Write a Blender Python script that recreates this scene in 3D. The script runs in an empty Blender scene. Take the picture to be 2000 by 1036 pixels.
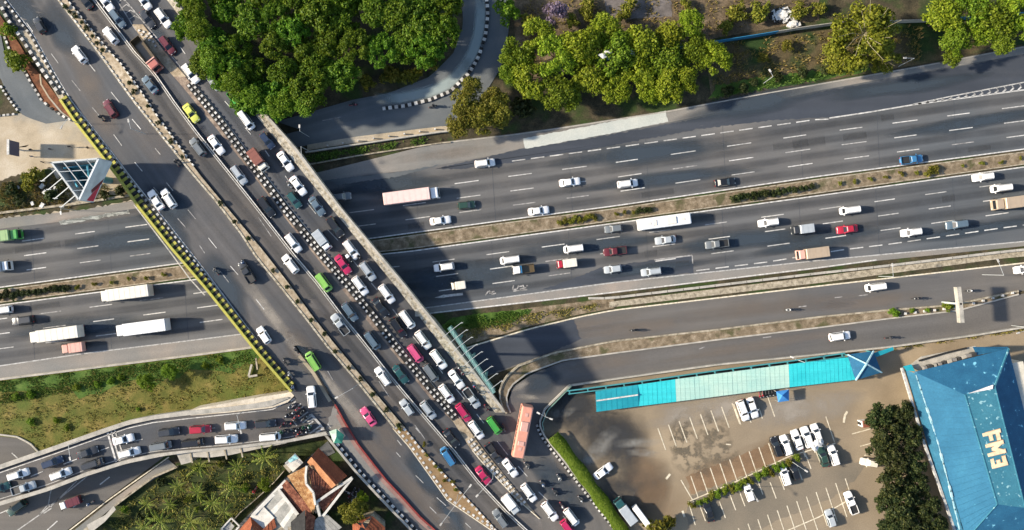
import bpy, bmesh, math, random
import numpy as np
from mathutils import Vector, Matrix

rad = math.radians
scene = bpy.context.scene
COL = scene.collection
S, H = 8.5, 180.0            # photo pixels per metre on the ground, camera height

# ------------------------------------------------------------------ camera, sky, sun, exposure
cam_d = bpy.data.cameras.new('camera')
cam_d.sensor_fit = 'HORIZONTAL'
cam_d.angle = 2 * math.atan((1000 / S) / H)
cam_d.clip_end = 3000
cam = bpy.data.objects.new('camera', cam_d)
cam.location = (0, 0, H)
COL.objects.link(cam)
scene.camera = cam

SUN_EL = rad(27)
SUN_DIR = Vector((math.cos(SUN_EL) * math.cos(rad(1)), -math.cos(SUN_EL) * math.sin(rad(1)), -math.sin(SUN_EL)))
world = bpy.data.worlds.new('World')
scene.world = world
world.use_nodes = True
wn = world.node_tree
wn.nodes.clear()
sky = wn.nodes.new('ShaderNodeTexSky')
sky.sky_type = 'NISHITA'
sky.sun_disc = False
sky.sun_elevation = SUN_EL
sky.sun_rotation = math.atan2(-SUN_DIR.x, -SUN_DIR.y)
bg = wn.nodes.new('ShaderNodeBackground')
bg.inputs['Strength'].default_value = 0.11
wo = wn.nodes.new('ShaderNodeOutputWorld')
wn.links.new(sky.outputs[0], bg.inputs[0])
wn.links.new(bg.outputs[0], wo.inputs[0])

sun_d = bpy.data.lights.new('sun', 'SUN')
sun_d.energy = 4.5
sun_d.angle = rad(2.5)
sun_d.color = (1.0, 0.88, 0.71)
sun = bpy.data.objects.new('sun', sun_d)
sun.rotation_euler = SUN_DIR.to_track_quat('-Z', 'Y').to_euler()
sun.location = (-150, 30, 120)
COL.objects.link(sun)

scene.view_settings.view_transform = 'Standard'
scene.view_settings.look = 'None'
scene.view_settings.gamma = 1.0
scene.view_settings.use_curve_mapping = False
scene.view_settings.exposure = 1.15

# ------------------------------------------------------------------ helpers
def P(px, py, z=0.0):
    f = (H - z) / H
    return Vector(((px - 1000) / S * f, (518 - py) / S * f, z))

def tag(o, label=None, cat=None, group=None, kind=None):
    if label: o['label'] = label
    if cat: o['category'] = cat
    if group: o['group'] = group
    if kind: o['kind'] = kind
    return o

def link(name, me, parent=None, loc=None):
    o = bpy.data.objects.new(name, me)
    COL.objects.link(o)
    if parent is not None: o.parent = parent
    if loc is not None: o.location = loc
    return o

def empty(name, loc):
    return link(name, None, None, loc)

def mesh(name, vs, fs, mats, fm=None, uv=None, smooth=False):
    me = bpy.data.meshes.new(name)
    me.from_pydata([tuple(v) for v in vs], [], fs)
    for m in (mats if isinstance(mats, (list, tuple)) else [mats]):
        me.materials.append(m)
    if fm is not None:
        me.polygons.foreach_set('material_index', fm)
    if uv is not None:
        l = me.uv_layers.new(name='UVMap')
        for lp in me.loops:
            l.data[lp.index].uv = uv[lp.vertex_index]
    if smooth:
        me.polygons.foreach_set('use_smooth', [True] * len(me.polygons))
    me.update()
    return me

def world_obj(name, vs, fs, mats, parent=None, **k):
    """an object from world coordinates; its origin sits at its base (or at its parent's)"""
    vs = [Vector(v) for v in vs]
    if parent is not None:
        L = Vector(parent.location)
        if parent.parent is not None: L = L + Vector(parent.parent.location)
        o = link(name, mesh(name, [v - L for v in vs], fs, mats, **k), parent)
    else:
        n = len(vs)
        L = Vector((sum(v.x for v in vs) / n, sum(v.y for v in vs) / n, min(v.z for v in vs)))
        o = link(name, mesh(name, [v - L for v in vs], fs, mats, **k), None, L)
    return o

def lerp(a, b, t): return a + (b - a) * t
def interp(x, pts):
    if x <= pts[0][0]: return pts[0][1]
    for (a, b), (c, d) in zip(pts, pts[1:]):
        if x <= c: return lerp(b, d, (x - a) / (c - a))
    return pts[-1][1]
def sm(t):
    t = max(0.0, min(1.0, t)); return t * t * (3 - 2 * t)

def X_at(line, y):      # a steep line: x at a given y
    return interp(y, [(p[1], p[0]) for p in line])
def Y_at(line, x):
    return interp(x, line)

def resample(line, n):
    d = [0]
    for a, b in zip(line, line[1:]): d.append(d[-1] + math.hypot(b[0] - a[0], b[1] - a[1]))
    out = []
    for i in range(n + 1):
        s = d[-1] * i / n
        out.append((interp(s, list(zip(d, [p[0] for p in line]))), interp(s, list(zip(d, [p[1] for p in line])))))
    return out
def length(line): return sum(math.hypot(b[0] - a[0], b[1] - a[1]) for a, b in zip(line, line[1:]))
def offset(line, d):    # to the right-hand side seen along the line (image y down)
    out = []
    for i, p in enumerate(line):
        a = line[max(0, i - 1)]; b = line[min(len(line) - 1, i + 1)]
        dx, dy = b[0] - a[0], b[1] - a[1]; L = math.hypot(dx, dy) or 1
        out.append((p[0] - dy / L * d, p[1] + dx / L * d))
    return out
def cut_y(line, y0, y1, n):
    return [(X_at(line, lerp(y0, y1, i / n)), lerp(y0, y1, i / n)) for i in range(n + 1)]
def cut_x(line, x0, x1, n):
    return [(lerp(x0, x1, i / n), Y_at(line, lerp(x0, x1, i / n))) for i in range(n + 1)]

# heights of the flyover, of the ramp that joins it and of the frontage road that climbs to it
def T(px, py): return px * .62 + py * .785
def deckz(px, py):
    t = T(px, py)
    if t < 500: return lerp(1.5, 6.3, sm((t - 40) / 460))
    if t < 860: return 6.3
    if t < 1330: return lerp(6.3, 0.3, (t - 860) / 470)
    return 0.3
def rampz(px, py):
    return lerp(5.3, deckz(610, 815), sm((px - 330) / 290))
def apron(px, py):
    dx, dy = px - 985, py - 810
    d = max(0.0, dx * .785 - dy * .62)
    return max(0.06, deckz(px, py) * max(0.0, 1 - d / 170))
def flat(z):
    return lambda px, py: z

def ribbon(name, A, B, zf, mat, parent=None, dz=0.0, rows=1, **k):
    """a sheet between two photo polylines with the same number of points; uv in metres along and across"""
    vs, fs, uv = [], [], []
    u = 0.0
    for i in range(len(A)):
        if i: u += math.hypot(A[i][0] - A[i-1][0], A[i][1] - A[i-1][1]) / S
        w = math.hypot(B[i][0] - A[i][0], B[i][1] - A[i][1]) / S
        for r in range(rows + 1):
            q = (lerp(A[i][0], B[i][0], r / rows), lerp(A[i][1], B[i][1], r / rows))
            vs.append(P(q[0], q[1], zf(*q) + dz)); uv.append((u, w * r / rows))
    R = rows + 1
    for i in range(len(A) - 1):
        for r in range(rows):
            a = i * R + r
            fs.append((a, a + R, a + R + 1, a + 1))
    # faces look up
    v = [vs[j] for j in fs[0]]
    if (v[1] - v[0]).cross(v[2] - v[1]).z < 0: fs = [f[::-1] for f in fs]
    return world_obj(name, vs, fs, mat, parent, uv=uv, **k)

def prism(name, A, B, zb, zt, mat, parent=None, fm=None, **k):
    """a solid between two photo polylines: zb, zt are functions of the photo point"""
    vs, fs, n = [], [], len(A)
    for a, b in zip(A, B):
        at, bt = P(a[0], a[1], zt(*a)), P(b[0], b[1], zt(*b))
        vs += [at, bt, Vector((bt.x, bt.y, zb(*b))), Vector((at.x, at.y, zb(*a)))]
    for i in range(n - 1):
        j, q = 4 * i, 4 * i + 4
        for r in range(4):
            s = (r + 1) % 4
            fs.append((j + r, q + r, q + s, j + s))
    fs += [(0, 1, 2, 3), (4 * n - 1, 4 * n - 2, 4 * n - 3, 4 * n - 4)]
    me_o = world_obj(name, vs, fs, mat, parent, fm=fm, **k)
    bm = bmesh.new(); bm.from_mesh(me_o.data); bmesh.ops.recalc_face_normals(bm, faces=bm.faces); bm.to_mesh(me_o.data); bm.free()
    return me_o

def bar(vs, fs, a, b, w, h=None, sides=4):
    """adds a bar from a to b"""
    a, b = Vector(a), Vector(b); h = h or w
    d = (b - a).normalized()
    up = Vector((0, 0, 1)) if abs(d.z) < .95 else Vector((1, 0, 0))
    s = d.cross(up).normalized(); t = s.cross(d)
    k = len(vs)
    for p in (a, b):
        for i in range(sides):
            an = 2 * math.pi * (i + .5) / sides
            vs.append(p + s * math.cos(an) * w * .7 + t * math.sin(an) * h * .7)
    for i in range(sides):
        j = (i + 1) % sides
        fs.append((k + i, k + j, k + sides + j, k + sides + i))
    fs.append(tuple(k + i for i in reversed(range(sides)))); fs.append(tuple(k + sides + i for i in range(sides)))

def box(vs, fs, c, s, rz=0.0):
    k = len(vs); cx, cy, cz = c; a, b = math.cos(rz), math.sin(rz)
    for dz in (-.5, .5):
        for dx, dy in ((-.5, -.5), (.5, -.5), (.5, .5), (-.5, .5)):
            x, y = dx * s[0], dy * s[1]
            vs.append(Vector((cx + x * a - y * b, cy + x * b + y * a, cz + dz * s[2])))
    for f in ((3, 2, 1, 0), (4, 5, 6, 7), (0, 1, 5, 4), (1, 2, 6, 5), (2, 3, 7, 6), (3, 0, 4, 7)):
        fs.append(tuple(k + i for i in f))

def bars_obj(name, segs, w, mat, parent=None, sides=4):
    vs, fs = [], []
    for a, b in segs: bar(vs, fs, a, b, w, None, sides)
    return world_obj(name, vs, fs, mat, parent)

def polygon(name, pts, zf, mat, parent=None, jag=0.0, seed=1, dz=0.0, **k):
    """a filled photo polygon; jag: how far (px) its outline wanders"""
    rnd = random.Random(seed)
    if jag:
        out = []
        n = len(pts)
        for i in range(n):
            a, b = pts[i], pts[(i + 1) % n]
            m = max(1, int(math.hypot(b[0] - a[0], b[1] - a[1]) / max(5, jag * 2)))
            for q in range(m):
                out.append((lerp(a[0], b[0], q / m) + rnd.uniform(-jag, jag), lerp(a[1], b[1], q / m) + rnd.uniform(-jag, jag)))
        pts = out
    bm = bmesh.new()
    vs = [bm.verts.new(P(x, y, zf(x, y) + dz)) for x, y in pts]
    f = bm.faces.new(vs)
    if f.normal.z < 0: pass
    bmesh.ops.triangulate(bm, faces=bm.faces)
    bm.normal_update()
    bm.verts.index_update()
    V = [v.co.copy() for v in bm.verts]; F = []
    for f in bm.faces:
        t = [v.index for v in f.verts]
        F.append(tuple(t if f.normal.z > 0 else t[::-1]))
    bm.free()
    uv = [(v.x, v.y) for v in V]
    return world_obj(name, V, F, mat, parent, uv=uv, **k)

# ------------------------------------------------------------------ materials
MATS = {}
def nodes(name):
    m = bpy.data.materials.new(name); m.use_nodes = True
    return m, m.node_tree, m.node_tree.nodes['Principled BSDF']

def noise_mat(name, cols, scale=.3, detail=6, rough=.9, fine=.25, fscale=4.0, bump=.0, uvs=None, streak=.0, spots=None, spec=.25, big=None, objrand=0):
    """cols: [(position, rgb)...] over a world-space noise; fine: strength of a small-grain noise;
    uvs/streak: streaks along the uv of a road; spots: (rgb, scale, threshold) worn or dirty patches; big: (rgb, scale, amount)"""
    m, t, b = nodes(name)
    N, L = t.nodes, t.links
    g = N.new('ShaderNodeNewGeometry')
    n1 = N.new('ShaderNodeTexNoise'); n1.inputs['Scale'].default_value = scale; n1.inputs['Detail'].default_value = detail; n1.inputs['Roughness'].default_value = .62
    L.new(g.outputs['Position'], n1.inputs['Vector'])
    r = N.new('ShaderNodeValToRGB'); L.new(n1.outputs['Fac'], r.inputs[0])
    e = r.color_ramp.elements
    while len(e) < len(cols): e.new(.5)
    for q, (p, c) in zip(e, cols): q.position = p; q.color = (*c, 1)
    out = r.outputs[0]
    def mul(fac_out, lo, hi, prev):
        mr = N.new('ShaderNodeMapRange'); mr.inputs['From Min'].default_value = .3; mr.inputs['From Max'].default_value = .7
        mr.inputs['To Min'].default_value = lo; mr.inputs['To Max'].default_value = hi
        L.new(fac_out, mr.inputs['Value'])
        mx = N.new('ShaderNodeMix'); mx.data_type = 'RGBA'; mx.blend_type = 'MULTIPLY'; mx.inputs['Factor'].default_value = 1
        L.new(prev, mx.inputs['A']); L.new(mr.outputs[0], mx.inputs['B'])
        return mx.outputs['Result']
    def blot(prev, rgb, sc, th, soft=.06, amount=1.0):
        n = N.new('ShaderNodeTexNoise'); n.inputs['Scale'].default_value = sc; n.inputs['Detail'].default_value = 5
        L.new(g.outputs['Position'], n.inputs['Vector'])
        mr = N.new('ShaderNodeMapRange'); mr.inputs['From Min'].default_value = th - soft; mr.inputs['From Max'].default_value = th + soft
        mr.inputs['To Max'].default_value = amount
        L.new(n.outputs['Fac'], mr.inputs['Value'])
        mx = N.new('ShaderNodeMix'); mx.data_type = 'RGBA'
        L.new(mr.outputs[0], mx.inputs['Factor']); L.new(prev, mx.inputs['A']); mx.inputs['B'].default_value = (*rgb, 1)
        return mx.outputs['Result']
    if big: out = blot(out, big[0], big[1], .5, .12, big[2])
    if spots:
        for sp in (spots if isinstance(spots, list) else [spots]): out = blot(out, *sp)
    if streak:
        u = N.new('ShaderNodeUVMap'); mp = N.new('ShaderNodeMapping'); mp.inputs['Scale'].default_value = uvs or (.02, .8, 1)
        L.new(u.outputs[0], mp.inputs[0])
        ns = N.new('ShaderNodeTexNoise'); ns.inputs['Scale'].default_value = 1; ns.inputs['Detail'].default_value = 4
        L.new(mp.outputs[0], ns.inputs['Vector'])
        out = mul(ns.outputs['Fac'], 1 - streak, 1 + streak, out)
    if objrand:
        oi = N.new('ShaderNodeObjectInfo'); om = N.new('ShaderNodeMapRange'); om.inputs['To Min'].default_value = 1 - objrand; om.inputs['To Max'].default_value = 1 + objrand * .3
        L.new(oi.outputs['Random'], om.inputs[0]); ox = N.new('ShaderNodeMix'); ox.data_type = 'RGBA'; ox.blend_type = 'MULTIPLY'; ox.inputs['Factor'].default_value = 1
        L.new(out, ox.inputs['A']); L.new(om.outputs[0], ox.inputs['B']); out = ox.outputs['Result']
    if fine:
        nf = N.new('ShaderNodeTexNoise'); nf.inputs['Scale'].default_value = fscale; nf.inputs['Detail'].default_value = 3
        L.new(g.outputs['Position'], nf.inputs['Vector'])
        out = mul(nf.outputs['Fac'], 1 - fine, 1 + fine, out)
        if bump:
            bp = N.new('ShaderNodeBump'); bp.inputs['Strength'].default_value = bump; bp.inputs['Distance'].default_value = .1
            L.new(nf.outputs['Fac'], bp.inputs['Height']); L.new(bp.outputs[0], b.inputs['Normal'])
    L.new(out, b.inputs['Base Color'])
    b.inputs['Roughness'].default_value = rough
    b.inputs['Specular IOR Level'].default_value = spec
    return m

def plain(name, rgb, rough=.5, metal=0, spec=.5, coat=0, var=.0, vscale=2.0):
    if name in MATS: return MATS[name]
    m, t, b = nodes(name)
    b.inputs['Base Color'].default_value = (*rgb, 1)
    b.inputs['Roughness'].default_value = rough
    b.inputs['Metallic'].default_value = metal
    b.inputs['Specular IOR Level'].default_value = spec
    b.inputs['Coat Weight'].default_value = coat
    N, L = t.nodes, t.links
    g = N.new('ShaderNodeNewGeometry'); n = N.new('ShaderNodeTexNoise'); n.inputs['Scale'].default_value = vscale; n.inputs['Detail'].default_value = 4
    L.new(g.outputs['Position'], n.inputs['Vector'])
    r = N.new('ShaderNodeValToRGB'); v = var or .06
    r.color_ramp.elements[0].position = .35; r.color_ramp.elements[1].position = .65
    r.color_ramp.elements[0].color = (*[c * (1 - v) for c in rgb], 1); r.color_ramp.elements[1].color = (*[min(1, c * (1 + v)) for c in rgb], 1)
    L.new(n.outputs['Fac'], r.inputs[0]); L.new(r.outputs[0], b.inputs['Base Color'])
    MATS[name] = m
    return m

def leaf_mat(name, c1, c2, c3, trans=.33):
    m, t, b = nodes(name)
    N, L = t.nodes, t.links
    g = N.new('ShaderNodeNewGeometry')
    r = N.new('ShaderNodeValToRGB'); e = r.color_ramp.elements
    e.new(.5)
    for q, p, c in zip(e, (.0, .55, 1), (c1, c2, c3)): q.position = p; q.color = (*c, 1)
    L.new(g.outputs['Random Per Island'], r.inputs[0])
    oi = N.new('ShaderNodeObjectInfo')
    hs = N.new('ShaderNodeHueSaturation')
    mr = N.new('ShaderNodeMapRange'); mr.inputs['To Min'].default_value = .85; mr.inputs['To Max'].default_value = 1.18
    mh = N.new('ShaderNodeMapRange'); mh.inputs['To Min'].default_value = .475; mh.inputs['To Max'].default_value = .515
    L.new(oi.outputs['Random'], mr.inputs[0]); L.new(oi.outputs['Random'], mh.inputs[0])
    L.new(mr.outputs[0], hs.inputs['Value']); L.new(mh.outputs[0], hs.inputs['Hue'])
    L.new(r.outputs[0], hs.inputs['Color'])
    L.new(hs.outputs[0], b.inputs['Base Color'])
    b.inputs['Roughness'].default_value = .6; b.inputs['Specular IOR Level'].default_value = .2
    tr = N.new('ShaderNodeBsdfTranslucent'); L.new(hs.outputs[0], tr.inputs[0])
    mx = N.new('ShaderNodeMixShader'); mx.inputs[0].default_value = trans
    L.new(b.outputs[0], mx.inputs[1]); L.new(tr.outputs[0], mx.inputs[2])
    L.new(mx.outputs[0], N['Material Output'].inputs[0])
    return m

A_HWY = noise_mat('highway asphalt', [(.3, (.088, .090, .092)), (.5, (.110, .106, .102)), (.72, (.142, .131, .119))], .045, 5, .85, .10, 5, streak=.22, uvs=(.012, .42, 1), big=((.066, .078, .090), .014, .9))
A_DECK = noise_mat('flyover asphalt', [(.3, (.066, .068, .072)), (.5, (.094, .088, .084)), (.72, (.135, .118, .103))], .06, 5, .85, .10, 5, streak=.2, uvs=(.015, .45, 1), big=((.050, .058, .070), .022, .9))
A_LANE = noise_mat('bus lane asphalt', [(.3, (.055, .056, .058)), (.55, (.080, .074, .070)), (.75, (.115, .098, .083))], .09, 5, .85, .12, 5, streak=.2, uvs=(.015, .6, 1))
A_DARK = noise_mat('new dark asphalt and painted shadow', [(.3, (.034, .041, .054)), (.6, (.046, .053, .066)), (.8, (.068, .072, .080))], .05, 5, .8, .08, 5, streak=.15, uvs=(.012, .4, 1))
A_FRONT = noise_mat('frontage road asphalt', [(.3, (.090, .087, .084)), (.5, (.130, .116, .100)), (.72, (.175, .150, .122))], .035, 5, .88, .10, 5, streak=.14, uvs=(.012, .4, 1), big=((.080, .083, .088), .018, .7))
A_LOOP = noise_mat('loop road asphalt', [(.35, (.085, .098, .108)), (.6, (.12, .13, .135)), (.8, (.17, .17, .16))], .06, 5, .85, .1, 5, streak=.15, uvs=(.02, .4, 1))
A_PALE = noise_mat('pale worn concrete road', [(.3, (.24, .28, .28)), (.6, (.33, .36, .345)), (.8, (.42, .42, .385))], .1, 5, .9, .1, 5, streak=.12)
SHOULDER = noise_mat('shoulder concrete', [(.3, (.145, .15, .145)), (.55, (.205, .19, .17)), (.75, (.285, .24, .20))], .06, 5, .9, .12, 4, streak=.1, uvs=(.02, .5, 1))
PATCH = noise_mat('pale concrete patch', [(.3, (.36, .385, .36)), (.7, (.46, .465, .42))], .2, 5, .9, .1, 4)
CONC = noise_mat('concrete', [(.3, (.24, .23, .20)), (.55, (.36, .335, .29)), (.75, (.45, .415, .355))], .5, 6, .9, .15, 5)
CONC_DIRTY = noise_mat('stained concrete', [(.32, (.14, .12, .09)), (.5, (.30, .26, .19)), (.7, (.42, .37, .29))], 1.1, 6, .92, .22, 6)
STONE = noise_mat('pitted stone coping', [(.30, (.09, .075, .055)), (.45, (.30, .26, .19)), (.62, (.46, .42, .34)), (.8, (.58, .55, .47))], 1.5, 6, .92, .25, 7, bump=.3)
SAND = noise_mat('sandy paving', [(.3, (.24, .20, .14)), (.5, (.36, .30, .215)), (.75, (.46, .41, .33))], .12, 6, .95, .12, 4, spots=((.22, .23, .22), .05, .6, .08))
SOIL = noise_mat('dry soil', [(.3, (.085, .065, .04)), (.5, (.175, .135, .088)), (.72, (.32, .26, .185))], .7, 7, .95, .3, 5, bump=.5, spots=((.08, .075, .035), .3, .60, .05))
EARTH = noise_mat('dark earth', [(.3, (.022, .020, .012)), (.5, (.05, .042, .024)), (.75, (.10, .078, .045))], .4, 7, .95, .3, 4, bump=.6, spots=((.03, .05, .012), .15, .55, .06))
REDSOIL = noise_mat('reddish soil', [(.3, (.06, .028, .015)), (.5, (.15, .06, .03)), (.75, (.22, .11, .055))], .4, 6, .95, .25, 4, bump=.4)
GRASS_G = noise_mat('green turf', [(.3, (.026, .055, .009)), (.5, (.055, .105, .016)), (.75, (.10, .15, .032))], .35, 7, .95, .35, 5, bump=.6)
GRASS_D = noise_mat('dry grass', [(.28, (.055, .068, .012)), (.48, (.112, .108, .024)), (.62, (.175, .14, .040)), (.8, (.29, .225, .08))], .28, 7, .95, .3, 4, bump=.6, spots=((.075, .10, .018), .12, .56, .07))
LOT = noise_mat('parking lot concrete', [(.3, (.18, .138, .090)), (.5, (.25, .195, .128)), (.72, (.33, .262, .175))], .06, 6, .92, .1, 4, big=((.17, .145, .112), .02, .5))
LOT_DARK = noise_mat('oil dark paving', [(.3, (.028, .030, .034)), (.55, (.05, .05, .05)), (.75, (.13, .125, .115))], .1, 6, .85, .15, 4, spots=((.28, .27, .25), .09, .66, .05))
LOT_RED = noise_mat('rust brown paving', [(.3, (.145, .088, .05)), (.6, (.215, .14, .082)), (.8, (.26, .19, .12))], .15, 6, .92, .15, 4)
WHITE = noise_mat('white road paint', [(.35, (.30, .295, .28)), (.55, (.52, .51, .485)), (.8, (.64, .63, .60))], 1.6, 5, .7, .15, 6, objrand=.3)
CREAM = noise_mat('cream lot paint', [(.35, (.42, .36, .25)), (.55, (.60, .54, .42)), (.8, (.72, .67, .55))], 1.6, 5, .7, .12, 6)
FADED = noise_mat('faded road paint', [(.38, (.13, .13, .125)), (.55, (.30, .29, .28)), (.8, (.45, .44, .42))], 1.3, 5, .8, .15, 6)
KWHITE = noise_mat('white kerb paint', [(.3, (.36, .35, .33)), (.6, (.60, .58, .54))], 2, 4, .8, .2, 6, objrand=.4)
KBLACK = noise_mat('black kerb and shade paint', [(.3, (.012, .012, .012)), (.7, (.03, .03, .028))], 2, 4, .8, .2, 6)
KYELLOW = noise_mat('yellow wall paint', [(.3, (.32, .29, .035)), (.6, (.36, .335, .075))], 1.5, 4, .75, .2, 6, objrand=.3)
RED_P = noise_mat('red rail paint', [(.3, (.17, .03, .026)), (.7, (.27, .05, .042))], 1.5, 4, .7, .15, 6)
PINK_P = noise_mat('faded red pavement', [(.3, (.20, .12, .105)), (.7, (.30, .19, .16))], .5, 5, .9, .15, 5)

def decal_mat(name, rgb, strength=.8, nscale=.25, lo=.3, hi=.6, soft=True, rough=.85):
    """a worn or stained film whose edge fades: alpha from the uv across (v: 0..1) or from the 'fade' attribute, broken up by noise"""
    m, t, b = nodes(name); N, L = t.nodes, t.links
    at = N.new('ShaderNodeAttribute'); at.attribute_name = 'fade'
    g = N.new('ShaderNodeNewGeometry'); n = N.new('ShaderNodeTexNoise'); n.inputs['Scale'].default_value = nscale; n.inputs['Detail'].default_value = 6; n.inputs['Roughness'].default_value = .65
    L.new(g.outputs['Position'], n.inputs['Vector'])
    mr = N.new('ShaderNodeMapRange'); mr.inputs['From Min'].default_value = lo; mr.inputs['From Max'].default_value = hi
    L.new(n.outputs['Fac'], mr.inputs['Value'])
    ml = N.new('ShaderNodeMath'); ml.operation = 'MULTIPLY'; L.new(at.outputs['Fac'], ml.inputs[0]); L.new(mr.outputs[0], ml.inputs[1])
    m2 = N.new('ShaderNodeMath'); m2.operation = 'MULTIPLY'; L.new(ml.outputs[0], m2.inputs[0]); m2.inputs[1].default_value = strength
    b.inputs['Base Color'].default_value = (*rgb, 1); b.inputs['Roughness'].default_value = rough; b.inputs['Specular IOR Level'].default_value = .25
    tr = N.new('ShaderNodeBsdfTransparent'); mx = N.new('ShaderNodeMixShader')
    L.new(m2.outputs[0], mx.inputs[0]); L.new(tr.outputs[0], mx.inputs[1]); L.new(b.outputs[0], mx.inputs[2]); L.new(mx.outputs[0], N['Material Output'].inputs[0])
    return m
def set_fade(o, vals):
    a = o.data.attributes.new('fade', 'FLOAT', 'POINT'); a.data.foreach_set('value', vals)
def streak(name, line, w, zf, mat, parent, dz=.03, ends=.15):
    """a soft edged streak w metres wide along a photo line"""
    n = max(4, int(length(line) / 25)); ln = resample(line, n); h = w * S / 2
    vs, fs, fd = [], [], []
    offs = [offset(ln, k) for k in (-h, -h * .45, h * .45, h)]
    for i in range(n + 1):
        t = i / n; e = min(1, t / ends, (1 - t) / ends) if ends else 1
        for o_, f in zip(offs, (0, 1, 1, 0)):
            q = o_[i]; vs.append(P(q[0], q[1], zf(*q) + dz)); fd.append(f * e)
    for i in range(n):
        for r in range(3): a = i * 4 + r; fs.append((a, a + 1, a + 5, a + 4))
    v = [vs[j] for j in fs[0]]
    if (v[1] - v[0]).cross(v[2] - v[1]).z < 0: fs = [f[::-1] for f in fs]
    o = world_obj(name, vs, fs, mat, parent); set_fade(o, fd); return o
def stain(name, cx, cy, rx, ry, ang, zf, mat, parent, dz=.03, inner=.35, seed=1):
    """a soft edged blot round a photo point (radii in px, angle in the photo)"""
    rng = random.Random(seed); n = 20; vs = [P(cx, cy, zf(cx, cy) + dz)]; fd = [1.0]; a0 = rad(ang)
    for rr, f in ((inner, 1), (.7, .55), (1, 0)):
        for k in range(n):
            a = 6.283 * k / n; w = 1 + .18 * math.sin(2 * a + seed) + .1 * math.sin(5 * a + 2 * seed)
            x, y = rx * rr * w * math.cos(a), ry * rr * w * math.sin(a); px, py = cx + x * math.cos(a0) - y * math.sin(a0), cy + x * math.sin(a0) + y * math.cos(a0)
            vs.append(P(px, py, zf(px, py) + dz)); fd.append(f)
    fs = [(0, 1 + (k + 1) % n, 1 + k) for k in range(n)]
    for r in range(2):
        for k in range(n): j = (k + 1) % n; fs.append((1 + r * n + k, 1 + r * n + j, 1 + r * n + n + j, 1 + r * n + n + k))
    o = world_obj(name, vs, fs, mat, parent); set_fade(o, fd)
    if o.data.polygons[0].normal.z < 0: o.data.flip_normals()
    return o
OIL = decal_mat('oily wheel tracks', (.036, .040, .048), .30, .12, .15, .6)
BLUISH = decal_mat('dark bluish film', (.036, .050, .066), .9, .06, .2, .5)  # dark bluish film with fading edges
DUSTY = decal_mat('pale dusty wear', (.30, .27, .23), .75, .15, .25, .6)
DUSTB = decal_mat('brown dusty film', (.19, .155, .125), .4, .08, .25, .6)
BLACKOIL = decal_mat('black oil film', (.035, .037, .040), .85, .1, .2, .58)
CEMENT = decal_mat('spilt pale cement', (.33, .32, .29), .5, .3, .36, .72)
RUSTY = decal_mat('rusty stain', (.22, .145, .085), .5, .12, .28, .65)
PEBBLE = decal_mat('patchy dark repairs', (.13, .11, .08), .7, .5, .45, .56)
# ------------------------------------------------------------------ lines read from the photo
N_TOP = [(-80, 438), (0, 427), (150, 412), (260, 393), (620, 338), (650, 330), (860, 278), (1000, 262), (1100, 248), (1300, 217), (1500, 180), (1600, 163), (1800, 128), (2000, 90), (2080, 75)]
N_ASP = [(-80, 458), (0, 447), (130, 432), (260, 408), (640, 352), (800, 333), (967, 303), (1020, 289), (1200, 259), (1304, 240), (1450, 210), (1600, 177), (1800, 141), (2000, 106), (2080, 91)]
L1 = [(-80, 573), (0, 563), (345, 517), (720, 468), (1000, 430), (1200, 404), (1600, 346), (2000, 293), (2080, 283)]
L2 = [(-80, 605), (0, 595), (380, 545), (740, 496), (800, 490), (1200, 435), (1600, 381), (2000, 325), (2080, 315)]
L3 = [(-80, 726), (0, 716), (170, 691), (400, 663), (480, 653), (830, 603), (1200, 553), (1600, 510), (2000, 473), (2080, 466)]
L4 = [(-80, 752), (0, 742), (400, 692), (490, 680), (840, 614), (1200, 573), (1600, 525), (1720, 509), (2000, 481), (2080, 474)]
F1T = [(700, 745), (820, 710), (923, 675), (1033, 642), (1133, 618), (1200, 605), (1600, 558), (2000, 513), (2080, 504)]
F1B = [(700, 800), (820, 775), (900, 752), (985, 724), (1083, 689), (1200, 667), (1400, 645), (1600, 620), (1740, 606), (1860, 597), (1990, 569), (2080, 560)]
F2T = [(1000, 762), (1030, 735), (1100, 707), (1200, 690), (1400, 664), (1600, 640), (1740, 622), (1870, 607), (1990, 575), (2080, 566)]
WALL_T = [(2080, 622), (2000, 640), (1900, 656), (1740, 678), (1600, 693), (1400, 713), (1200, 741), (1112, 754)]

E1 = [(-4, -30), (12, 0), (64, 68), (108, 148), (139, 199), (172, 240), (218, 299), (257, 350), (333, 445), (400, 530), (503, 668), (575, 768)]
YEL = [(116, 195), (143, 235), (193, 299), (230, 348), (267, 402), (333, 485), (400, 563), (500, 688), (568, 766)]
DL = [(-24, -30), (-6, 0), (45, 75), (90, 152), (116, 195)] + YEL[1:] + [(640, 850), (700, 929), (758, 990), (800, 1033), (830, 1066)]
PL = [(92, -30), (112, 0), (152, 52), (193, 106), (226, 152), (261, 200), (278, 221), (375, 341), (420, 393), (470, 458), (497, 500), (540, 553), (594, 620), (640, 680), (694, 743), (770, 838), (800, 872), (875, 977), (968, 1040), (990, 1066)]
PR = [(108, -30), (130, 0), (166, 45), (205, 93), (232, 122), (253, 150), (288, 200), (300, 220), (388, 340), (420, 379), (513, 490), (560, 550), (611, 620), (655, 675), (727, 762), (790, 836), (826, 880), (890, 950), (940, 1003), (978, 1045), (992, 1066)]
BW = [(160, -30), (184, 0), (263, 104), (300, 143), (340, 201), (384, 260), (450, 342), (493, 396), (540, 456), (574, 500), (617, 551), (669, 620), (704, 662), (760, 733), (799, 780), (884, 879), (932, 940), (988, 1000), (1027, 1036), (1058, 1066)]
C3 = [(369, 163), (430, 238), (475, 300), (510, 346), (559, 412), (632, 503), (679, 557), (730, 619), (758, 658), (800, 710), (837, 755), (890, 818)]
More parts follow.
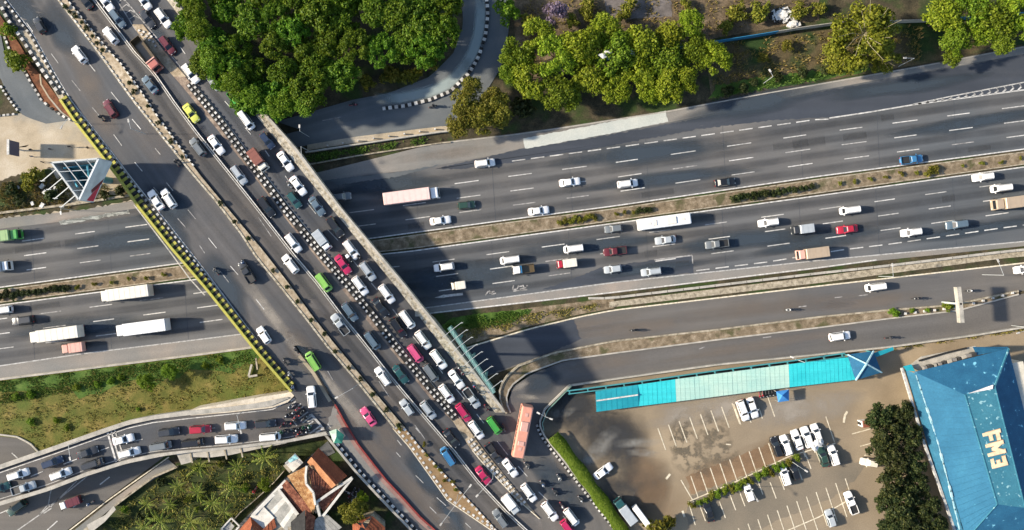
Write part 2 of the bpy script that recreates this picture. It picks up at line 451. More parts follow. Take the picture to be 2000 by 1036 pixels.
CL = [(205, -30), (228, 0), (263, 56), (300, 106), (355, 168), (420, 248), (500, 350), (555, 424), (625, 512), (720, 630), (790, 716), (835, 772), (853, 794), (884, 822), (915, 871), (942, 904), (1004, 970), (1056, 1016)]
CR = [(222, -30), (244, 0), (285, 49), (354, 133), (385, 168), (440, 236), (520, 342), (570, 408), (643, 500), (692, 560), (770, 658), (850, 757), (900, 818), (945, 880), (973, 914), (1020, 972), (1056, 1016)]
RI = [(300, -30), (326, 0), (483, 206), (562, 300), (655, 416), (773, 560), (868, 682), (975, 816)]
RO = [(318, -30), (342, 0), (510, 211), (580, 290), (665, 404), (787, 550), (885, 672), (988, 803)]
RS = [(577, 676), (590, 695), (615, 725), (653, 789), (660, 801), (675, 829), (700, 870), (752, 936), (783, 969), (820, 1010), (849, 1036), (876, 1066)]
SW = [(636, 848), (657, 873), (700, 925), (758, 987), (800, 1030), (830, 1062)]
RT = [(-60, 930), (0, 908), (96, 875), (195, 840), (250, 822), (300, 812), (372, 802), (440, 796), (500, 788), (560, 776)]
RTi = [(-60, 943), (0, 921), (96, 888), (195, 853), (250, 834), (300, 823), (372, 815), (448, 807), (531, 798), (567, 779)]
RBi = [(-60, 997), (0, 977), (96, 948), (170, 919), (247, 896), (300, 884), (372, 877), (448, 871), (560, 857), (634, 841)]
RB = [(-60, 1009), (0, 988), (96, 959), (170, 930), (247, 906), (320, 891), (372, 884), (448, 878), (560, 865), (640, 850)]
WALL_L = [(1112, 754), (1064, 800), (1053, 828), (1063, 852), (1200, 1026), (1236, 1070)]

# ------------------------------------------------------------------ the ground
world_obj('ground', [(-900, -900, -.08), (900, -900, -.08), (900, 900, -.08), (-900, 900, -.08)], [(0, 1, 2, 3)], EARTH)['kind'] = 'structure'
def st(o): o['kind'] = 'structure'; return o

n_road = st(ribbon('highway', cut_x(N_ASP, -80, 2080, 72), cut_x(L1, -80, 2080, 72), flat(.02), A_HWY, rows=3))
st(ribbon('shoulder', cut_x(N_TOP, -80, 2080, 72), cut_x(N_ASP, -80, 2080, 72), flat(.02), SHOULDER))
s_road = st(ribbon('highway', cut_x(L2, -80, 2080, 72), cut_x(L3, -80, 2080, 72), flat(.02), A_HWY, rows=3))
st(ribbon('shoulder', cut_x(L3, -80, 2080, 72), cut_x(L4, -80, 2080, 72), flat(.02), SHOULDER))
med = st(prism('highway_median', offset(cut_x(L1, -80, 2080, 60), 5), offset(cut_x(L2, -80, 2080, 60), -5), flat(-.05), flat(.16), SOIL))
for A, s in ((L1, 1), (L2, -1)):
    a = cut_x(A, -80, 2080, 60)
    prism('kerb', offset(a, s * 3.2), offset(a, s * 5.2), flat(-.05), flat(.22), CONC_DIRTY, med)
f1 = st(ribbon('frontage_road', cut_x(F1T, 700, 2080, 60), cut_x(F1B, 700, 2080, 60), flat(.02), A_FRONT, rows=2))
# the outer frontage road climbs to the flyover
F2B = list(reversed(WALL_T))
f2 = st(ribbon('frontage_road', resample(F2T, 40), resample([(1064, 800)] + F2B, 40), apron, A_FRONT, dz=.02, rows=6))
junction = st(ribbon('junction_road', resample([(1000, 762), (993, 785), (985, 812), (1056, 1016), (1070, 1070)], 30), resample([(1064, 800), (1053, 828), (1063, 852), (1200, 1026), (1236, 1070)], 30), apron, A_FRONT, dz=.02, rows=6))

# darker resurfaced areas and pale patches of the highway, one painted shadow
P_ = lambda name, pts, mat, parent, dz, jag=1.0, seed=3, zf=None: polygon(name, pts, zf or flat(.02), mat, parent, jag, seed, dz)
P_('asphalt_or_shadow_patch', [(1440, 216), (1600, 180), (1800, 144), (2080, 93), (2080, 160), (2000, 174), (1790, 204), (1640, 228), (1500, 236), (1350, 254)], A_DARK, n_road, .02, 1.5)
P_('asphalt_or_shadow_patch', [(1020, 291), (1200, 262), (1304, 243), (1440, 217), (1350, 255), (1200, 284), (1000, 318), (900, 330), (850, 330)], A_DARK, n_road, .026, 1.5)
P_('concrete_patch', [(1022, 271), (1300, 217), (1305, 238), (1200, 260), (1025, 291)], PATCH, n_road, .034, .8)
P_('asphalt_or_shadow_patch', [(1178, 522), (1278, 508), (1352, 499), (1354, 533), (1240, 545), (1110, 562), (1060, 566)], A_DARK, s_road, .02, 1.2)
P_('concrete_patch', [(115, 432), (250, 411), (253, 417), (118, 440)], PATCH, n_road, .03, 1.2)
P_('asphalt_or_shadow_patch', [(640, 352), (800, 333), (860, 322), (780, 345), (660, 362)], A_LOOP, n_road, .03, 1.5)
P_('asphalt_or_shadow_patch', [(920, 680), (1033, 645), (1120, 624), (1135, 662), (1083, 686), (985, 722), (900, 750)], A_DARK, f1, .02, 2.0)  # dark patch paints the billboard's cast shadow onto the road

def dash(a, b, w, mat, parent, zf=flat(.02), dz=.035, name='lane_dash'):
    dx, dy = b[0] - a[0], b[1] - a[1]; L = math.hypot(dx, dy); nx, ny = -dy / L * w * S / 2, dx / L * w * S / 2
    vs = [P(q[0], q[1], zf(*q) + dz) for q in ((a[0] + nx, a[1] + ny), (a[0] - nx, a[1] - ny), (b[0] - nx, b[1] - ny), (b[0] + nx, b[1] + ny))]
    f = (0, 1, 2, 3)
    if (vs[1] - vs[0]).cross(vs[2] - vs[1]).z < 0: f = f[::-1]
    return world_obj(name, vs, [f], mat, parent)
def edge_line(line, w, mat, parent, zf=flat(.02), dz=.035, name='edge_line'):
    return ribbon(name, offset(line, -w * S / 2), offset(line, w * S / 2), zf, mat, parent, dz)

for A, s, par, mt in ((L1, -1.5, n_road, WHITE), (L2, 1.5, s_road, WHITE), (L3, -1, s_road, WHITE)):
    edge_line(offset(cut_x(A, -80, 2080, 80), s), .26, mt, par)
edge_line(offset(cut_x(L4, -80, 560, 24), -2), .2, CONC, s_road)
edge_line(offset(cut_x(L4, 780, 1712, 40), -2), .25, WHITE, s_road)
edge_line(offset(cut_x(F1T, 905, 2080, 50), 1), .3, CREAM, f1)
edge_line(offset(cut_x(N_TOP, 840, 2080, 50), 2), .22, CONC, n_road)
rnd = random.Random(5)
# lane dashes of the two carriageways
xs_n = [-60, 43, 147, 245, 351, 456, 678, 783, 888, 993, 1098, 1203, 1310, 1420, 1530, 1640, 1743, 1850, 1957, 2062]
for k, x in enumerate(xs_n):
    for row, dx in ((28.5, 9), (57, 4), (86, 0)):
        x0 = x + dx; x1 = x0 + (42 if x < 500 else 47) * rnd.uniform(.9, 1.04)
        if row > 80 and 380 < x < 1150 and x < 888: continue
        dash((x0, Y_at(L1, x0) - row), (x1, Y_at(L1, x1) - row), .21, WHITE if rnd.random() < .8 else FADED, n_road)
for k in range(17):      # short dashes of the exit lane
    x0 = 1000 + 37 * k; x1 = x0 + 26
    yy = lambda x: interp(x, [(1000, 315), (1220, 286), (1600, 233)])
    dash((x0, yy(x0)), (x1, yy(x1)), .24, WHITE, n_road)
edge_line([(1620, 231), (1700, 219), (1783, 205), (2000, 176), (2080, 165)], .3, WHITE, n_road)
edge_line([(1783, 204), (1860, 188), (2000, 161), (2080, 147)], .25, WHITE, n_road)
for k in range(18):      # chevrons of the gore
    x = 1795 + 15 * k
    yb = interp(x, [(1783, 205), (2000, 176), (2080, 165)]); yt = interp(x, [(1783, 204), (1860, 188), (2000, 161), (2080, 147)])
    h = yb - yt
    dash((x - 2, yb - .5), (x + 5, yb - h * .55), .35, WHITE, n_road, name='chevron')
    dash((x + 5, yb - h * .5), (x + 1, yt + .5), .25, FADED, n_road, name='chevron')
xs_s = [-30, 77, 175, 273, 378, 484, 738, 845, 950, 1058, 1165, 1268, 1377, 1487, 1600, 1708, 1807, 1913, 2020]
for k, x in enumerate(xs_s):
    for row, dx in ((28.5, 0), (57.5, 7), (86.5, 12)):
        x0 = x + dx; x1 = x0 + 44 * rnd.uniform(.88, 1.04)
        dash((x0, Y_at(L2, x0) + row), (x1, Y_at(L2, x1) + row), .21, WHITE if rnd.random() < .8 else FADED, s_road)
for k in range(18):
    x0 = 1360 + 37.5 * k; x1 = x0 + 26
    yy = lambda x: interp(x, [(1360, 529), (1500, 512), (1640, 489), (1739, 477), (1954, 446), (2060, 432)])
    dash((x0, yy(x0)), (x1, yy(x1)), .24, WHITE, s_road)
# arrow and worn lettering on the carriageway
dash((866, 579), (904, 574.5), .55, WHITE, s_road, dz=.05, name='painted_arrow')
arr = polygon('painted_arrow', [(848, 582), (868, 575.5), (869, 582)], flat(.02), WHITE, s_road, dz=.055)
for q in (((948, 577), (954, 569)), ((955, 568), (962, 575)), ((956, 573), (966, 569)), ((960, 575), (969, 573)),
          ((1001, 567), (1003, 557)), ((1003, 566), (1009, 565)), ((1010, 565), (1013, 558)), ((1014, 560), (1020, 559)), ((1015, 565), (1028, 562)), ((1021, 557), (1024, 563)), ((1028, 559), (1031, 558)), ((1002, 569), (1030, 566))):
    dash(q[0], q[1], .3, FADED, s_road, dz=.05, name='worn_lettering')
dash((1278, 508), (1352, 499), .3, FADED, s_road, dz=.05, name='patch_seam'); dash((1352, 499), (1353, 515), .25, FADED, s_road, dz=.05, name='patch_seam')
for q in (((1630, 582), (1645, 580)), ((1677, 578), (1695, 576)), ((1366, 682), (1376, 678)), ((1490, 660), (1506, 658)), ((1560, 600), (1575, 598))):
    dash(q[0], q[1], .2, FADED, f1 if q[0][1] < 630 else f2, zf=flat(.02) if q[0][1] < 630 else apron)

# soil and concrete between the carriageway and the frontage road
verge = st(polygon('verge', [(860, 660), (900, 625), (960, 612), (1040, 601), (1120, 592), (1200, 580), (1200, 602), (1133, 614), (1033, 638), (923, 671), (840, 700)], flat(.03), SOIL))
polygon('grass_patch', [(850, 650), (880, 622), (950, 611), (1040, 603), (1030, 616), (990, 628), (940, 633), (900, 640), (870, 660)], flat(.06), GRASS_G, verge, 1.5)
st(prism('drain', cut_x([(1190, 590), (1600, 540), (1960, 492), (2080, 480)], 1190, 2080, 40), cut_x([(1190, 601), (1600, 553), (1960, 505), (2080, 494)], 1190, 2080, 40), flat(-.3), flat(.10), CONC_DIRTY))
bar_w = empty('concrete_barrier', P(1500, 545, 0))
tag(bar_w, 'long pale concrete barrier between the carriageway and the frontage road', 'barrier')
bl = [(1190, 583), (1600, 534), (1720, 521), (1960, 492), (2080, 480)]
for k in range(30):
    a = lerp(1150, 2078, k / 30); b = lerp(1150, 2078, (k + 1) / 30) - 1.2
    line = [(a, Y_at(bl, a)), (b, Y_at(bl, b))]
    prism('barrier_block', offset(line, -2.2), offset(line, 2.2), flat(0), flat(.8), CONC, bar_w)

# traffic island between the two frontage roads
isl = empty('traffic_island', P(1500, 645))
tag(isl, 'narrow kerbed island of dry soil dividing the two frontage roads', 'traffic island')
ia = resample([(990, 808), (979, 790), (975, 768), (984, 742), (1012, 716), (1083, 690)] + [p for p in F1B if 1100 < p[0] < 2000], 70)
ib = resample([(997, 806), (989, 788), (989, 770), (1000, 752), (1030, 729), (1100, 704)] + [p for p in F2T if 1150 < p[0] < 2000], 70)
prism('island_soil', offset(ia, 0), offset(ib, 0), flat(-.05), lambda x, y: max(.2, apron(x, y) + .15), SOIL, isl)
prism('kerb', offset(ia, -2.0), offset(ia, 1.2), flat(-.05), lambda x, y: max(.34, apron(x, y) + .42), CONC_DIRTY, isl)
prism('kerb', offset(ib, -1.2), offset(ib, 1.6), flat(-.05), lambda x, y: max(.3, apron(x, y) + .3), CONC, isl)
for k in range(12):
    x = 1768 + 19 * k
    if 1868 < x < 1884: continue
    vs, fs = [], []
    box(vs, fs, P(x, Y_at(F2T, x) - 6, .42), (.5, .5, .5)); world_obj('kerb_block', vs, fs, KWHITE, isl)

# ------------------------------------------------------------------ north verge and loop road
KL = [(948, -30), (953, 30), (948, 70), (935, 110), (918, 140), (880, 178), (840, 195), (790, 207), (740, 213)]
st(ribbon('loop_road', resample([(900, -30), (905, 50), (885, 105), (840, 150), (760, 182), (690, 195), (540, 238)], 30), resample([(948, -30), (953, 30), (948, 70), (935, 110), (918, 140), (880, 178), (840, 195), (790, 208), (740, 214), (600, 258)], 30), flat(.02), A_LOOP, rows=2))
streak('pale_streak', offset([(948, -30), (953, 30), (948, 70), (935, 110), (918, 140), (880, 178), (840, 193), (790, 204), (730, 210)], 13), 3.4, flat(.02), decal_mat('pale teal streak', (.30, .36, .36), .8, .1, .1, .5), None, .012)['kind'] = 'structure'  # paler teal streak along the kerb
lp = st(ribbon('loop_road', resample([(948, -30), (953, 30), (948, 70), (935, 110), (918, 140), (880, 178), (840, 195), (790, 208), (740, 214), (560, 262)], 30), resample([(992, -30), (994, 60), (980, 130), (940, 195), (900, 235), (862, 250), (760, 262), (690, 270), (640, 276), (560, 292)], 30), flat(.025), A_LOOP, rows=2))
dash((630, 236), (665, 229), .2, FADED, lp); dash((690, 272), (640, 279), .2, FADED, lp)
kb = empty('painted_kerb', P(900, 150)); tag(kb, 'black and white kerb curving along the middle of the loop road', 'kerb')
def blocks(line, step, size, zf, mat, parent, name, phase=0.0, off=0.0, frac=.5):
    """a row of blocks along a photo line; step in px, size (width m, height m)"""
    if off: line = offset(line, off)
    L = length(line); d = [0]
    for a, b in zip(line, line[1:]): d.append(d[-1] + math.hypot(b[0] - a[0], b[1] - a[1]))
    at = lambda s: (interp(s, list(zip(d, [p[0] for p in line]))), interp(s, list(zip(d, [p[1] for p in line]))))
    s = phase * step; n = 0; jr = random.Random(int(L * 7 + step * 31 + phase * 10))
    while s + step * frac < L:
        if jr.random() < .02: s += step; continue
        j0 = jr.uniform(-.07, .07) * step
        a, b = at(s + j0), at(s + step * frac * jr.uniform(.85, 1.1) + j0); dj = jr.uniform(-.5, .5); a = (a[0] + dj, a[1]); b = (b[0] + dj, b[1])
        pa, pb = P(a[0], a[1], zf(*a) + size[1]), P(b[0], b[1], zf(*b) + size[1])
        vs, fs = [], []
        dirv = (pb - pa); w = Vector((-dirv.y, dirv.x, 0)).normalized() * size[0] / 2; h = Vector((0, 0, size[1] + .05))
        vs = [pa - w - h, pb - w - h, pb + w - h, pa + w - h, pa - w, pb - w, pb + w, pa + w]
        fs = [(3, 2, 1, 0), (4, 5, 6, 7), (0, 1, 5, 4), (1, 2, 6, 5), (2, 3, 7, 6), (3, 0, 4, 7)]
        world_obj(name, vs, fs, mat, parent); n += 1; s += step
    return n
blocks(KL, 13, (.75, .45), flat(.02), KWHITE, kb, 'kerb_block'); blocks(KL, 13, (.75, .42), flat(.02), KBLACK, kb, 'kerb_block', .5)
st(prism('pavement', cut_x([(560, 290), (690, 268), (870, 246)], 600, 880, 14), cut_x([(560, 300), (690, 280), (870, 257)], 600, 880, 14), flat(-.1), flat(.12), SAND))
def wallx(name, line, x0, x1, n, th, z, mat, label, cat='wall'):
    a = cut_x(line, x0, x1, n)
    o = prism(name, offset(a, -th * S / 2), offset(a, th * S / 2), flat(-.05), flat(z), mat)
    return tag(o, label, cat)
wallx('retaining_wall', [(600, 297), (690, 283), (870, 256)], 596, 878, 16, .35, .9, CONC, 'thin pale retaining wall along the loop road pavement above the dark verge')
wallx('drain_wall', [(600, 322), (700, 304), (870, 278)], 596, 880, 16, .3, .35, CONC_DIRTY, 'low mossy drain wall below the dark verge by the highway shoulder')
for k in range(8):
    x = 640 + 30 * k
    vs, fs = [], []; box(vs, fs, P(x, interp(x, [(600, 297), (690, 283), (870, 256)]) - 6, .55), (.3, .3, 1.1))
    tag(world_obj('bollard', vs, fs, KWHITE), 'small white bollard beside the loop road pavement wall', 'bollard', 'bollards along the loop road pavement')
# land north of the highway at the right
st(polygon('dirt_ground', [(1380, 120), (1400, 85), (1700, 48), (2080, 20), (2080, 70), (1800, 125), (1600, 160), (1390, 198)], flat(-.03), noise_mat('brown weedy soil', [(.3, (.035, .03, .014)), (.5, (.085, .065, .032)), (.72, (.16, .115, .065))], .16, 7, .95, .3, 3, bump=.5, spots=((.02, .042, .01), .1, .55, .06))))
st(polygon('dirt_ground', [(1000, -40), (1600, -40), (1600, 40), (1400, 74), (1250, 120), (1010, 160)], flat(-.04), noise_mat('scrub soil', [(.3, (.05, .035, .022)), (.5, (.10, .075, .045)), (.72, (.20, .15, .10))], .3, 7, .95, .35, 3, bump=.5)))
st(polygon('paved_yard', [(1170, -40), (1310, -40), (1312, 32), (1190, 40)], flat(0), noise_mat('mauve yard paving', [(.3, (.09, .08, .075)), (.7, (.17, .15, .14))], .4, 6, .95, .2, 3), jag=1.5))
st(polygon('grass_strip', [(1385, 192), (1400, 168), (1490, 150), (1600, 138), (1690, 118), (1700, 138), (1600, 158)], flat(.0), GRASS_G, jag=3))
fence = empty('blue_fence', P(1600, 60)); tag(fence, 'thin blue sheet metal fence running behind the roadside trees', 'fence')
fl = [(1040, 136), (1240, 105), (1405, 79), (1470, 69), (1560, 54), (1640, 43), (1820, 38), (2060, 20)]
FENCE_B = plain('blue fence sheet', (.02, .16, .30), .5)
for k in range(26):
    a = lerp(1060, 2060, k / 26); b = lerp(1060, 2060, (k + 1) / 26) - .6
    line = [(a, Y_at(fl, a)), (b, Y_at(fl, b))]
    prism('fence_panel', offset(line, -.5), offset(line, .5), flat(-.05), flat(2.2 if k % 3 else 2.15), FENCE_B if k < 12 or k > 19 else CONC, fence)

# ------------------------------------------------------------------ land left of the flyover
st(polygon('plaza', [(-80, 226), (0, 224), (40, 222), (100, 226), (150, 240), (200, 300), (262, 392), (150, 413), (-80, 440)], flat(.0), SAND))
st(ribbon('side_road', resample([(-60, 30), (0, 60), (10, 110), (45, 140), (62, 170), (92, 205), (118, 222), (132, 236)], 20), resample([(-60, 130), (0, 150), (8, 170), (30, 205), (38, 220), (46, 226), (60, 232), (90, 242)], 20), flat(.03), A_LOOP, rows=2))
st(polygon('grass_corner', [(-60, 150), (0, 165), (14, 190), (36, 221), (0, 226), (-60, 228)], flat(.06), EARTH))
isl2 = empty('planted_island', P(80, 150)); tag(isl2, 'kerbed island of reddish soil beside the flyover with two round bushes', 'traffic island')
ip = [(-20, 10), (0, 30), (40, 90), (60, 125), (90, 160), (118, 198), (146, 238), (130, 232), (100, 212), (80, 195), (62, 165), (48, 140), (22, 110), (8, 70), (-20, 50)]
polygon('island_soil', ip, flat(.12), REDSOIL, isl2)
blocks([(8, 70), (22, 110), (48, 140), (62, 165), (80, 195), (100, 212), (130, 232), (146, 238)], 11, (.5, .3), flat(0), KWHITE, isl2, 'kerb_block')
blocks([(8, 70), (22, 110), (48, 140), (62, 165), (80, 195), (100, 212), (130, 232), (146, 238)], 11, (.5, .28), flat(0), KBLACK, isl2, 'kerb_block', .5)
edge_line([(78, 145), (80, 165), (95, 190), (120, 220), (140, 235)], .35, SAND, isl2, flat(.14), .02, 'brick_edging')
ck = empty('painted_kerb', P(20, 200)); tag(ck, 'white dotted kerb round the dark grass corner at the side road', 'kerb')
blocks([(0, 168), (16, 192), (38, 222)], 9, (.45, .3), flat(.05), KWHITE, ck, 'kerb_block'); blocks([(36, 222), (0, 226), (-20, 227)], 9, (.45, .3), flat(.05), KWHITE, ck, 'kerb_block')
st(polygon('weedy_ground', [(-80, 372), (0, 355), (40, 340), (100, 330), (140, 400), (200, 385), (255, 376), (262, 392), (150, 411), (0, 426), (-80, 438)], flat(.03), EARTH, jag=3))
wallx('low_wall', [(-60, 424), (0, 416), (150, 398), (262, 380)], -60, 262, 14, .5, .5, CONC_DIRTY, 'low dirty retaining wall between the weeds and the highway below the billboard')
st(polygon('stained_paving', [(0, 352), (40, 340), (140, 318), (100, 300), (60, 284), (20, 292), (-60, 310), (-60, 350)], flat(.012), SAND, jag=2))

# grass between the highway and the ramp
gl = cut_x(L4, -80, 560, 30)
st(ribbon('grass_bank', gl, [(x, lerp(Y_at(RT, x), 0, 0) + 6) for x, y in gl], lambda x, y: .01, GRASS_D, rows=3))
st(ribbon('grass_bank', offset(gl, 3), [(x, y + 36 + 9 * math.sin(x * .045) + 6 * math.sin(x * .13) - (16 if x < 60 else 0) + (10 if 150 < x < 260 else 0) - max(0, x - 420) * .1) for x, y in gl], lambda x, y: .04, GRASS_G))
wallx('kerb_wall', L4, -80, 495, 30, .3, .35, CONC, 'thin concrete kerb between the highway shoulder and the grass bank', 'kerb')
# lower road under the ramp and the garden
lowr = st(polygon('lower_road', [(-80, 840), (0, 853), (32, 856), (58, 868), (72, 886), (150, 880), (320, 893), (210, 975), (131, 1036), (90, 1070), (-80, 1070)], flat(.03), A_FRONT))
edge_line([(131, 1040), (210, 978), (330, 893)], .25, CREAM, lowr, flat(.03))
edge_line([(20, 1046), (77, 1006), (101, 986), (170, 931)], .25, WHITE, lowr, flat(.03)); edge_line([(77, 1006), (95, 984), (98, 965), (102, 950)], .2, WHITE, lowr, flat(.03))
edge_line([(0, 1003), (30, 990)], .2, WHITE, lowr, flat(.03)); edge_line([(101, 988), (150, 940)], .2, WHITE, lowr, flat(.03))
for q in (((92, 1036), (112, 1018)), ((195, 947), (214, 932)), ((143, 991), (163, 975)), ((23, 885), (34, 895))): dash(q[0], q[1], .25, WHITE, lowr, flat(.03))
dash((85, 1003), (101, 993), .3, WHITE, lowr, flat(.03), name='chevron'); dash((93, 985), (101, 990), .3, WHITE, lowr, flat(.03), name='chevron')
kw = empty('curved_kerb', P(30, 860)); tag(kw, 'pale kerb curving round the brown road at the grass bank', 'kerb')
kl = resample([(-40, 849), (0, 850), (32, 854), (58, 867), (74, 884)], 12)
prism('kerb_edge', offset(kl, -2), offset(kl, 1.2), flat(0), flat(.3), CONC, kw)
st(ribbon('footpath', resample([(328, 897), (215, 980), (140, 1040), (110, 1066)], 12), resample([(345, 912), (255, 962), (190, 1016), (150, 1066)], 12), flat(.12), SHOULDER))
wl = resample([(345, 913), (300, 932), (258, 963), (222, 990)], 12)
tag(prism('garden_wall', offset(wl, -1.5), offset(wl, 1.5), flat(0), flat(1.1), CONC_DIRTY), 'mossy garden wall between the curved footpath and the palms', 'wall')
st(polygon('garden_ground', [(345, 905), (440, 890), (560, 872), (640, 858), (650, 880), (560, 940), (470, 1036), (440, 1070), (150, 1070), (190, 1018), (256, 964)], flat(.02), noise_mat('garden soil', [(.3, (.012, .022, .006)), (.5, (.03, .042, .010)), (.75, (.11, .085, .04))], .25, 7, .95, .35, 4, bump=.6)))
st(polygon('alley', [(556, 934), (640, 862), (655, 884), (600, 912), (560, 944), (492, 1036), (470, 1070), (430, 1070), (456, 1036)], flat(.05), A_HWY))

# ------------------------------------------------------------------ the parking compound
lot = st(polygon('parking_lot', WALL_T + WALL_L[1:] + [(1260, 1090), (2100, 1090), (2100, 622)], flat(.0), LOT))
None and st(polygon('stained_paving', [(1075, 812), (1112, 765), (1160, 757), (1166, 800), (1250, 800), (1262, 830), (1230, 870), (1215, 905), (1262, 960), (1290, 1010), (1260, 1060), (1225, 1046), (1090, 865)], flat(.02), LOT_DARK, jag=4, seed=8))
st(polygon('stained_paving', [(1352, 968), (1600, 876), (1604, 905), (1700, 900), (1650, 960), (1560, 1000), (1350, 1090), (1340, 1000)], flat(.014), noise_mat('grey lot paving', [(.3, (.13, .115, .09)), (.7, (.20, .165, .12))], .08, 6, .92, .12, 4), jag=3, seed=9))
st(polygon('rusty_paving', [(1350, 966), (1340, 930), (1420, 900), (1500, 868), (1520, 890), (1545, 888), (1440, 934)], flat(.024), LOT_RED, jag=2, seed=4))
for q in ((1150, 815, 120, 70, 20), (1110, 800, 60, 50, 0), (1205, 880, 90, 70, 40), (1240, 960, 70, 80, 0)): stain('oil_stain', *q, flat(0), BLACKOIL, lot, .02 + q[0] * 1e-5, seed=q[0])
for q in ((1172, 872, 55, 20, -38), (1100, 805, 26, 12, -20), (1245, 865, 46, 13, -5), (1255, 885, 40, 8, 3), (1150, 900, 24, 12, -30)): stain('cement_spill', *q, flat(0), CEMENT, lot, .036 + q[0] * 1e-5, seed=q[0])
for q in ((1290, 985, 46, 60, 20), (1270, 930, 50, 60, 30), (1420, 905, 120, 22, -24), (1500, 885, 60, 26, -24)): stain('rust_stain', *q, flat(0), RUSTY, lot, .026 + q[0] * 1e-5, seed=q[0])
for q in ((1350, 890, 60, 36, 30), (1400, 860, 40, 60, -20), (1330, 850, 30, 40, 0)): stain('patched_paving', *q, flat(0), PEBBLE, lot, .03 + q[0] * 1e-5, seed=q[0])
for q in ((1380, 800, 140, 30, -8), (1560, 800, 120, 40, -8)): stain('dust_film', *q, flat(0), DUSTY, lot, .016 + q[0] * 1e-5, seed=q[0])
stall = lambda a, b: dash(a, b, .22, CREAM, lot, flat(.0), .045, 'stall_line')
for k in range(8): x = 1285 + 20.7 * k; stall((x, 837 - 7.0 * k), (x + 15, 879 - 7.2 * k))
for x, y in ((1433, 790), (1499, 774)): stall((x, y), (x + 14, y + 40))
stall((1458, 806), (1467, 826)); stall((1483, 798), (1489, 818))
for k in range(10): x = 1330 + 19 * k; y = 938 - 8.0 * k; stall((x, y), (x + 15 + (0 if k else 10), y + 43))
edge_line([(1345, 980), (1440, 940), (1545, 890), (1632, 866)], .25, CREAM, lot, flat(.0), .05, 'stall_line')
for x, y in ((1538, 850), (1556, 843), (1575, 835), (1594, 826), (1613, 814)): stall((x, y), (x + 17, y + 50))
for x, y in ((1366, 986), (1405, 980), (1425, 965), (1443, 957), (1478, 934), (1504, 942), (1520, 925), (1555, 906), (1572, 884), (1592, 878), (1612, 872), (1628, 868)): stall((x, y), (x + 12, y + 32))
edge_line([(1530, 1040), (1600, 1010), (1652, 980)], .25, CREAM, lot, flat(.0), .05, 'stall_line'); stall((1344, 978), (1358, 1026))
for k in range(12):
    x = 1442 + 19 * k; y = 1032 - 8.8 * k; stall((x, y), (x + 22, y + 66))
for a, b in (((1664, 848), (1700, 838)), ((1680, 872), (1706, 865)), ((1688, 890), (1704, 887)), ((1418, 868), (1428, 869))): stall(a, b)
for a, b in (((1301, 936), (1309, 926)), ((1333, 998), (1337, 1010)), ((1648, 826), (1650, 812)), ((1650, 812), (1655, 804))): dash(a, b, .5, CREAM, lot, flat(.0), .05, 'painted_arrow')

# wheel tracks, dark bluish and dusty films
Z3 = flat(.02)
for A, s_, rows, par in ((L1, -1, (15, 43, 71, 100), n_road), (L2, 1, (15, 43, 72, 100), s_road)):
    for k, r in enumerate(rows):
        ln = [(x, Y_at(A, x) + s_ * r) for x in range(-70, 2075, 55)]
        streak('wheel_track', ln, 2.1, Z3, OIL, par, .011 + .001 * k, .01)
for q in ((1480, 200, 170, 26, -9), (1760, 170, 160, 20, -9)): stain('bluish_patch', *q, Z3, BLUISH, n_road, .032, seed=q[0])
for q in ((1270, 526, 110, 14, -8), (1600, 470, 160, 18, -8), (1900, 450, 140, 16, -7), (900, 540, 130, 40, -8)): stain('bluish_patch', *q, Z3, BLUISH, s_road, .024, seed=q[0])
for q in ((880, 300, 110, 14, -9), (1100, 256, 90, 6, -9), (1500, 190, 60, 10, -10), (200, 424, 160, 8, -8)): stain('dust_film', *q, Z3, DUSTB, n_road, .03, seed=q[0])
for q in ((1120, 640, 120, 18, -10), (1250, 640, 160, 16, -9), (1500, 600, 240, 18, -6), (1700, 590, 140, 14, -6)): stain('dust_film', *q, Z3, DUSTB, f1, .012, seed=q[0])
for q in ((1180, 710, 110, 14, -9), (1480, 675, 200, 12, -8)): stain('dust_film', *q, apron, DUSTB, f2, .035, seed=q[0])
stain('bluish_patch', 1060, 745, 45, 28, -10, apron, BLUISH, f2, .04, seed=4)
for q in ((1015, 755, 22, 8, -20), (1030, 776, 26, 6, 0)): stain('dust_film', *q, apron, DUSTY, f2, .045, seed=q[0])
stain('bluish_patch', 1090, 950, 90, 34, 40, apron, BLUISH, junction, .04, seed=6); stain('dust_film', 1100, 900, 60, 20, 52, apron, DUSTB, junction, .045, seed=7)  # first blot paints in the shadow near the compound wall

REPAIR = decal_mat('asphalt repair', (.060, .062, .065), .35, .3, .1, .6)
rp_ = random.Random(44)
for k in range(26):      # rectangular repairs and joints of the carriageways
    A_, s_, par = ((L1, -1, n_road), (L2, 1, s_road))[k % 2]
    x = rp_.uniform(0, 1950); r = rp_.choice([7, 35, 63, 91]); ln = [(x + d, Y_at(A_, x + d) + s_ * (r + 7)) for d in (0, rp_.uniform(20, 90))]
    o = streak('repair', ln, rp_.uniform(1.2, 3.0), Z3, REPAIR, par, .016 + .0004 * k, 0)
for k in range(14):
    x = 60 + 150 * k
    for A_, B_, par in ((N_ASP, L1, n_road), (L2, L3, s_road)): dash((x, Y_at(A_, x) + 4), (x + 8, Y_at(B_, x + 8) - 4), .07, A_DARK, par, Z3, .018, 'joint')

for q in ((760, 360, 120, 26, -8), (1250, 300, 200, 24, -8), (250, 470, 160, 20, -7), (1300, 350, 200, 16, -8), (1900, 240, 150, 18, -8)): stain('bluish_patch', *q, Z3, BLUISH, n_road, .0275 + q[0] * 1e-6, seed=q[0])
for q in ((150, 640, 160, 22, -7), (1150, 480, 160, 20, -8), (1450, 470, 200, 18, -7)): stain('bluish_patch', *q, Z3, BLUISH, s_road, .0275 + q[0] * 1e-6, seed=q[0])
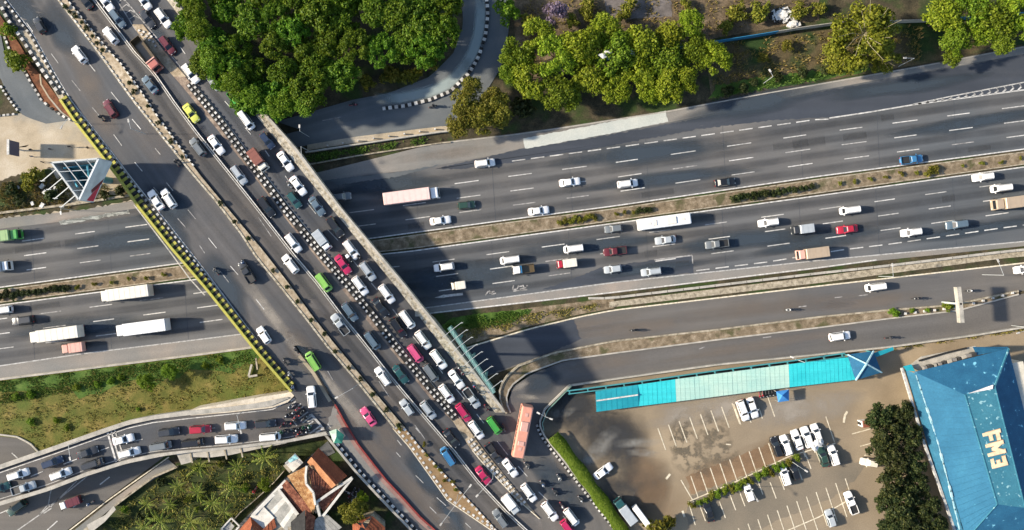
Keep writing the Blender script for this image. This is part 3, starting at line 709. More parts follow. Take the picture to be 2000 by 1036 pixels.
# ------------------------------------------------------------------ the flyover
ys = [-30 + 12 * i for i in range(92)]
def band(name, A, B, y0, y1, mat, parent=None, dz=0.0, zf=deckz, n=None, rows=1):
    n = n or max(4, int((y1 - y0) / 12))
    return ribbon(name, cut_y(A, y0, y1, n), cut_y(B, y0, y1, n), zf, mat, parent, dz, rows)
# deck slab: from the left edge to the right edge, with sides
nA = 90
dA = cut_y(DL, -30, 1062, nA)
RIGHT = RO[:-1] + [(988, 803), (985, 812), (1020, 900), (1056, 1016), (1068, 1066)]
dB = cut_y(RIGHT, -30, 1062, nA)
deck = st(ribbon('flyover_deck', dA, dB, deckz, A_DECK, rows=8))
def under(px, py):
    t = T(px, py)
    return max(-.3, deckz(px, py) - 1.3) if 430 < t < 1010 else -.3
for line, s in ((dA, 1), (dB, -1)):
    tag(prism('deck_girder', line, offset(line, -3.0 * s), under, lambda x, y: deckz(x, y) - .02, CONC_DIRTY, deck))
pil = []
for (x0, y0, x1, y1) in ((330, 470, 730, 500), (455, 620, 860, 610), (390, 545, 790, 560)):
    for k in range(5):
        q = (lerp(x0, x1, (k + .5) / 5), lerp(y0, y1, (k + .5) / 5)); vs, fs = [], []
        box(vs, fs, P(q[0], q[1], 2.5), (1.4, 1.4, 5.2))
        world_obj('pier', vs, fs, CONC, deck)
lane_b = band('bus_lane', PR, BW, -30, 1062, A_LANE, deck, .03)
lane_c = band('queue_lane', BW, CL, -30, 1010, A_DECK, deck, .03)
# kerbed strip and wall along the left edge
wall_y = empty('flyover_parapet', P(343, 480, 0)); tag(wall_y, 'low flyover parapet with yellow coping and black and yellow blocks along its edge', 'parapet')
yA = cut_y(YEL, 195, 766, 60)
# coping and sloped inner face
prism('coping', offset(yA, 1.5), offset(yA, -3.2), lambda x, y: deckz(x, y) - .3, lambda x, y: deckz(x, y) + 1.0, KYELLOW, wall_y)
blocks(yA, 13.2, (1.25, .55), deckz, KYELLOW, wall_y, 'wall_block', 0, -9.5); blocks(yA, 13.2, (1.25, .55), deckz, KBLACK, wall_y, 'wall_block', .5, -9.5)
kerb1 = empty('painted_kerb', P(300, 405, 0)); tag(kerb1, 'black and white kerb running inside the yellow parapet of the flyover', 'kerb')
kA = cut_y(E1, -30, 690, 70)
blocks(kA, 11.6, (.5, .3), deckz, KWHITE, kerb1, 'kerb_block', 0, 4.2, .42); blocks(kA, 11.6, (.5, .28), deckz, KBLACK, kerb1, 'kerb_block', .5, 4.5)
edge_line(offset(cut_y(E1, -30, 766, 70), -1.2), .2, WHITE, deck, deckz, .04)
band('side_walk', DL, E1, 60, 766, CONC_DIRTY, deck, .05)
kerb2 = empty('concrete_blocks', P(60, 100, 0)); tag(kerb2, 'row of chunky white and dark concrete blocks between the flyover and the reddish island', 'barrier')
kl2 = [(2, 14), (14, 38), (30, 60), (44, 78), (60, 104), (78, 132), (98, 160), (116, 186)]
blocks(kl2, 14.5, (.7, .5), deckz, KWHITE, kerb2, 'concrete_block'); blocks(kl2, 14.5, (.6, .4), deckz, KBLACK, kerb2, 'concrete_block', .5)
tag(bars_obj('utility_pipe', [(P(262, 400, 4.9), P(333, 493, 4.9)), (P(333, 493, 4.9), P(372, 546, 4.9)), (P(372, 546, 4.9), P(400, 577, 4.9))], .25, KWHITE), 'long white pipe fixed beneath the yellow edge of the flyover', 'pipe')

# planted median
plm = empty('planter_median', P(480, 480, 0)); tag(plm, 'long tan planted median with pale kerbs dividing the flyover carriageways', 'planter')
TAN = noise_mat('tan median soil', [(.3, (.18, .14, .09)), (.5, (.30, .24, .165)), (.72, (.44, .38, .29))], .9, 7, .95, .25, 6, bump=.4)
BROWN = noise_mat('brown median soil', [(.3, (.17, .105, .05)), (.6, (.25, .165, .085)), (.8, (.32, .23, .14))], .4, 6, .95, .15, 6)
pa, pb = cut_y(PL, -30, 836, 72), cut_y(PR, -30, 836, 72)
prism('planter_soil', offset(pa, -2.4), offset(pb, 1), lambda x, y: deckz(x, y) - .1, lambda x, y: deckz(x, y) + .38, TAN, plm)
prism('planter_kerb', offset(pa, .5), offset(pa, -3), lambda x, y: deckz(x, y) - .1, lambda x, y: deckz(x, y) + .5, STONE, plm)
prism('planter_kerb', offset(pb, 1.2), offset(pb, -.6), lambda x, y: deckz(x, y) - .1, lambda x, y: deckz(x, y) + .46, CONC_DIRTY, plm)
blocks(cut_y(PL, -30, 300, 30), 11, (.3, .62), deckz, KWHITE, plm, 'kerb_block', 0, -2); blocks(cut_y(PR, -30, 330, 30), 11, (.3, .6), deckz, KWHITE, plm, 'kerb_block', 0, -1.5)
prism('planter_shade_strip', offset(pb, -.8), offset(pb, -3.2), lambda x, y: deckz(x, y) - .1, lambda x, y: deckz(x, y) + .22, KBLACK, plm)  # black strip stands in for the shadow beside the planter
pm2 = empty('planter_median', P(860, 940, 0)); tag(pm2, 'tapering brown median with white kerb dots at the lower end of the flyover', 'planter')
qa, qb = cut_y(PL, 836, 1050, 26), cut_y(PR, 836, 1050, 26)
prism('planter_soil', qa, qb, lambda x, y: deckz(x, y) - .1, lambda x, y: deckz(x, y) + .22, BROWN, pm2)
blocks(qa, 11, (.5, .3), deckz, KWHITE, pm2, 'kerb_block', 0, -3); blocks(qb, 11, (.5, .3), deckz, KWHITE, pm2, 'kerb_block', 0, 2)
edge_line(offset(qa, 1.5), .22, CREAM, deck, deckz, .05)

# twin rail barrier beside the bus lane
bwb = empty('lane_barrier', P(540, 456, 0)); tag(bwb, 'thin low concrete barrier with two pale rails between bus lane and queue lane', 'barrier')
bc = cut_y(BW, -30, 1062, 90)
prism('barrier_base', offset(bc, 2.6), offset(bc, -2.6), lambda x, y: deckz(x, y) - .1, lambda x, y: deckz(x, y) + .28, CONC_DIRTY, bwb)
for s in (1.9, -1.9):
    prism('rail', offset(bc, s + .7), offset(bc, s - .7), lambda x, y: deckz(x, y) + .2, lambda x, y: deckz(x, y) + .55, KWHITE, bwb)

# black and white centre barrier
cb = empty('centre_barrier', P(632, 503, 0)); tag(cb, 'black centre barrier with two rows of white blocks separating the queueing lanes', 'barrier')
cc = resample(C3, 120)
prism('barrier_base', offset(cc, 7.2), offset(cc, -7.2), lambda x, y: deckz(x, y) - .1, lambda x, y: deckz(x, y) + .30, KBLACK, cb)
for s in (4.0, -4.0): blocks(cc, 10.6, (.50, .55), deckz, WHITE, cb, 'kerb_block', .1, s, .42)
# tan strip beside it, gores
gore = empty('paved_strip', P(620, 520, 0)); tag(gore, 'narrow dusty paved strip along the foot of the black and white barrier', 'pavement')
DUST = noise_mat('dusty brown paving', [(.3, (.10, .075, .06)), (.48, (.19, .145, .115)), (.7, (.33, .265, .20))], .8, 7, .95, .25, 5)
ca, cbb = cut_y(CL, 150, 818, 60), cut_y(CR, 150, 818, 60)
prism('strip_paving', ca, [(lerp(a[0], b[0], .75), a[1]) for a, b in zip(ca, cbb)], lambda x, y: deckz(x, y) - .1, lambda x, y: deckz(x, y) + .14, DUST, gore)
ga, gb = cut_y(CL, 818, 1012, 24), cut_y(CR, 818, 1012, 24)
tip = empty('paved_strip', P(960, 915, 0)); tag(tip, 'tapering tan paved median with two rows of white dots near the merging bus', 'pavement')
prism('strip_paving', ga, gb, lambda x, y: deckz(x, y) - .1, lambda x, y: deckz(x, y) + .14, TAN, tip)
tl = [((a[0] + b[0]) / 2, a[1]) for a, b in zip(ga, gb)][5:22]
for s in (4.5, -1.5): blocks(tl, 10, (.55, .3), lambda x, y: deckz(x, y) + .1, KWHITE, tip, 'kerb_block', 0, s, .5)
edge_line(offset(cut_y(CR, 140, 1012, 80), 1), .25, CONC, deck, deckz, .06)
edge_line(cut_y(CL, 880, 1014, 14), .2, CREAM, deck, deckz, .3)
edge_line(cut_y(CL, -30, 60, 8), .25, FADED, deck, deckz, .06); edge_line(cut_y(CR, -30, 140, 12), .25, FADED, deck, deckz, .06)
for k in range(5):
    y = -6 + 11 * k; xa, xb = X_at(CL, y), X_at(CR, y - 4); mid = ((xa + xb) / 2 + 1, y - 7)
    dash((xa, y), mid, .2, FADED, deck, deckz, .07, 'chevron'); dash(mid, (xb, y - 2), .2, FADED, deck, deckz, .07, 'chevron')
g2 = empty('paved_strip', P(290, 80, 0)); tag(g2, 'tan wedge of paving dotted with white studs beside the brown dump truck', 'pavement')
h1, h2 = cut_y(CL, 48, 150, 8), cut_y(CR, 48, 150, 8)
prism('strip_paving', h1, [(lerp(a[0], b[0], .8), a[1]) for a, b in zip(h1, h2)], lambda x, y: deckz(x, y) - .1, lambda x, y: deckz(x, y) + .12, TAN, g2)
for x, y in ((272, 60), (277, 68), (283, 76), (281, 63), (287, 71), (292, 79), (296, 72), (300, 82), (292, 66), (304, 90)):
    vs, fs = [], []; box(vs, fs, P(x, y, deckz(x, y) + .25), (.45, .45, .3), .6); world_obj('kerb_block', vs, fs, KWHITE, g2)

# stone coped right parapet
rp = empty('flyover_parapet', P(700, 455, 0)); tag(rp, 'broad tan stone parapet with pitted coping along the far edge of the flyover', 'parapet')
ra, rb = cut_y(RI, -30, 806, 70), cut_y(RO, -30, 806, 70)
prism('parapet_wall', ra, rb, lambda x, y: deckz(x, y) - 1.2, lambda x, y: deckz(x, y) + .7, STONE, rp)
prism('coping', [(lerp(a[0], b[0], .68), lerp(a[1], b[1], .68)) for a, b in zip(ra, rb)], [(lerp(a[0], b[0], .97), lerp(a[1], b[1], .97)) for a, b in zip(ra, rb)], lambda x, y: deckz(x, y) + .6, lambda x, y: deckz(x, y) + .95, CONC, rp)
blocks(offset(ra, -3.5), 12.5, (.45, .75), deckz, STONE, rp, 'wall_block', 0, 0, .6)
for k in range(16):
    x, y = interp(k, [(0, 890), (15, 972)]), interp(k, [(0, 712), (15, 800)])
    if k % 2: continue

# lane marks on the flyover
for a, b in (((140, 157), (157, 178)), ((180, 210), (193, 225)), ((222, 263), (238, 285)), ((263, 317), (278, 335)), ((217, 180), (233, 200)), ((258, 233), (275, 253)), ((303, 290), (313, 302)),
             ((367, 410), (382, 428)), ((347, 427), (363, 445)), ((390, 480), (400, 495)), ((407, 465), (423, 485)), ((450, 520), (465, 537)), ((430, 530), (447, 552)), ((300, 366), (312, 380)), ((325, 357), (338, 373)),
             ((774, 884), (782, 893)), ((812, 929), (827, 944)), ((853, 972), (871, 988)), ((839, 990), (852, 1003)), ((909, 1022), (920, 1032)), ((100, 105), (114, 124)), ((500, 585), (516, 605)), ((640, 725), (650, 742)),
             ((52, 45), (64, 62)), ((170, 120), (186, 140)), ((776, 860), (784, 870)), ((812, 836), (820, 846)), ((640, 828), (646, 836))):
    dash(a, b, .17, WHITE if (a[0] + a[1]) % 3 else FADED, deck, deckz, .06)
for a, b in (((439, 198), (448, 208)), ((479, 250), (490, 263)), ((518, 294), (526, 306)), ((557, 344), (567, 358)), ((600, 397), (617, 418)), ((640, 449), (660, 470)), ((686, 505), (700, 522)), ((725, 553), (737, 567)), ((767, 604), (779, 620)), ((806, 657), (820, 674)),
             ((856, 718), (865, 730)), ((891, 760), (907, 780)), ((931, 809), (945, 827)), ((971, 862), (992, 889)), ((1012, 911), (1030, 931)), ((1052, 961), (1071, 979)), ((1100, 1008), (1118, 1030)), ((395, 140), (406, 153)), ((352, 92), (362, 106))):
    dash(a, b, .17, WHITE, deck, lambda x, y: apron(x, y) if T(x, y) > 1330 else deckz(x, y), .07)
for a, b in (((505, 425), (530, 462)), ((420, 300), (440, 328)), ((740, 745), (760, 775)), ((810, 830), (830, 858))): dash(a, b, .15, FADED, deck, deckz, .07)
# red rail between the main carriageway and the slip lane
rr = empty('median_rail', P(720, 900, 0)); tag(rr, 'low separator painted red at its lower end beside the slip lane', 'barrier')
rs = resample(RS, 50)
prism('rail', [p for p in offset(rs, 1.6) if p[1] > 790], [p for p in offset(rs, -1.4) if p[1] > 0][-len([p for p in offset(rs, 1.6) if p[1] > 790]):], lambda x, y: deckz(x, y) - .05, lambda x, y: deckz(x, y) + .45, RED_P, rr)
up = [p for p in rs if p[1] < 792]
prism('rail', offset(up, 1.2), offset(up, -1.2), lambda x, y: deckz(x, y) - .05, lambda x, y: deckz(x, y) + .35, KBLACK, rr)
low = [p for p in rs if p[1] > 800]
ribbon('red_pavement', offset(low, 2), [(p[0], p[1]) for p in offset(low, 9)], deckz, PINK_P, deck, .05)
up2 = [p for p in rs if 690 < p[1] < 790]
ribbon('worn_pavement', offset(up2, 1.5), offset(up2, 8), deckz, SAND, deck, .05)
polygon('worn_pavement', [(636, 838), (652, 792), (672, 828), (700, 872), (752, 938), (800, 1000), (780, 1000), (740, 950), (690, 890), (660, 862)], deckz, SHOULDER, deck, 2, dz=.035)
streak('pale_streak', [(470, 540), (510, 588), (560, 655), (610, 715), (660, 770), (700, 815), (728, 862)], 3.2, deckz, DUSTY, deck, .036)
streak('pale_streak', [(640, 770), (690, 830), (740, 890), (790, 940), (850, 1000), (900, 1050)], 4.2, deckz, DUSTB, deck, .033)
for q in ((300, 80, 40, 26, 50), (330, 400, 60, 36, 50), (440, 560, 80, 34, 52), (830, 930, 60, 26, 48), (880, 1010, 50, 26, 48), (40, 20, 60, 40, 50), (120, 60, 60, 34, 50), (340, 460, 60, 30, 52)): stain('bluish_patch', *q, deckz, BLUISH, deck, .02 + q[0] * 1e-5, seed=q[0])
for q in ((170, 150, 70, 30, 54), (300, 280, 80, 30, 54), (200, 230, 60, 24, 52), (590, 690, 70, 26, 52), (760, 860, 60, 26, 50), (640, 800, 50, 20, 60)): stain('dust_film', *q, deckz, DUSTB, deck, .022 + q[0] * 1e-5, seed=q[0])
for A_, o_, w_ in ((PR, -24, 1.8), (BW, -13, 2.0), (C3, -26, 1.9), (C3, 40, 1.9)):
    ln = [p for p in offset(cut_y(A_, -20 if A_ is not C3 else 165, 1000 if A_ is not C3 else 812, 40), o_)]
    streak('wheel_track', ln, w_, deckz, OIL, deck, .045, .04)
streak('wheel_track', offset(cut_y(RI, 210, 800, 30), 22), 2.0, deckz, OIL, deck, .045, .05)
# slip lane wall
sw = empty('flyover_parapet', P(720, 950, 0)); tag(sw, 'grey parapet of the slip lane above the tiled house, edged with white dots', 'parapet')
sl = resample(SW, 40)
prism('parapet_wall', offset(sl, 4.2), offset(sl, 0), lambda x, y: -.1, lambda x, y: deckz(x, y) + .85, CONC, sw)
blocks(sl, 13.5, (.55, .5), deckz, KWHITE, sw, 'kerb_block', 0, -4.5); blocks(sl, 13.5, (.5, .4), deckz, KBLACK, sw, 'kerb_block', .5, -4.5)
hut = empty('guard_hut', P(657, 853, 3.9)); tag(hut, 'small guard hut with a faceted green roof where the ramp meets the flyover', 'hut')
c0 = P(657, 853, 6.6); vs = [P(643, 843, 6.1), P(657, 838, 6.1), P(672, 850, 6.1), P(668, 866, 6.1), P(652, 866, 6.1), c0]
GREEN_R = noise_mat('green tarpaulin', [(.3, (.012, .10, .075)), (.7, (.03, .19, .14))], .6, 5, .7, .15, 6); GREEN_L = noise_mat('pale green sheet', [(.3, (.26, .36, .28)), (.7, (.42, .52, .42))], .6, 5, .7, .15, 6)
for k, m in enumerate((GREEN_L, GREEN_R, GREEN_R, GREEN_R, GREEN_L)):
    a, b = vs[k], vs[(k + 1) % 5]; nz = Vector((0, 0, .06))
    world_obj('roof_panel', [a, b, c0, a - nz, b - nz, c0 - nz], [(0, 2, 1), (3, 4, 5), (0, 1, 4, 3), (1, 2, 5, 4), (2, 0, 3, 5)], m, hut)
v2, f2_ = [], []; box(v2, f2_, (c0.x, c0.y, 5.0), (2.2, 2.2, 2.2), .5); world_obj('wall', v2, f2_, CONC, hut)

# ------------------------------------------------------------------ the ramp with the queue of cars
r1, r2 = resample(RT, 50), resample(RB, 50)
ramp = st(ribbon('ramp_deck', resample(RT + [(571, 768), (574, 766)], 50), resample(RB + [(642, 848)], 50), rampz, A_DECK, rows=4, dz=-.01))
ra_, rb_ = resample(RTi, 50), resample(RBi, 50)
for nm, a, b, lab in (('ramp_parapet', r1, ra_, 'pale parapet of the curved ramp on the grass bank side'), ('ramp_parapet', rb_, r2, 'pale parapet of the curved ramp above the palms and the lower road')):
    o = empty(nm, P(a[25][0], a[25][1], 0)); tag(o, lab, 'parapet')
    if 'grass' in lab:
        prism('parapet_wall', a, [(lerp(p[0], q[0], .7), lerp(p[1], q[1], .7)) for p, q in zip(a, b)], lambda x, y: rampz(x, y) - 1.0, lambda x, y: rampz(x, y) + .75, CONC, o)
    else:
        prism('parapet_wall', [(lerp(p[0], q[0], .3), lerp(p[1], q[1], .3)) for p, q in zip(a, b)], b, lambda x, y: rampz(x, y) - 1.0, lambda x, y: rampz(x, y) + .75, CONC, o)
tag(prism('ramp_girder', offset(r1, 3), offset(r2, -3), lambda x, y: rampz(x, y) - 1.1, lambda x, y: rampz(x, y) - .08, CONC_DIRTY, ramp))
mark = lambda a, b, w=.2, m=WHITE: dash(a, b, w, m, ramp, rampz, .05)
edge_line(offset(ra_, 2.5), .2, WHITE, ramp, rampz, .05); edge_line(offset(rb_, -2.0), .16, WHITE, ramp, rampz, .05)
for a, b in (((0, 949), (20, 942)), ((60, 931), (84, 921)), ((124, 907), (150, 897)), ((196, 880), (213, 874)), ((262, 862), (279, 858)), ((407, 838), (420, 836))): mark(a, b)
mark((210, 845), (227, 903), .45); mark((217, 842), (234, 900), .35); mark((224, 840), (238, 882), .3)
mark((573, 768), (632, 838), .5)
for a, b in (((583, 818), (603, 804)), ((587, 823), (608, 809)), ((591, 826), (610, 812)), ((599, 826), (613, 817)), ((605, 847), (627, 831)), ((616, 847), (630, 838)), ((568, 784), (576, 778)), ((570, 790), (578, 784)), ((567, 798), (577, 791)), ((571, 820), (580, 832)), ((582, 793), (588, 789)), ((588, 797), (594, 793)), ((603, 829), (612, 823))): mark(a, b, .32)
ledge = empty('abutment', P(380, 895, 0)); tag(ledge, 'pale concrete abutment ledge jutting out under the ramp above the palms', 'abutment')
lg = [(344, 885), (354, 908), (374, 903), (372, 893), (410, 894), (450, 889), (500, 878), (560, 866), (556, 860), (448, 874), (372, 880)]
vs = [P(x, y, 4.2) for x, y in lg]; n = len(vs); vs += [Vector((v.x, v.y, 0)) for v in vs]
world_obj('ledge', vs, [tuple(range(n)), tuple(reversed(range(n, 2 * n)))] + [(i, i + n, (i + 1) % n + n, (i + 1) % n) for i in range(n)], CONC, ledge)
for x, y in ((374, 893), (407, 891), (441, 886), (472, 882)):
    v2, f2_ = [], []; box(v2, f2_, P(x, y + 2, 4.25), (.3, 2.2, .2), .2); world_obj('rib', v2, f2_, CONC_DIRTY, ledge)
shelf = empty('abutment', P(480, 790, 0)); tag(shelf, 'wide pale concrete shelf where the ramp wall widens beside the grass bank', 'abutment')
lg = [(372, 801), (440, 788), (500, 777), (560, 768), (572, 764), (574, 774), (562, 786), (531, 797), (448, 806), (372, 812)]
vs = [P(x, y, rampz(x, y) + .5) for x, y in lg]; n = len(vs); vs += [Vector((v.x, v.y, 0)) for v in vs]
world_obj('ledge', vs, [tuple(reversed(range(n))), tuple(range(n, 2 * n))] + [(i, (i + 1) % n, (i + 1) % n + n, i + n) for i in range(n)], noise_mat('cream concrete', [(.3, (.42, .36, .27)), (.6, (.58, .52, .42)), (.8, (.66, .61, .52))], .4, 5, .9, .15, 5, spots=((.2, .15, .1), .5, .68, .05)), shelf)
for (x, y) in ((90, 915), (290, 850), (420, 842)):
    v2, f2_ = [], []; box(v2, f2_, P(x, y, 2.0), (1.5, 1.5, 4.2), .3); world_obj('pier', v2, f2_, CONC, ramp)

# ------------------------------------------------------------------ compound wall, canopy, blue roofs
cw = empty('compound_wall', P(1400, 715, 0)); tag(cw, 'stained concrete compound wall running round the parking lot', 'wall')
wv = resample([(p[0], p[1]) for p in WALL_T] + WALL_L[1:], 120)
prism('wall_base', offset(wv, -1.6), offset(wv, 1.6), lambda x, y: -.1, lambda x, y: apron(x, y) + 1.1, CONC, cw)
bl_ = resample(WALL_L[2:], 40)
blocks(bl_, 9, (.5, .5), apron, KWHITE, cw, 'kerb_block', 0, 5.5); blocks(bl_, 9, (.5, .4), apron, KBLACK, cw, 'kerb_block', .5, 5.5)
gw = resample([(1115, 752), (1068, 800), (1056, 829), (1060, 842)], 14)
prism('green_coping', offset(gw, -3.4), offset(gw, -1.8), lambda x, y: 0.0, lambda x, y: apron(x, y) + 1.35, plain('green grey coping', (.13, .22, .18), .8), cw)
TEALF = plain('teal steel frame', (.05, .22, .24), .5)
sf = empty('steel_fence', P(1380, 725, 0)); tag(sf, 'teal steel frame fence with dark openings behind the long canopy', 'fence')
fa, fb = [(1108, 764), (1245, 746), (1400, 724), (1540, 706), (1650, 690)], [(1110, 770), (1245, 753), (1400, 731), (1540, 713), (1650, 697)]
bl_top = [(x, y + 7) for x, y in fb]
st(ribbon('drain', cut_x(fa, 1112, 1650, 14), cut_x(bl_top, 1112, 1650, 14), flat(.04), KBLACK))  # flat black strip painted for the shaded openings behind the canopy
segs = []
for k in range(16):
    x = 1112 + 35.5 * k
    segs.append((P(x, Y_at(fa, x), 2.0), P(x + 1, Y_at(fb, x), 2.0)))
    v2, f2_ = [], []; box(v2, f2_, P(x, Y_at(fa, x) + 3, 1), (.18, .18, 2.0)); world_obj('post', v2, f2_, TEALF, sf)
for sg in segs: bars_obj('cross_bar', [sg], .25, TEALF, sf)
bars_obj('top_rail', [(P(a[0], a[1], 2.05), P(b[0], b[1], 2.05)) for a, b in zip(fa, fa[1:])], .28, TEALF, sf)
bars_obj('top_rail', [(P(a[0], a[1], 2.1), P(b[0], b[1], 2.1)) for a, b in zip(fb, fb[1:])], .22, TEALF, sf)

cano = empty('canopy', P(1420, 760, 0)); tag(cano, 'long turquoise walkway canopy with a pale mint middle section by the parking lot', 'canopy')
CY1 = noise_mat('deep turquoise sheet', [(.3, (.012, .21, .27)), (.7, (.02, .28, .34))], .25, 5, .5, .08, 5, uvs=(.05, 3, 1), streak=.06)
CY2 = noise_mat('bright turquoise sheet', [(.3, (.02, .38, .42)), (.7, (.04, .48, .51))], .25, 5, .5, .08, 5, streak=.06, uvs=(.05, 3, 1))
CY3 = noise_mat('mint sheet', [(.3, (.24, .44, .40)), (.55, (.34, .50, .43)), (.8, (.43, .54, .45))], .12, 5, .55, .08, 5, streak=.06, uvs=(.05, 3, 1))
tl_, bl2 = [(1163, 765), (1245, 752), (1320, 741), (1540, 712), (1668, 697)], [(1166, 805), (1246, 794), (1320, 785), (1540, 757), (1672, 742)]
lim = [(1163, 1204, CY1), (1204, 1246, CY1), (1246, 1283, CY2), (1283, 1319, CY2)] + [(1319 + 36.9 * k, 1319 + 36.9 * (k + 1), CY3) for k in range(6)] + [(1540.4 + 32 * k, 1540.4 + 32 * (k + 1), CY2) for k in range(4)]
for k, (a, b, m) in enumerate(lim):
    zr = 3.35 if k > 1 else 3.6
    mid = .45
    tp = [(a, Y_at(tl_, a)), (b, Y_at(tl_, b))]; bt = [(a + 2, Y_at(bl2, a + 2)), (b + 2, Y_at(bl2, b + 2))]
    md = [(lerp(p[0], q[0], mid), lerp(p[1], q[1], mid)) for p, q in zip(tp, bt)]
    dzz = .0 if k % 2 else .015
    V = [P(*tp[0], 3.0 + dzz), P(*tp[1], 3.0 + dzz), P(*md[0], zr + dzz), P(*md[1], zr + dzz), P(*bt[0], 2.95 + dzz), P(*bt[1], 2.95 + dzz)]
    V += [v - Vector((0, 0, .08)) for v in V]
    world_obj('roof_sheet', V, [(0, 2, 3, 1), (2, 4, 5, 3), (6, 7, 9, 8), (8, 9, 11, 10), (0, 1, 7, 6), (4, 10, 11, 5), (0, 6, 8, 2), (2, 8, 10, 4), (1, 3, 9, 7), (3, 5, 11, 9)], m, cano, uv=[((v.x) , (v.y)) for v in V])
    for r_ in range(1, 5):
        t_ = r_ / 4.0 - .02; up = Vector((0, 0, .03)); bars_obj('sheet_rib', [(lerp(V[0], V[1], t_) + up, lerp(V[2], V[3], t_) + up), (lerp(V[2], V[3], t_) + up, lerp(V[4], V[5], t_) + up)], .02, m, cano)
bars_obj('ridge_cap', [(P(1165, 783, 3.66), P(1246, 771.5, 3.66))], .3, WHITE, cano)
for k in range(15):
    x = 1172 + 35 * k
    v2, f2_ = [], []; box(v2, f2_, P(x, Y_at(bl2, x) - 3, 1.4), (.14, .14, 2.9)); world_obj('post', v2, f2_, TEALF, cano)

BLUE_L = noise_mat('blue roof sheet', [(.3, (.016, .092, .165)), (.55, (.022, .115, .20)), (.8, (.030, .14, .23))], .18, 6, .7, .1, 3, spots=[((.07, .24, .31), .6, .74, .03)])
BLUE_T = noise_mat('teal roof sheet', [(.3, (.028, .135, .195)), (.55, (.042, .17, .23)), (.8, (.06, .21, .27))], .18, 6, .7, .1, 3, spots=[((.25, .44, .47), 1.1, .64, .02)])
BLUE_D = noise_mat('dark blue roof and painted shade', [(.3, (.011, .072, .145)), (.55, (.015, .092, .175)), (.8, (.022, .115, .205))], .4, 6, .75, .16, 5, spots=[((.16, .42, .55), .8, .68, .03)])  # darker blue, also used to paint shade on the east slope
BLUE_LEAN = noise_mat('faded lean-to sheet', [(.3, (.012, .07, .12)), (.6, (.02, .11, .18)), (.8, (.05, .17, .24))], .3, 6, .6, .15, 4)
EDGE_P = noise_mat('pale roof edge', [(.3, (.14, .34, .40)), (.6, (.38, .52, .55))], 1.2, 5, .6, .15, 4)
def slab(name, pts, th, mat, parent):
    V = [Vector(p) for p in pts]; n = len(V)
    nrm = (V[1] - V[0]).cross(V[2] - V[0])
    if nrm.z < 0: V = V[::-1]
    V2 = [v - Vector((0, 0, th)) for v in V]
    return world_obj(name, V + V2, [tuple(range(n)), tuple(reversed(range(n, 2 * n)))] + [(i, i + n, (i + 1) % n + n, (i + 1) % n) for i in range(n)], mat, parent, uv=[(v.x, v.y) for v in V + V2])
pav = empty('pavilion', P(1690, 715, 0)); tag(pav, 'square blue pyramid roofed pavilion at the end of the turquoise canopy', 'pavilion')
pk = P(1692, 711, 5.2); cn = [P(1655, 693, 3.4), P(1706, 686, 3.4), P(1722, 728, 3.4), P(1671, 743, 3.4)]
for k in range(4): slab('roof_panel', [cn[k], cn[(k + 1) % 4], pk], .08, (BLUE_D, BLUE_D, BLUE_D, BLUE_D)[k], pav)
bars_obj('ridge_cap', [(c + Vector((0, 0, .06)), pk + Vector((0, 0, .08))) for c in cn], .3, EDGE_P, pav)
for c in cn:
    v2, f2_ = [], []; q = lerp(c, Vector((pk.x, pk.y, c.z)), .1); box(v2, f2_, (q.x, q.y, 1.6), (.25, .25, 3.3)); world_obj('post', v2, f2_, TEALF, pav)
slab('side_roof', [P(1706, 690, 3.1), P(1744, 678, 3.1), P(1746, 684, 3.0), P(1712, 698, 3.0)], .08, CY1, pav)
tent = empty('blue_tent', P(1527, 772, 0)); tag(tent, 'small blue pop-up tent standing against the canopy by the parked motorbikes', 'tent')
pk = P(1528, 773, 3.3); cn = [P(1516, 765, 2.4), P(1541, 761, 2.4), P(1541, 783, 2.4), P(1520, 786, 2.4)]
TENT = noise_mat('blue tent cloth', [(.3, (.03, .15, .40)), (.7, (.06, .24, .52))], .6, 5, .8, .1, 5)
for k in range(4): slab('tent_panel', [cn[k], cn[(k + 1) % 4], pk], .03, TENT, tent)
for c in cn:
    v2, f2_ = [], []; box(v2, f2_, (lerp(c.x, pk.x, .06), lerp(c.y, pk.y, .06), 1.2), (.06, .06, 2.4)); world_obj('pole', v2, f2_, KWHITE, tent)

hall = empty('hall_building', P(1890, 880, 0)); tag(hall, 'large hall with a bright blue hipped roof lettered in cream', 'building')
ZE, ZT, ZL = 7.0, 10.6, 5.2
A_, B_ = P(1786, 727, ZE), P(1970, 681, ZE)
D_, C_ = P(1884, 771, ZT + .25), P(1942, 755, ZT)
Gd, Gc = P(1947, 985, ZT + .25), P(2001, 992, ZT)
SWc, SEc = P(1888, 1052, ZE), P(2062, 1040, ZE)
slab('west_roof', [A_, D_, Gd, SWc], .12, BLUE_L, hall)
for k in range(1, 26):
    t = k / 26; f_ = lerp(A_, SWc, t); g_ = lerp(D_, Gd, max(0, min(1, (t - .10) / .80))); f_ = f_ if .04 < t < .93 else lerp(f_, g_, .05)
    bars_obj('roof_seam', [(f_ + Vector((0, 0, .02)), g_ + Vector((0, 0, .02)))], .05, BLUE_L, hall)
slab('north_roof', [A_, B_, C_, D_], .12, BLUE_D, hall)
slab('east_roof', [B_, P(2040, 960, ZE), SEc, Gc, C_], .12, BLUE_D, hall)  # shade of the slope turned from the sun is in its darker blue
slab('south_roof', [Gd, Gc, SEc, SWc], .12, BLUE_D, hall)
slab('top_roof', [D_ + Vector((0, 0, .12)), C_ + Vector((0, 0, .12)), Gc + Vector((0, 0, .12)), Gd + Vector((0, 0, .12))], .1, BLUE_T, hall)
bars_obj('ridge_cap', [(B_ + Vector((0, 0, .05)), C_ + Vector((0, 0, .1)))], .3, BLUE_T, hall)
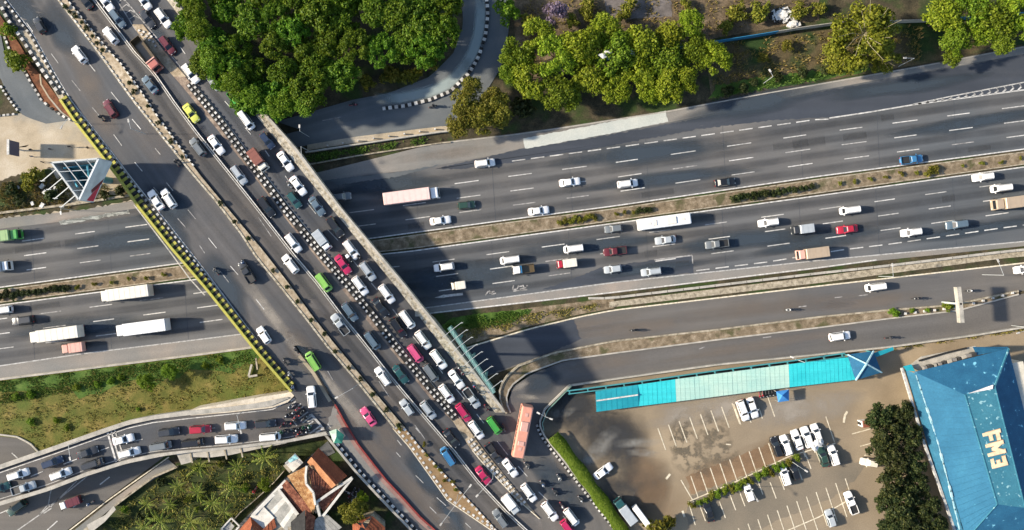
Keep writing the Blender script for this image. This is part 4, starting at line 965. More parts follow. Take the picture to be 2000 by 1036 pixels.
bars_obj('ridge_cap', [(D_ + Vector((0, 0, .12)), Gd + Vector((0, 0, .12)))], .2, BLUE_T, hall)
bars_obj('ridge_cap', [(C_ + Vector((0, 0, .16)), Gc + Vector((0, 0, .16)))], .2, BLUE_T, hall)
bars_obj('ridge_cap', [(Gd + Vector((0, 0, .1)), SWc + Vector((0, 0, .08)))], .14, BLUE_T, hall)
slab('white_flashing', [P(1892, 769, ZT + .5), P(1940, 752, ZT + .5), P(1939, 760, ZT + .5)], .15, noise_mat('flaking white flashing', [(.35, (.45, .42, .42)), (.6, (.75, .72, .70))], 1.4, 5, .8, .2, 6), hall)
# west lean-to, wall and gutter
slab('lean_to_roof', [P(1767, 722, ZL - .4), P(1786, 729, ZE - .35), P(1888, 1054, ZE - .35), P(1870, 1060, ZL - .4)], .1, BLUE_LEAN, hall)
rg = random.Random(3)
gp = [(1787, 731), (1809, 798), (1830, 864), (1853, 951), (1873, 1036)]
for k in range(34):
    y = 733 + 9 * k; w = rg.choice([.10, .12, .15, .2, .25, .4]); hgt = rg.uniform(9, 14)
    x0, x1 = interp(y, [(b, a) for a, b in gp]), interp(y + hgt, [(b, a) for a, b in gp])
    bars_obj('gutter_piece', [(P(x0 + 1.5, y, ZE + .1), P(x1 + 1.5, y + hgt, ZE + .1))], w, EDGE_P, hall)
bars_obj('white_gutter', [(P(1761, 719, 5.0), P(1804, 864, 5.0)), (P(1804, 864, 5.0), P(1843, 974, 5.0)), (P(1843, 974, 5.0), P(1872, 1060, 5.0))], .5, WHITE, hall)
base = [P(1764, 722, 0), P(1966, 688, 0), P(2050, 1050, 0), P(1868, 1060, 0)]
def wallbox(name, pts, z0, z1, mat, parent):
    n = len(pts); V = [Vector((p.x, p.y, z0)) for p in pts] + [Vector((p.x, p.y, z1)) for p in pts]
    return world_obj(name, V, [(i, (i + 1) % n, (i + 1) % n + n, i + n) for i in range(n)] + [tuple(range(n, 2 * n))], mat, parent)
cen = sum(base, Vector()) / 4
wallbox('wall', [lerp(p, cen, .06) for p in base], 0, 6.4, noise_mat('cream plaster', [(.3, (.45, .42, .34)), (.7, (.6, .56, .47))], .4, 5, .9, .1, 4), hall)
# porch at the north side with white slab and clutter
slab('porch_slab', [P(1776, 715, 4.2), P(1800, 697, 4.2), P(1905, 676, 4.2), P(1912, 688, 4.2), P(1800, 728, 4.2)], .25, CONC, hall)
slab('porch_roof', [P(1764, 716, 5.2), P(1780, 712, 5.3), P(1788, 726, 5.6), P(1770, 724, 5.4)], .1, CY1, hall)
slab('porch_roof', [P(1900, 678, 4.6), P(1970, 678, 4.6), P(1965, 684, 5.4), P(1908, 694, 5.4)], .1, BLUE_D, hall)
for k in range(11):
    x = 1806 + 9.4 * k; y = 719 - 2.7 * k
    v2, f2_ = [], []; box(v2, f2_, P(x, y, 4.9), (rg.uniform(.5, 1.1), rg.uniform(.5, 1.0), rg.uniform(.7, 1.3)), rg.uniform(.1, .5))
    tag(world_obj('ac_unit', v2, f2_, (plain('grey unit', (.2, .19, .18)), plain('dark unit', (.04, .04, .04)), CONC)[k % 3]), 'boxy grey ventilation unit on the white porch slab of the blue hall', 'vent unit', 'ventilation units on the porch slab')
dr = bars_obj('dark_gap', [(P(1795, 705, 4.4), P(1846, 690, 4.4)), (P(1846, 690, 4.4), P(1888, 680, 4.4))], .35, KBLACK, hall); dr.name = 'porch_dark_gap'  # black bars painted in for a dark gap along the porch slab
# the lettering
LET = noise_mat('cream lettering', [(.3, (.56, .42, .26)), (.6, (.68, .57, .38))], .8, 4, .8, .12, 5); RIM = plain('orange letter rim', (.42, .22, .12), .7)
# block letters: strokes in letter units (x along the word, y up the letter)
GL = dict(F=([((0, 0), (0, 1)), ((0, .87), (.8, .87)), ((0, .40), (.66, .40))], .0), M=([((0, 0), (0, 1)), ((1, 0), (1, 1)), ((0, .95), (.5, .38)), ((.5, .38), (1, .95))], 1.32), )
GL['3'] = ([((.12, .88), (.78, .88)), ((.40, .48), (.78, .48)), ((.12, .10), (.78, .10)), ((.82, .06), (.82, .92))], 2.92)
lx = Vector((math.cos(-rad(75.6)), math.sin(-rad(75.6)), 0)); ly = Vector((-lx.y, lx.x, 0))
org = P(1920, 849, ZT)
for ch in ('F', 'M', '3'):
    st_, x0 = GL[ch]
    for nm, m, wd_, dz in (('letter_rim', RIM, .92, .30), ('letter', LET, .74, .36)):
        vs, fs = [], []
        for q, ((ax, ay), (bx, by)) in enumerate(st_):
            a = org + lx * (x0 + ax * 1.05) * 1.9 + ly * ay * 3.4; b = org + lx * (x0 + bx * 1.05) * 1.9 + ly * by * 3.4
            d = (b - a).normalized(); a = a - d * wd_ * .42; b = b + d * wd_ * .42; n_ = Vector((-d.y, d.x, 0)) * wd_ / 2; z = Vector((0, 0, dz + .004 * q)); k = len(vs)
            vs += [a - n_ + z, b - n_ + z, b + n_ + z, a + n_ + z] + [p + Vector((0, 0, -.2)) + z for p in (a - n_, b - n_, b + n_, a + n_)]
            fs += [tuple(k + i_ for i_ in f) for f in ((0, 1, 2, 3), (7, 6, 5, 4), (0, 4, 5, 1), (1, 5, 6, 2), (2, 6, 7, 3), (3, 7, 4, 0))]
        world_obj(nm, vs, fs, m, hall)

# ------------------------------------------------------------------ houses below the ramp
TILE_B = noise_mat('broken brown tiles', [(.3, (.07, .022, .014)), (.5, (.16, .055, .032)), (.66, (.27, .12, .07)), (.8, (.42, .28, .20))], 1.2, 7, .9, .4, 5, bump=.6)
TILE_O = noise_mat('mossy orange tiles', [(.3, (.13, .05, .022)), (.5, (.25, .13, .05)), (.72, (.42, .29, .16))], 1.0, 7, .9, .4, 5, bump=.6)
TILE_T = noise_mat('new terracotta tiles', [(.3, (.15, .042, .020)), (.6, (.25, .075, .033)), (.8, (.34, .125, .06))], .5, 5, .85, .2, 5, bump=.5)
WROOF = noise_mat('white roof sheet', [(.3, (.38, .36, .32)), (.6, (.54, .52, .47))], .6, 5, .8, .1, 5); GROOF = noise_mat('grey asbestos sheet', [(.3, (.20, .20, .18)), (.6, (.31, .30, .27)), (.8, (.38, .36, .33))], .8, 6, .9, .15, 5)
h1 = empty('tiled_house', P(620, 940, 0)); tag(h1, 'house with a broken brown tiled roof joined to a new orange tiled roof', 'house')
r0, r1_ = P(608, 893, 6.2), P(656, 948, 6.2)
# rows of terracotta sheets on both slopes of the new roof
def slope(parent, e0, e1, g0, g1, n, mat, name='tile_course'):
    for k in range(n):
        a, b = k / n, (k + 1) / n + .012
        up = Vector((0, 0, .05 if k % 2 else .08))
        slab(name, [lerp(e0, g0, a) + up, lerp(e1, g1, a) + up, lerp(e1, g1, min(1, b)), lerp(e0, g0, min(1, b))], .07, mat, parent)
slope(h1, P(622, 875, 4.4), P(678, 930, 4.4), r0, r1_, 10, TILE_T)
slope(h1, P(600, 903, 5.2), P(648, 954, 5.2), r0, r1_, 4, noise_mat('terracotta with painted sunlight', [(.3, (.27, .11, .045)), (.7, (.40, .19, .09))], .6, 5, .85, .2, 5))  # brighter terracotta paints sunlight onto this narrow slope
q0, q1 = P(600, 910, 6.0), P(616, 986, 6.0)
slope(h1, P(561, 930, 4.6), P(612, 1004, 4.6), q0, q1, 8, TILE_O)
slope(h1, P(648, 952, 4.6), P(626, 990, 4.6), P(601, 908, 5.95), P(615, 984, 5.95), 8, TILE_B)
bars_obj('ridge_cap', [(P(599, 910, 6.1), P(597, 930, 6.1)), (P(597, 930, 6.1), P(598, 945, 6.1)), (P(598, 945, 6.1), P(612, 962, 6.1)), (P(612, 962, 6.1), P(616, 986, 6.1))], .45, WROOF, h1)
slope(h1, P(543, 957, 3.9), P(590, 1010, 3.9), P(560, 938, 4.5), P(612, 1000, 4.5), 5, TILE_B)
bars_obj('fascia', [(P(688, 933, 5.0), P(618, 981, 5.6)), (P(688, 934, 5.0), P(631, 1008, 4.8)), (P(618, 981, 5.6), P(625, 1008, 4.8))], .55, WROOF, h1)
slope(h1, P(680, 938, 4.6), P(632, 1000, 4.6), P(672, 944, 5.0), P(620, 982, 5.2), 4, TILE_B)
wallbox('wall', [P(612, 900, 0), P(664, 930, 0), P(672, 944, 0), P(626, 992, 0), P(570, 936, 0)], 0, 4.1, CONC_DIRTY, h1)
h2 = empty('white_roof_house', P(530, 985, 0)); tag(h2, 'house with white and patched grey sheet roofs beside the narrow alley', 'house')
for k in range(7):
    a, b = k / 7, (k + 1) / 7
    e = lambda t, z: lerp(P(544, 955, z), P(582, 1005, z), t)
    g = lambda t, z: lerp(P(512, 985, z), P(560, 1040, z), t)
    slab('roof_sheet', [e(a, 4.4 + .04 * (k % 2)), e(b, 4.4 + .04 * (k % 2)), lerp(e(b, 4.4), g(b, 4.0), 1), g(a, 4.0)], .06, GROOF if k % 3 != 2 else WROOF, h2)
slab('roof_sheet', [P(510, 985, 4.3), P(536, 1012, 4.3), P(516, 1034, 4.0), P(488, 1010, 4.0)], .2, WROOF, h2)
slab('roof_edge', [P(556, 937, 4.2), P(562, 943, 4.2), P(497, 1008, 4.4), P(490, 1006, 4.4)], .25, WROOF, h2)
slab('roof_edge', [P(541, 956, 4.6), P(546, 955, 4.6), P(584, 1004, 4.6), P(578, 1008, 4.6)], .2, WROOF, h2)
slope(h2, P(463, 1040, 4.0), P(489, 1010, 4.0), P(486, 1046, 5.3), P(492, 1024, 5.3), 4, TILE_T); slope(h2, P(540, 1030, 4.2), P(535, 1012, 4.2), P(510, 1050, 4.6), P(512, 1036, 4.6), 4, TILE_T)
slope(h2, P(489, 1010, 4.0), P(516, 1034, 4.0), P(492, 1024, 5.3), P(496, 1050, 5.3), 4, TILE_T)
wallbox('wall', [P(548, 958, 0), P(580, 1002, 0), P(550, 1050, 0), P(480, 1050, 0), P(494, 1012, 0)], 0, 3.8, CONC_DIRTY, h2)
h3 = empty('dark_roof_house', P(585, 1020, 0)); tag(h3, 'house with a steep black roof between the grey and brown tiled roofs', 'house')
slope(h3, P(568, 1020, 4.4), P(570, 1060, 4.4), P(596, 996, 6.0), P(596, 1060, 6.0), 6, noise_mat('black roof', [(.3, (.012, .012, .013)), (.7, (.03, .03, .03))], .8, 5, .8, .2, 5))
slope(h3, P(616, 1010, 4.4), P(610, 1060, 4.4), P(597, 996, 6.0), P(597, 1060, 6.0), 6, TILE_B)
wallbox('wall', [P(572, 1016, 0), P(612, 1010, 0), P(608, 1058, 0), P(574, 1058, 0)], 0, 4.1, CONC_DIRTY, h3)
h4 = empty('grey_roof_house', P(640, 1030, 0)); tag(h4, 'low house with pale grey sheet roof below the white fascia triangle', 'house')
for k in range(6):
    a, b = k / 6, (k + 1) / 6 - .01
    slab('roof_sheet', [lerp(P(606, 1024, 4.2), P(634, 1000, 4.2), a), lerp(P(606, 1024, 4.2), P(634, 1000, 4.2), b), lerp(P(630, 1060, 3.8), P(668, 1030, 3.8), b), lerp(P(630, 1060, 3.8), P(668, 1030, 3.8), a)], .08, GROOF, h4)
wallbox('wall', [P(612, 1026, 0), P(634, 1008, 0), P(660, 1034, 0), P(634, 1054, 0)], 0, 3.6, CONC_DIRTY, h4)
h5 = empty('orange_roof_house', P(712, 1025, 0)); tag(h5, 'house with bright orange hipped tile roof close to the slip lane parapet', 'house')
tp = P(707, 1022, 5.6); tp2 = P(714, 1034, 5.6); cn = [P(688, 1016, 4.0), P(727, 1008, 4.0), P(752, 1030, 4.0), P(752, 1062, 4.0), P(690, 1062, 4.0)]
for k in range(5): slope(h5, cn[k], cn[(k + 1) % 5], tp if k in (0, 4) else tp2, tp if k in (0,) else tp2, 5, TILE_T)
wallbox('wall', [lerp(c, tp, .12) for c in cn], 0, 3.9, CONC_DIRTY, h5)
sh = empty('small_shed', P(574, 905, 0)); tag(sh, 'small shed with a flat white and pale blue roof at the end of the alley', 'shed')
slab('roof_sheet', [P(576, 886, 3.0), P(592, 904, 3.0), P(572, 922, 2.9), P(556, 905, 2.9)], .15, WROOF, sh)
slab('roof_sheet', [P(576, 888, 3.05), P(583, 896, 3.05), P(566, 904, 3.05), P(562, 900, 3.05)], .03, plain('faded cyan sheet', (.25, .5, .52), .7, var=.25), sh)
wallbox('wall', [P(576, 890, 0), P(588, 904, 0), P(572, 918, 0), P(560, 904, 0)], 0, 2.8, CONC_DIRTY, sh)
sh2 = empty('frame_shed', P(458, 1025, 0)); tag(sh2, 'open roofed shed frame with pale beams beside the alley below the palms', 'shed')
bars_obj('roof_frame', [(P(452, 1012, 2.6), P(468, 1028, 2.6)), (P(468, 1028, 2.6), P(452, 1046, 2.6)), (P(452, 1046, 2.6), P(432, 1034, 2.6)), (P(432, 1034, 2.6), P(452, 1012, 2.6))], .3, WROOF, sh2)
slab('roof_sheet', [P(447, 1018, 2.5), P(458, 1028, 2.5), P(446, 1044, 2.4), P(434, 1034, 2.4)], .06, GROOF, sh2)
for q in ((452, 1014), (466, 1028), (452, 1044), (434, 1034)):
    v2, f2_ = [], []; box(v2, f2_, P(q[0], q[1], 1.25), (.15, .15, 2.5)); world_obj('post', v2, f2_, WROOF, sh2)
ws = empty('long_shed', P(195, 1020, 0)); tag(ws, 'small building with a cream slab roof beside the footpath at the garden edge', 'shed')
slab('roof_slab', [P(169, 1026, 3.0), P(206, 1006, 3.0), P(222, 988, 3.0), P(226, 996, 3.0), P(204, 1020, 3.0), P(176, 1042, 3.0)], .2, CONC, ws)
wallbox('wall', [P(176, 1026, 0), P(206, 1010, 0), P(204, 1018, 0), P(180, 1036, 0)], 0, 2.8, CONC_DIRTY, ws)
gw2 = resample([(560, 925), (540, 948), (500, 985), (470, 1010), (455, 1030)], 10)
tag(prism('garden_fence', offset(gw2, 8), offset(gw2, 6.5), flat(0), flat(1.0), CONC_DIRTY), 'low pale garden fence between the palms and the alley', 'fence')

# ------------------------------------------------------------------ billboards
bb = empty('billboard', P(165, 350, 0)); tag(bb, 'three sided roadside billboard with an open blue steel frame inside', 'billboard')
WSTEEL = plain('white steel', (.38, .40, .40), .5); BSTEEL = plain('blue steel', (.04, .20, .27), .5)
z1, z0 = 14.0, 8.5
t0, t1, t2 = P(100, 318, z1), P(192, 310, z1), P(154, 391, z1)
bot = lambda v: Vector((v.x, v.y, z0))
def panel(a, b, name, m):
    d = Vector((-(b - a).y, (b - a).x, 0)).normalized() * .18
    return world_obj(name, [a - d, b - d, b + d, a + d, bot(a) - d, bot(b) - d, bot(b) + d, bot(a) + d], [(0, 1, 2, 3), (7, 6, 5, 4), (0, 4, 5, 1), (1, 5, 6, 2), (2, 6, 7, 3), (3, 7, 4, 0)], m, bb)
AD = noise_mat('faded pale poster', [(.35, (.42, .45, .46)), (.6, (.58, .62, .63))], .3, 4, .6, .05, 4)
panel(t1, t2, 'poster_panel', AD); panel(t0, t1, 'poster_panel', WSTEEL); panel(t2, t0, 'poster_panel', WSTEEL)
# flat print on the face: a red and dark block
d1 = (t2 - t1).normalized(); n1 = Vector((-(t2 - t1).y, (t2 - t1).x, 0)).normalized()
if n1.x < 0: n1 = -n1
pr = lambda s, z: lerp(t1, t2, s) * 1 + n1 * .2 + Vector((0, 0, z - z1))
world_obj('poster_print', [pr(.55, 9.0), pr(.98, 8.7), pr(.98, 11.5), pr(.8, 10.6)], [(0, 1, 2, 3)], plain('red print', (.42, .03, .06), .6), bb)
world_obj('poster_print', [pr(.40, 8.7), pr(.54, 8.7), pr(.8, 10.8), pr(.72, 11.6)], [(0, 1, 2, 3)], plain('maroon print', (.12, .02, .03), .6), bb)
segs = []
mid = (t0 + t1 + t2) / 3
for k in range(1, 4):
    segs += [(lerp(t0, t1, k / 4), lerp(t2, t1, k / 4) - Vector((0, 0, .5))), (lerp(t0, t2, k / 4), lerp(t1, t2, k / 4) - Vector((0, 0, .8)))]
bars_obj('top_struts', segs, .16, WSTEEL, bb)
bars_obj('inner_frame', [(lerp(bot(t0), bot(mid), .2), lerp(bot(t1), bot(mid), .2)), (lerp(bot(t1), bot(mid), .2), lerp(bot(t2), bot(mid), .2)), (lerp(bot(t2), bot(mid), .2), lerp(bot(t0), bot(mid), .2)), (lerp(t0, mid, .5), bot(t1)), (lerp(t2, mid, .5), bot(t0)), (lerp(t1, mid, .5), bot(t2)), (bot(mid) - Vector((2, 0, 0)), bot(mid) + Vector((3, 0, 0))), (bot(mid) - Vector((0, 2, 0)), bot(mid) + Vector((0, 3, 0)))], .3, BSTEEL, bb)
slab('catwalk', [lerp(bot(t0), bot(mid), .08), lerp(bot(t1), bot(mid), .08), lerp(bot(t2), bot(mid), .08)], .1, noise_mat('teal grating', [(.35, (.012, .05, .07)), (.5, (.03, .13, .17)), (.7, (.07, .27, .34))], .45, 4, .6, .2, 4), bb)
v2, f2_ = [], []; bar(v2, f2_, (mid.x, mid.y, 0), (mid.x, mid.y, z0), 1.1, None, 12); world_obj('column', v2, f2_, BSTEEL, bb)
for s in (.15, .38, .62, .85):
    a = lerp(t0, t2, s) - Vector((0, 0, .6)); out = Vector((-(t2 - t0).y, (t2 - t0).x, 0)).normalized()
    if out.x > 0: out = -out
    bars_obj('lamp_arm', [(a, a + out * 4.5 - Vector((0, 0, .6))), (a + out * 4.3 - Vector((.5, 0, .6)), a + out * 4.3 + Vector((.5, 0, -.6)))], .16, WSTEEL, bb)
b2 = empty('billboard', P(20, 290, 0)); tag(b2, 'dark single panel sign standing on the sandy plaza with a white top edge', 'billboard')
v2, f2_ = [], []; a = P(17, 279, 5.5); box(v2, f2_, (a.x, a.y - 1.0, 3.8), (.35, 3.2, 3.6)); world_obj('sign_panel', v2, f2_, plain('navy panel', (.03, .04, .09), .5), b2)
v2, f2_ = [], []; box(v2, f2_, (a.x, a.y - 1.0, 5.7), (.5, 3.4, .25)); world_obj('top_frame', v2, f2_, KWHITE, b2)
v2, f2_ = [], []; bar(v2, f2_, (a.x, a.y - 1.0, 0), (a.x, a.y - 1.0, 2.0), .3); world_obj('column', v2, f2_, WSTEEL, b2)
gb_ = empty('billboard', P(930, 705, 0)); tag(gb_, 'slim pale green billboard seen edge on beside the flyover, lined with lamp arms', 'billboard')
MINT = plain('mint steel', (.13, .26, .235), .5); z1, z0 = 12.5, 7.5
g0, g1 = P(877, 640, z1), P(965, 768, z1)
d = Vector((-(g1 - g0).y, (g1 - g0).x, 0)).normalized() * .2
world_obj('panel', [g0 - d, g1 - d, g1 + d, g0 + d, bot(g0) - d, bot(g1) - d, bot(g1) + d, bot(g0) + d], [(0, 1, 2, 3), (7, 6, 5, 4), (0, 4, 5, 1), (1, 5, 6, 2), (2, 6, 7, 3), (3, 7, 4, 0)], MINT, gb_)
for k in range(9):
    a = lerp(g0, g1, (k + .4) / 9); out = d.normalized()
    if out.x < 0: out = -out
    bars_obj('lamp_arm', [(a, a + out * 2.6 + Vector((.2, .3, .1))), (a + out * 2.6 - Vector((.25, 0, 0)), a + out * 2.6 + Vector((.45, .2, .1)))], .09, WSTEEL, gb_)
    if k < 6: bars_obj('lamp_arm', [(a, a - out * 2.2 + Vector((0, -.3, .05)))], .09, WSTEEL, gb_)
for s in (.2, .5, .8):
    a = lerp(g0, g1, s); v2, f2_ = [], []; bar(v2, f2_, (a.x, a.y, 0), (a.x, a.y, z0 + .5), .45, None, 8); world_obj('column', v2, f2_, MINT, gb_)
tr = []
for k in range(14):
    a, b = lerp(g0, g1, k / 14), lerp(g0, g1, (k + 1) / 14)
    tr += [(a + d * 1.6, b - d * 1.6)]
bars_obj('top_truss', tr + [(g0 + d * 1.7, g1 + d * 1.7), (g0 - d * 1.7, g1 - d * 1.7)], .08, plain('pale mint steel', (.22, .36, .34), .5), gb_)

# ------------------------------------------------------------------ street lamps
def lamp(px, py, zb, h, arms, label, thick=.085, group=None):
    """base at the photo point (px, py); arms: world vectors in metres"""
    f = zb if callable(zb) else flat(zb)
    b = P(px, py, f(px, py))
    o = empty('street_lamp', b); tag(o, label, 'street lamp', group)
    v2, f2_ = [], []; bar(v2, f2_, b, b + Vector((0, 0, h)), thick, None, 8); world_obj('pole', v2, f2_, WSTEEL, o)
    for ax, ay in arms:
        e = b + Vector((ax, ay, h + .35))
        ar = bars_obj('arm', [(b + Vector((0, 0, h - .05)), e)], thick * .75, WSTEEL, o)
        v2, f2_ = [], []; box(v2, f2_, e + Vector((0, 0, 0)), (.75, .34, .16), math.atan2(ay, ax)); world_obj('lamp_head', v2, f2_, KWHITE, ar)
lamp(604, 268, 0, 8, [(0, 1.0)], 'lone street lamp with a white head at the edge of the loop road')
lamp(606, 297, 0, 8, [(.2, -2.2)], 'street lamp leaning over the dark verge just outside the stone parapet')
lamp(1490, 164, 0, 7, [(-.8, 1.2)], 'curved street lamp rooted in the green strip between two tree groups')
lamp(1755, 130, 0, 7, [(-2.2, .0)], 'street lamp below the olive feathery tree at the highway edge')
lamp(1918, 537, 0, 8, [(-1.5, 3.2)], 'single arm street lamp on the upper frontage road near the drain')
lamp(895, 965, deckz, 8, [(3.2, 4.2), (-3.2, -4.2)], 'double arm street lamp at the dotted tip of the brown median')
lamp(964, 917, deckz, 8, [(-3.4, -3.6)], 'single arm street lamp reaching over the magenta car')
lamp(703, 748, deckz, 8, [(-3.4, -1.9)], 'street lamp on the planted median reaching over the open carriageway')
lamp(1063, 803, .3, 7, [(-1.6, .9), (1.2, -.4)], 'street lamp at the angled corner of the compound wall')
lamp(158, 860, rampz, 5, [(.6, -2.8)], 'street lamp on the ramp parapet over the dark van')
lamp(478, 803, rampz, 5, [(1.0, -3.6)], 'street lamp on the ramp parapet between two white cars')
lamp(160, 243, 4.0, 6, [(-1.0, -1.8)], 'slender street lamp beside the yellow parapet over the plaza')
lamp(153, 412, 0, 7, [(.2, -1.0)], 'street lamp below the three sided billboard at the highway shoulder')
lamp(285, 262, deckz, 7, [(-.3, 1.6)], 'street lamp rising from the tan median above a dashed line')
lamp(1716, 540, 0, 7, [(-.4, 2.6)], 'street lamp on the drain edge beside the white car on the frontage road')
lamp(1553, 702, 0, 6, [(-3.0, 1.2)], 'street lamp leaning over the fence behind the mint canopy')
lamp(1975, 636, 0, 8, [(-3.8, -1.0), (1.4, -.4)], 'broken looking street lamp lying across the compound wall top')
lamp(1458, 950, 0, 5, [(.8, -1.6)], 'low lot lamp among the small palms above a parked white car')
lamp(1544, 900, 0, 5, [(1.6, -1.0)], 'low lot lamp at the last small palm of the planting strip')
gm = empty('sign_gantry', P(1877, 597, 0)); tag(gm, 'tall two armed white overhead sign mast on the traffic island', 'sign mast')
z1 = 7.5
for a, b in (((1877, 594), (1873, 561)), ((1877, 594), (1880, 631))):
    pa_, pb_ = P(*a, z1), P(*b, z1); dd = (pb_ - pa_).normalized(); w = Vector((-dd.y, dd.x, 0)) * .42; hh = Vector((0, 0, 1.4))
    world_obj('sign_panel', [pa_ - w, pb_ - w * 1.1, pb_ + w * 1.1, pa_ + w, pa_ - w - hh, pb_ - w - hh, pb_ + w - hh, pa_ + w - hh], [(0, 1, 2, 3), (7, 6, 5, 4), (0, 4, 5, 1), (1, 5, 6, 2), (2, 6, 7, 3), (3, 7, 4, 0)], CONC, gm)
v2, f2_ = [], []; q = P(1877, 594, z1); bar(v2, f2_, (q.x, q.y, 0), (q.x, q.y, z1), .35, None, 10); world_obj('mast', v2, f2_, WSTEEL, gm)
# ------------------------------------------------------------------ vegetation
L_DEEP = leaf_mat('deep green leaves', (.034, .086, .004), (.076, .155, .008), (.15, .23, .017))
L_LIME = leaf_mat('yellow green leaves', (.095, .145, .007), (.175, .235, .011), (.27, .31, .026))
L_OLIVE = leaf_mat('olive leaves', (.078, .092, .009), (.145, .155, .016), (.235, .215, .030))
L_DARK = leaf_mat('dark glossy leaves', (0.0114, 0.0209, 0.0057), (0.0285, 0.0456, 0.0114), (0.095, 0.1045, 0.0323))
L_BRIGHT = leaf_mat('bright green leaves', (0.0574, 0.1107, 0.00574), (0.1148, 0.1927, 0.00984), (0.1886, 0.2624, 0.02296))
L_HEDGE = leaf_mat('hedge leaves', (0.06, 0.0975, 0.006), (0.105, 0.15, 0.009), (0.15, 0.1875, 0.01875))
L_PALM = leaf_mat('palm leaves', (.085, .125, .012), (.15, .20, .020), (.26, .29, .055))
L_GRASS = leaf_mat('grass blades', (0.09, 0.1, 0.018), (0.19, 0.165, 0.035), (0.32, 0.25, 0.09), .15)
L_TURF = leaf_mat('green grass blades', (0.0315, 0.0765, 0.009), (0.072, 0.135, 0.0162), (0.126, 0.189, 0.036), .15)
L_FLOWER = leaf_mat('mauve blossom', (0.108, 0.081, 0.117), (0.198, 0.144, 0.207), (0.324, 0.261, 0.342))
BARK = noise_mat('bark', [(.3, (.05, .035, .022)), (.6, (.11, .085, .06)), (.8, (.18, .15, .11))], 2, 6, .95, .3, 8, bump=.5)
PALEBARK = noise_mat('pale bark', [(.3, (.16, .14, .08)), (.7, (.28, .25, .16))], 2, 6, .95, .3, 8)

def quads(name, C, Nn, sx, sy, mat, rng, asp=1.0):
    """leaf clump faces: centres C, normals Nn, sizes"""
    n = len(C)
    r = rng.normal(size=(n, 3)); t = np.cross(Nn, r); t /= np.linalg.norm(t, axis=1, keepdims=True) + 1e-9
    b = np.cross(Nn, t)
    sx = np.asarray(sx)[:, None]; sy = np.asarray(sy)[:, None]
    V = np.empty((n, 4, 3))
    V[:, 0] = C - t * sx; V[:, 1] = C - b * sy * .75; V[:, 2] = C + t * sx; V[:, 3] = C + b * sy * .75
    V[:, 1] -= Nn * sy * .15; V[:, 3] -= Nn * sy * .15
    me = bpy.data.meshes.new(name)
    me.vertices.add(4 * n); me.vertices.foreach_set('co', V.reshape(-1))
    me.loops.add(4 * n); me.loops.foreach_set('vertex_index', np.arange(4 * n))
    me.polygons.add(n); me.polygons.foreach_set('loop_start', np.arange(n) * 4); me.polygons.foreach_set('loop_total', np.full(n, 4))
    me.materials.append(mat); me.update(calc_edges=True); me.validate()
    return me

def crown(name, seed, mat, lobes=16, n=2600, leaf=.34, R=5.0, hgt=3.6, lobe=(.30, .46), loose=.12, fill=.15):
    """a crown of radius R round (0,0,0): many lobes, each a shell of small leaf faces with gaps between"""
    rng = np.random.default_rng(seed)
    cs, rs = [], []
    for i in range(lobes):
        a = rng.uniform(0, 6.283); d = math.sqrt(rng.uniform(0, 1)) * .74 * R
        z = hgt * (1 - (d / R) ** 2) * rng.uniform(.45, 1.0) - .3
        cs.append((d * math.cos(a), d * math.sin(a), z)); rs.append(rng.uniform(*lobe) * R * (1 - .25 * d / R))
    cs = np.array(cs); rs = np.array(rs)
    w = rs ** 2 / (rs ** 2).sum()
    k = rng.choice(lobes, n, p=w)
    d = rng.normal(size=(n, 3)); d[:, 2] = np.abs(d[:, 2]) * 1.0 - .35 * rng.random(n); d /= np.linalg.norm(d, axis=1, keepdims=True)
    # uneven lobes: bumps on every shell
    ph = rng.uniform(0, 6.28, (lobes, 3))
    bump = 1 + .16 * np.sin(5 * d[:, 0] + ph[k, 0]) + .14 * np.sin(6 * d[:, 1] + ph[k, 1]) + .10 * np.sin(7 * d[:, 2] + ph[k, 2])
    rr = rs[k] * bump * (1 - loose * rng.random(n) ** 2 * 2)
    inner = rng.random(n) < fill
    rr[inner] *= rng.uniform(.3, .8, inner.sum())
    C = cs[k] + d * rr[:, None] * np.array([1, 1, .8])
    Nn = d * .75 + rng.normal(size=(n, 3)) * .62 + np.array([-.25, 0, .25]); Nn /= np.linalg.norm(Nn, axis=1, keepdims=True)
    s = leaf * rng.uniform(.55, 1.35, n)
    return quads(name, C, Nn, s, s * rng.uniform(.55, .9, n), mat, rng)

CR = {}
L_FEATH = leaf_mat('airy olive leaves', (.085, .11, .008), (.155, .18, .014), (.25, .26, .03))
def crowns(key, mat, count, **k):
    CR[key] = [crown('crown', 100 * len(CR) + i, mat, **k) for i in range(count)]
crowns('deep', L_DEEP, 7, lobes=46, n=6000, leaf=.31, hgt=3.4, lobe=(.15, .30), loose=.22)
crowns('lime', L_LIME, 6, lobes=34, n=6000, leaf=.26, hgt=3.0, loose=.25, lobe=(.18, .34))
crowns('olive', L_OLIVE, 4, lobes=22, n=4200, leaf=.28, hgt=3.4, loose=.22, lobe=(.22, .38))
crowns('feather', L_FEATH, 2, lobes=44, n=6200, leaf=.22, hgt=3.0, loose=.3, lobe=(.15, .27))
crowns('dark', L_DARK, 5, lobes=40, n=5200, leaf=.30, hgt=4.0, lobe=(.16, .30), loose=.2)
crowns('bright', L_BRIGHT, 4, lobes=36, n=5200, leaf=.28, hgt=3.2, lobe=(.18, .32), loose=.24)
crowns('bush', L_BRIGHT, 2, lobes=12, n=1100, leaf=.55, hgt=3.6)
crowns('dbush', L_DARK, 2, lobes=9, n=420, leaf=.85, hgt=3.5)
crowns('obush', L_OLIVE, 2, lobes=10, n=700, leaf=.65, hgt=3.4)
crowns('flower', L_FLOWER, 1, lobes=14, n=1500, leaf=.4, hgt=3, loose=.4)
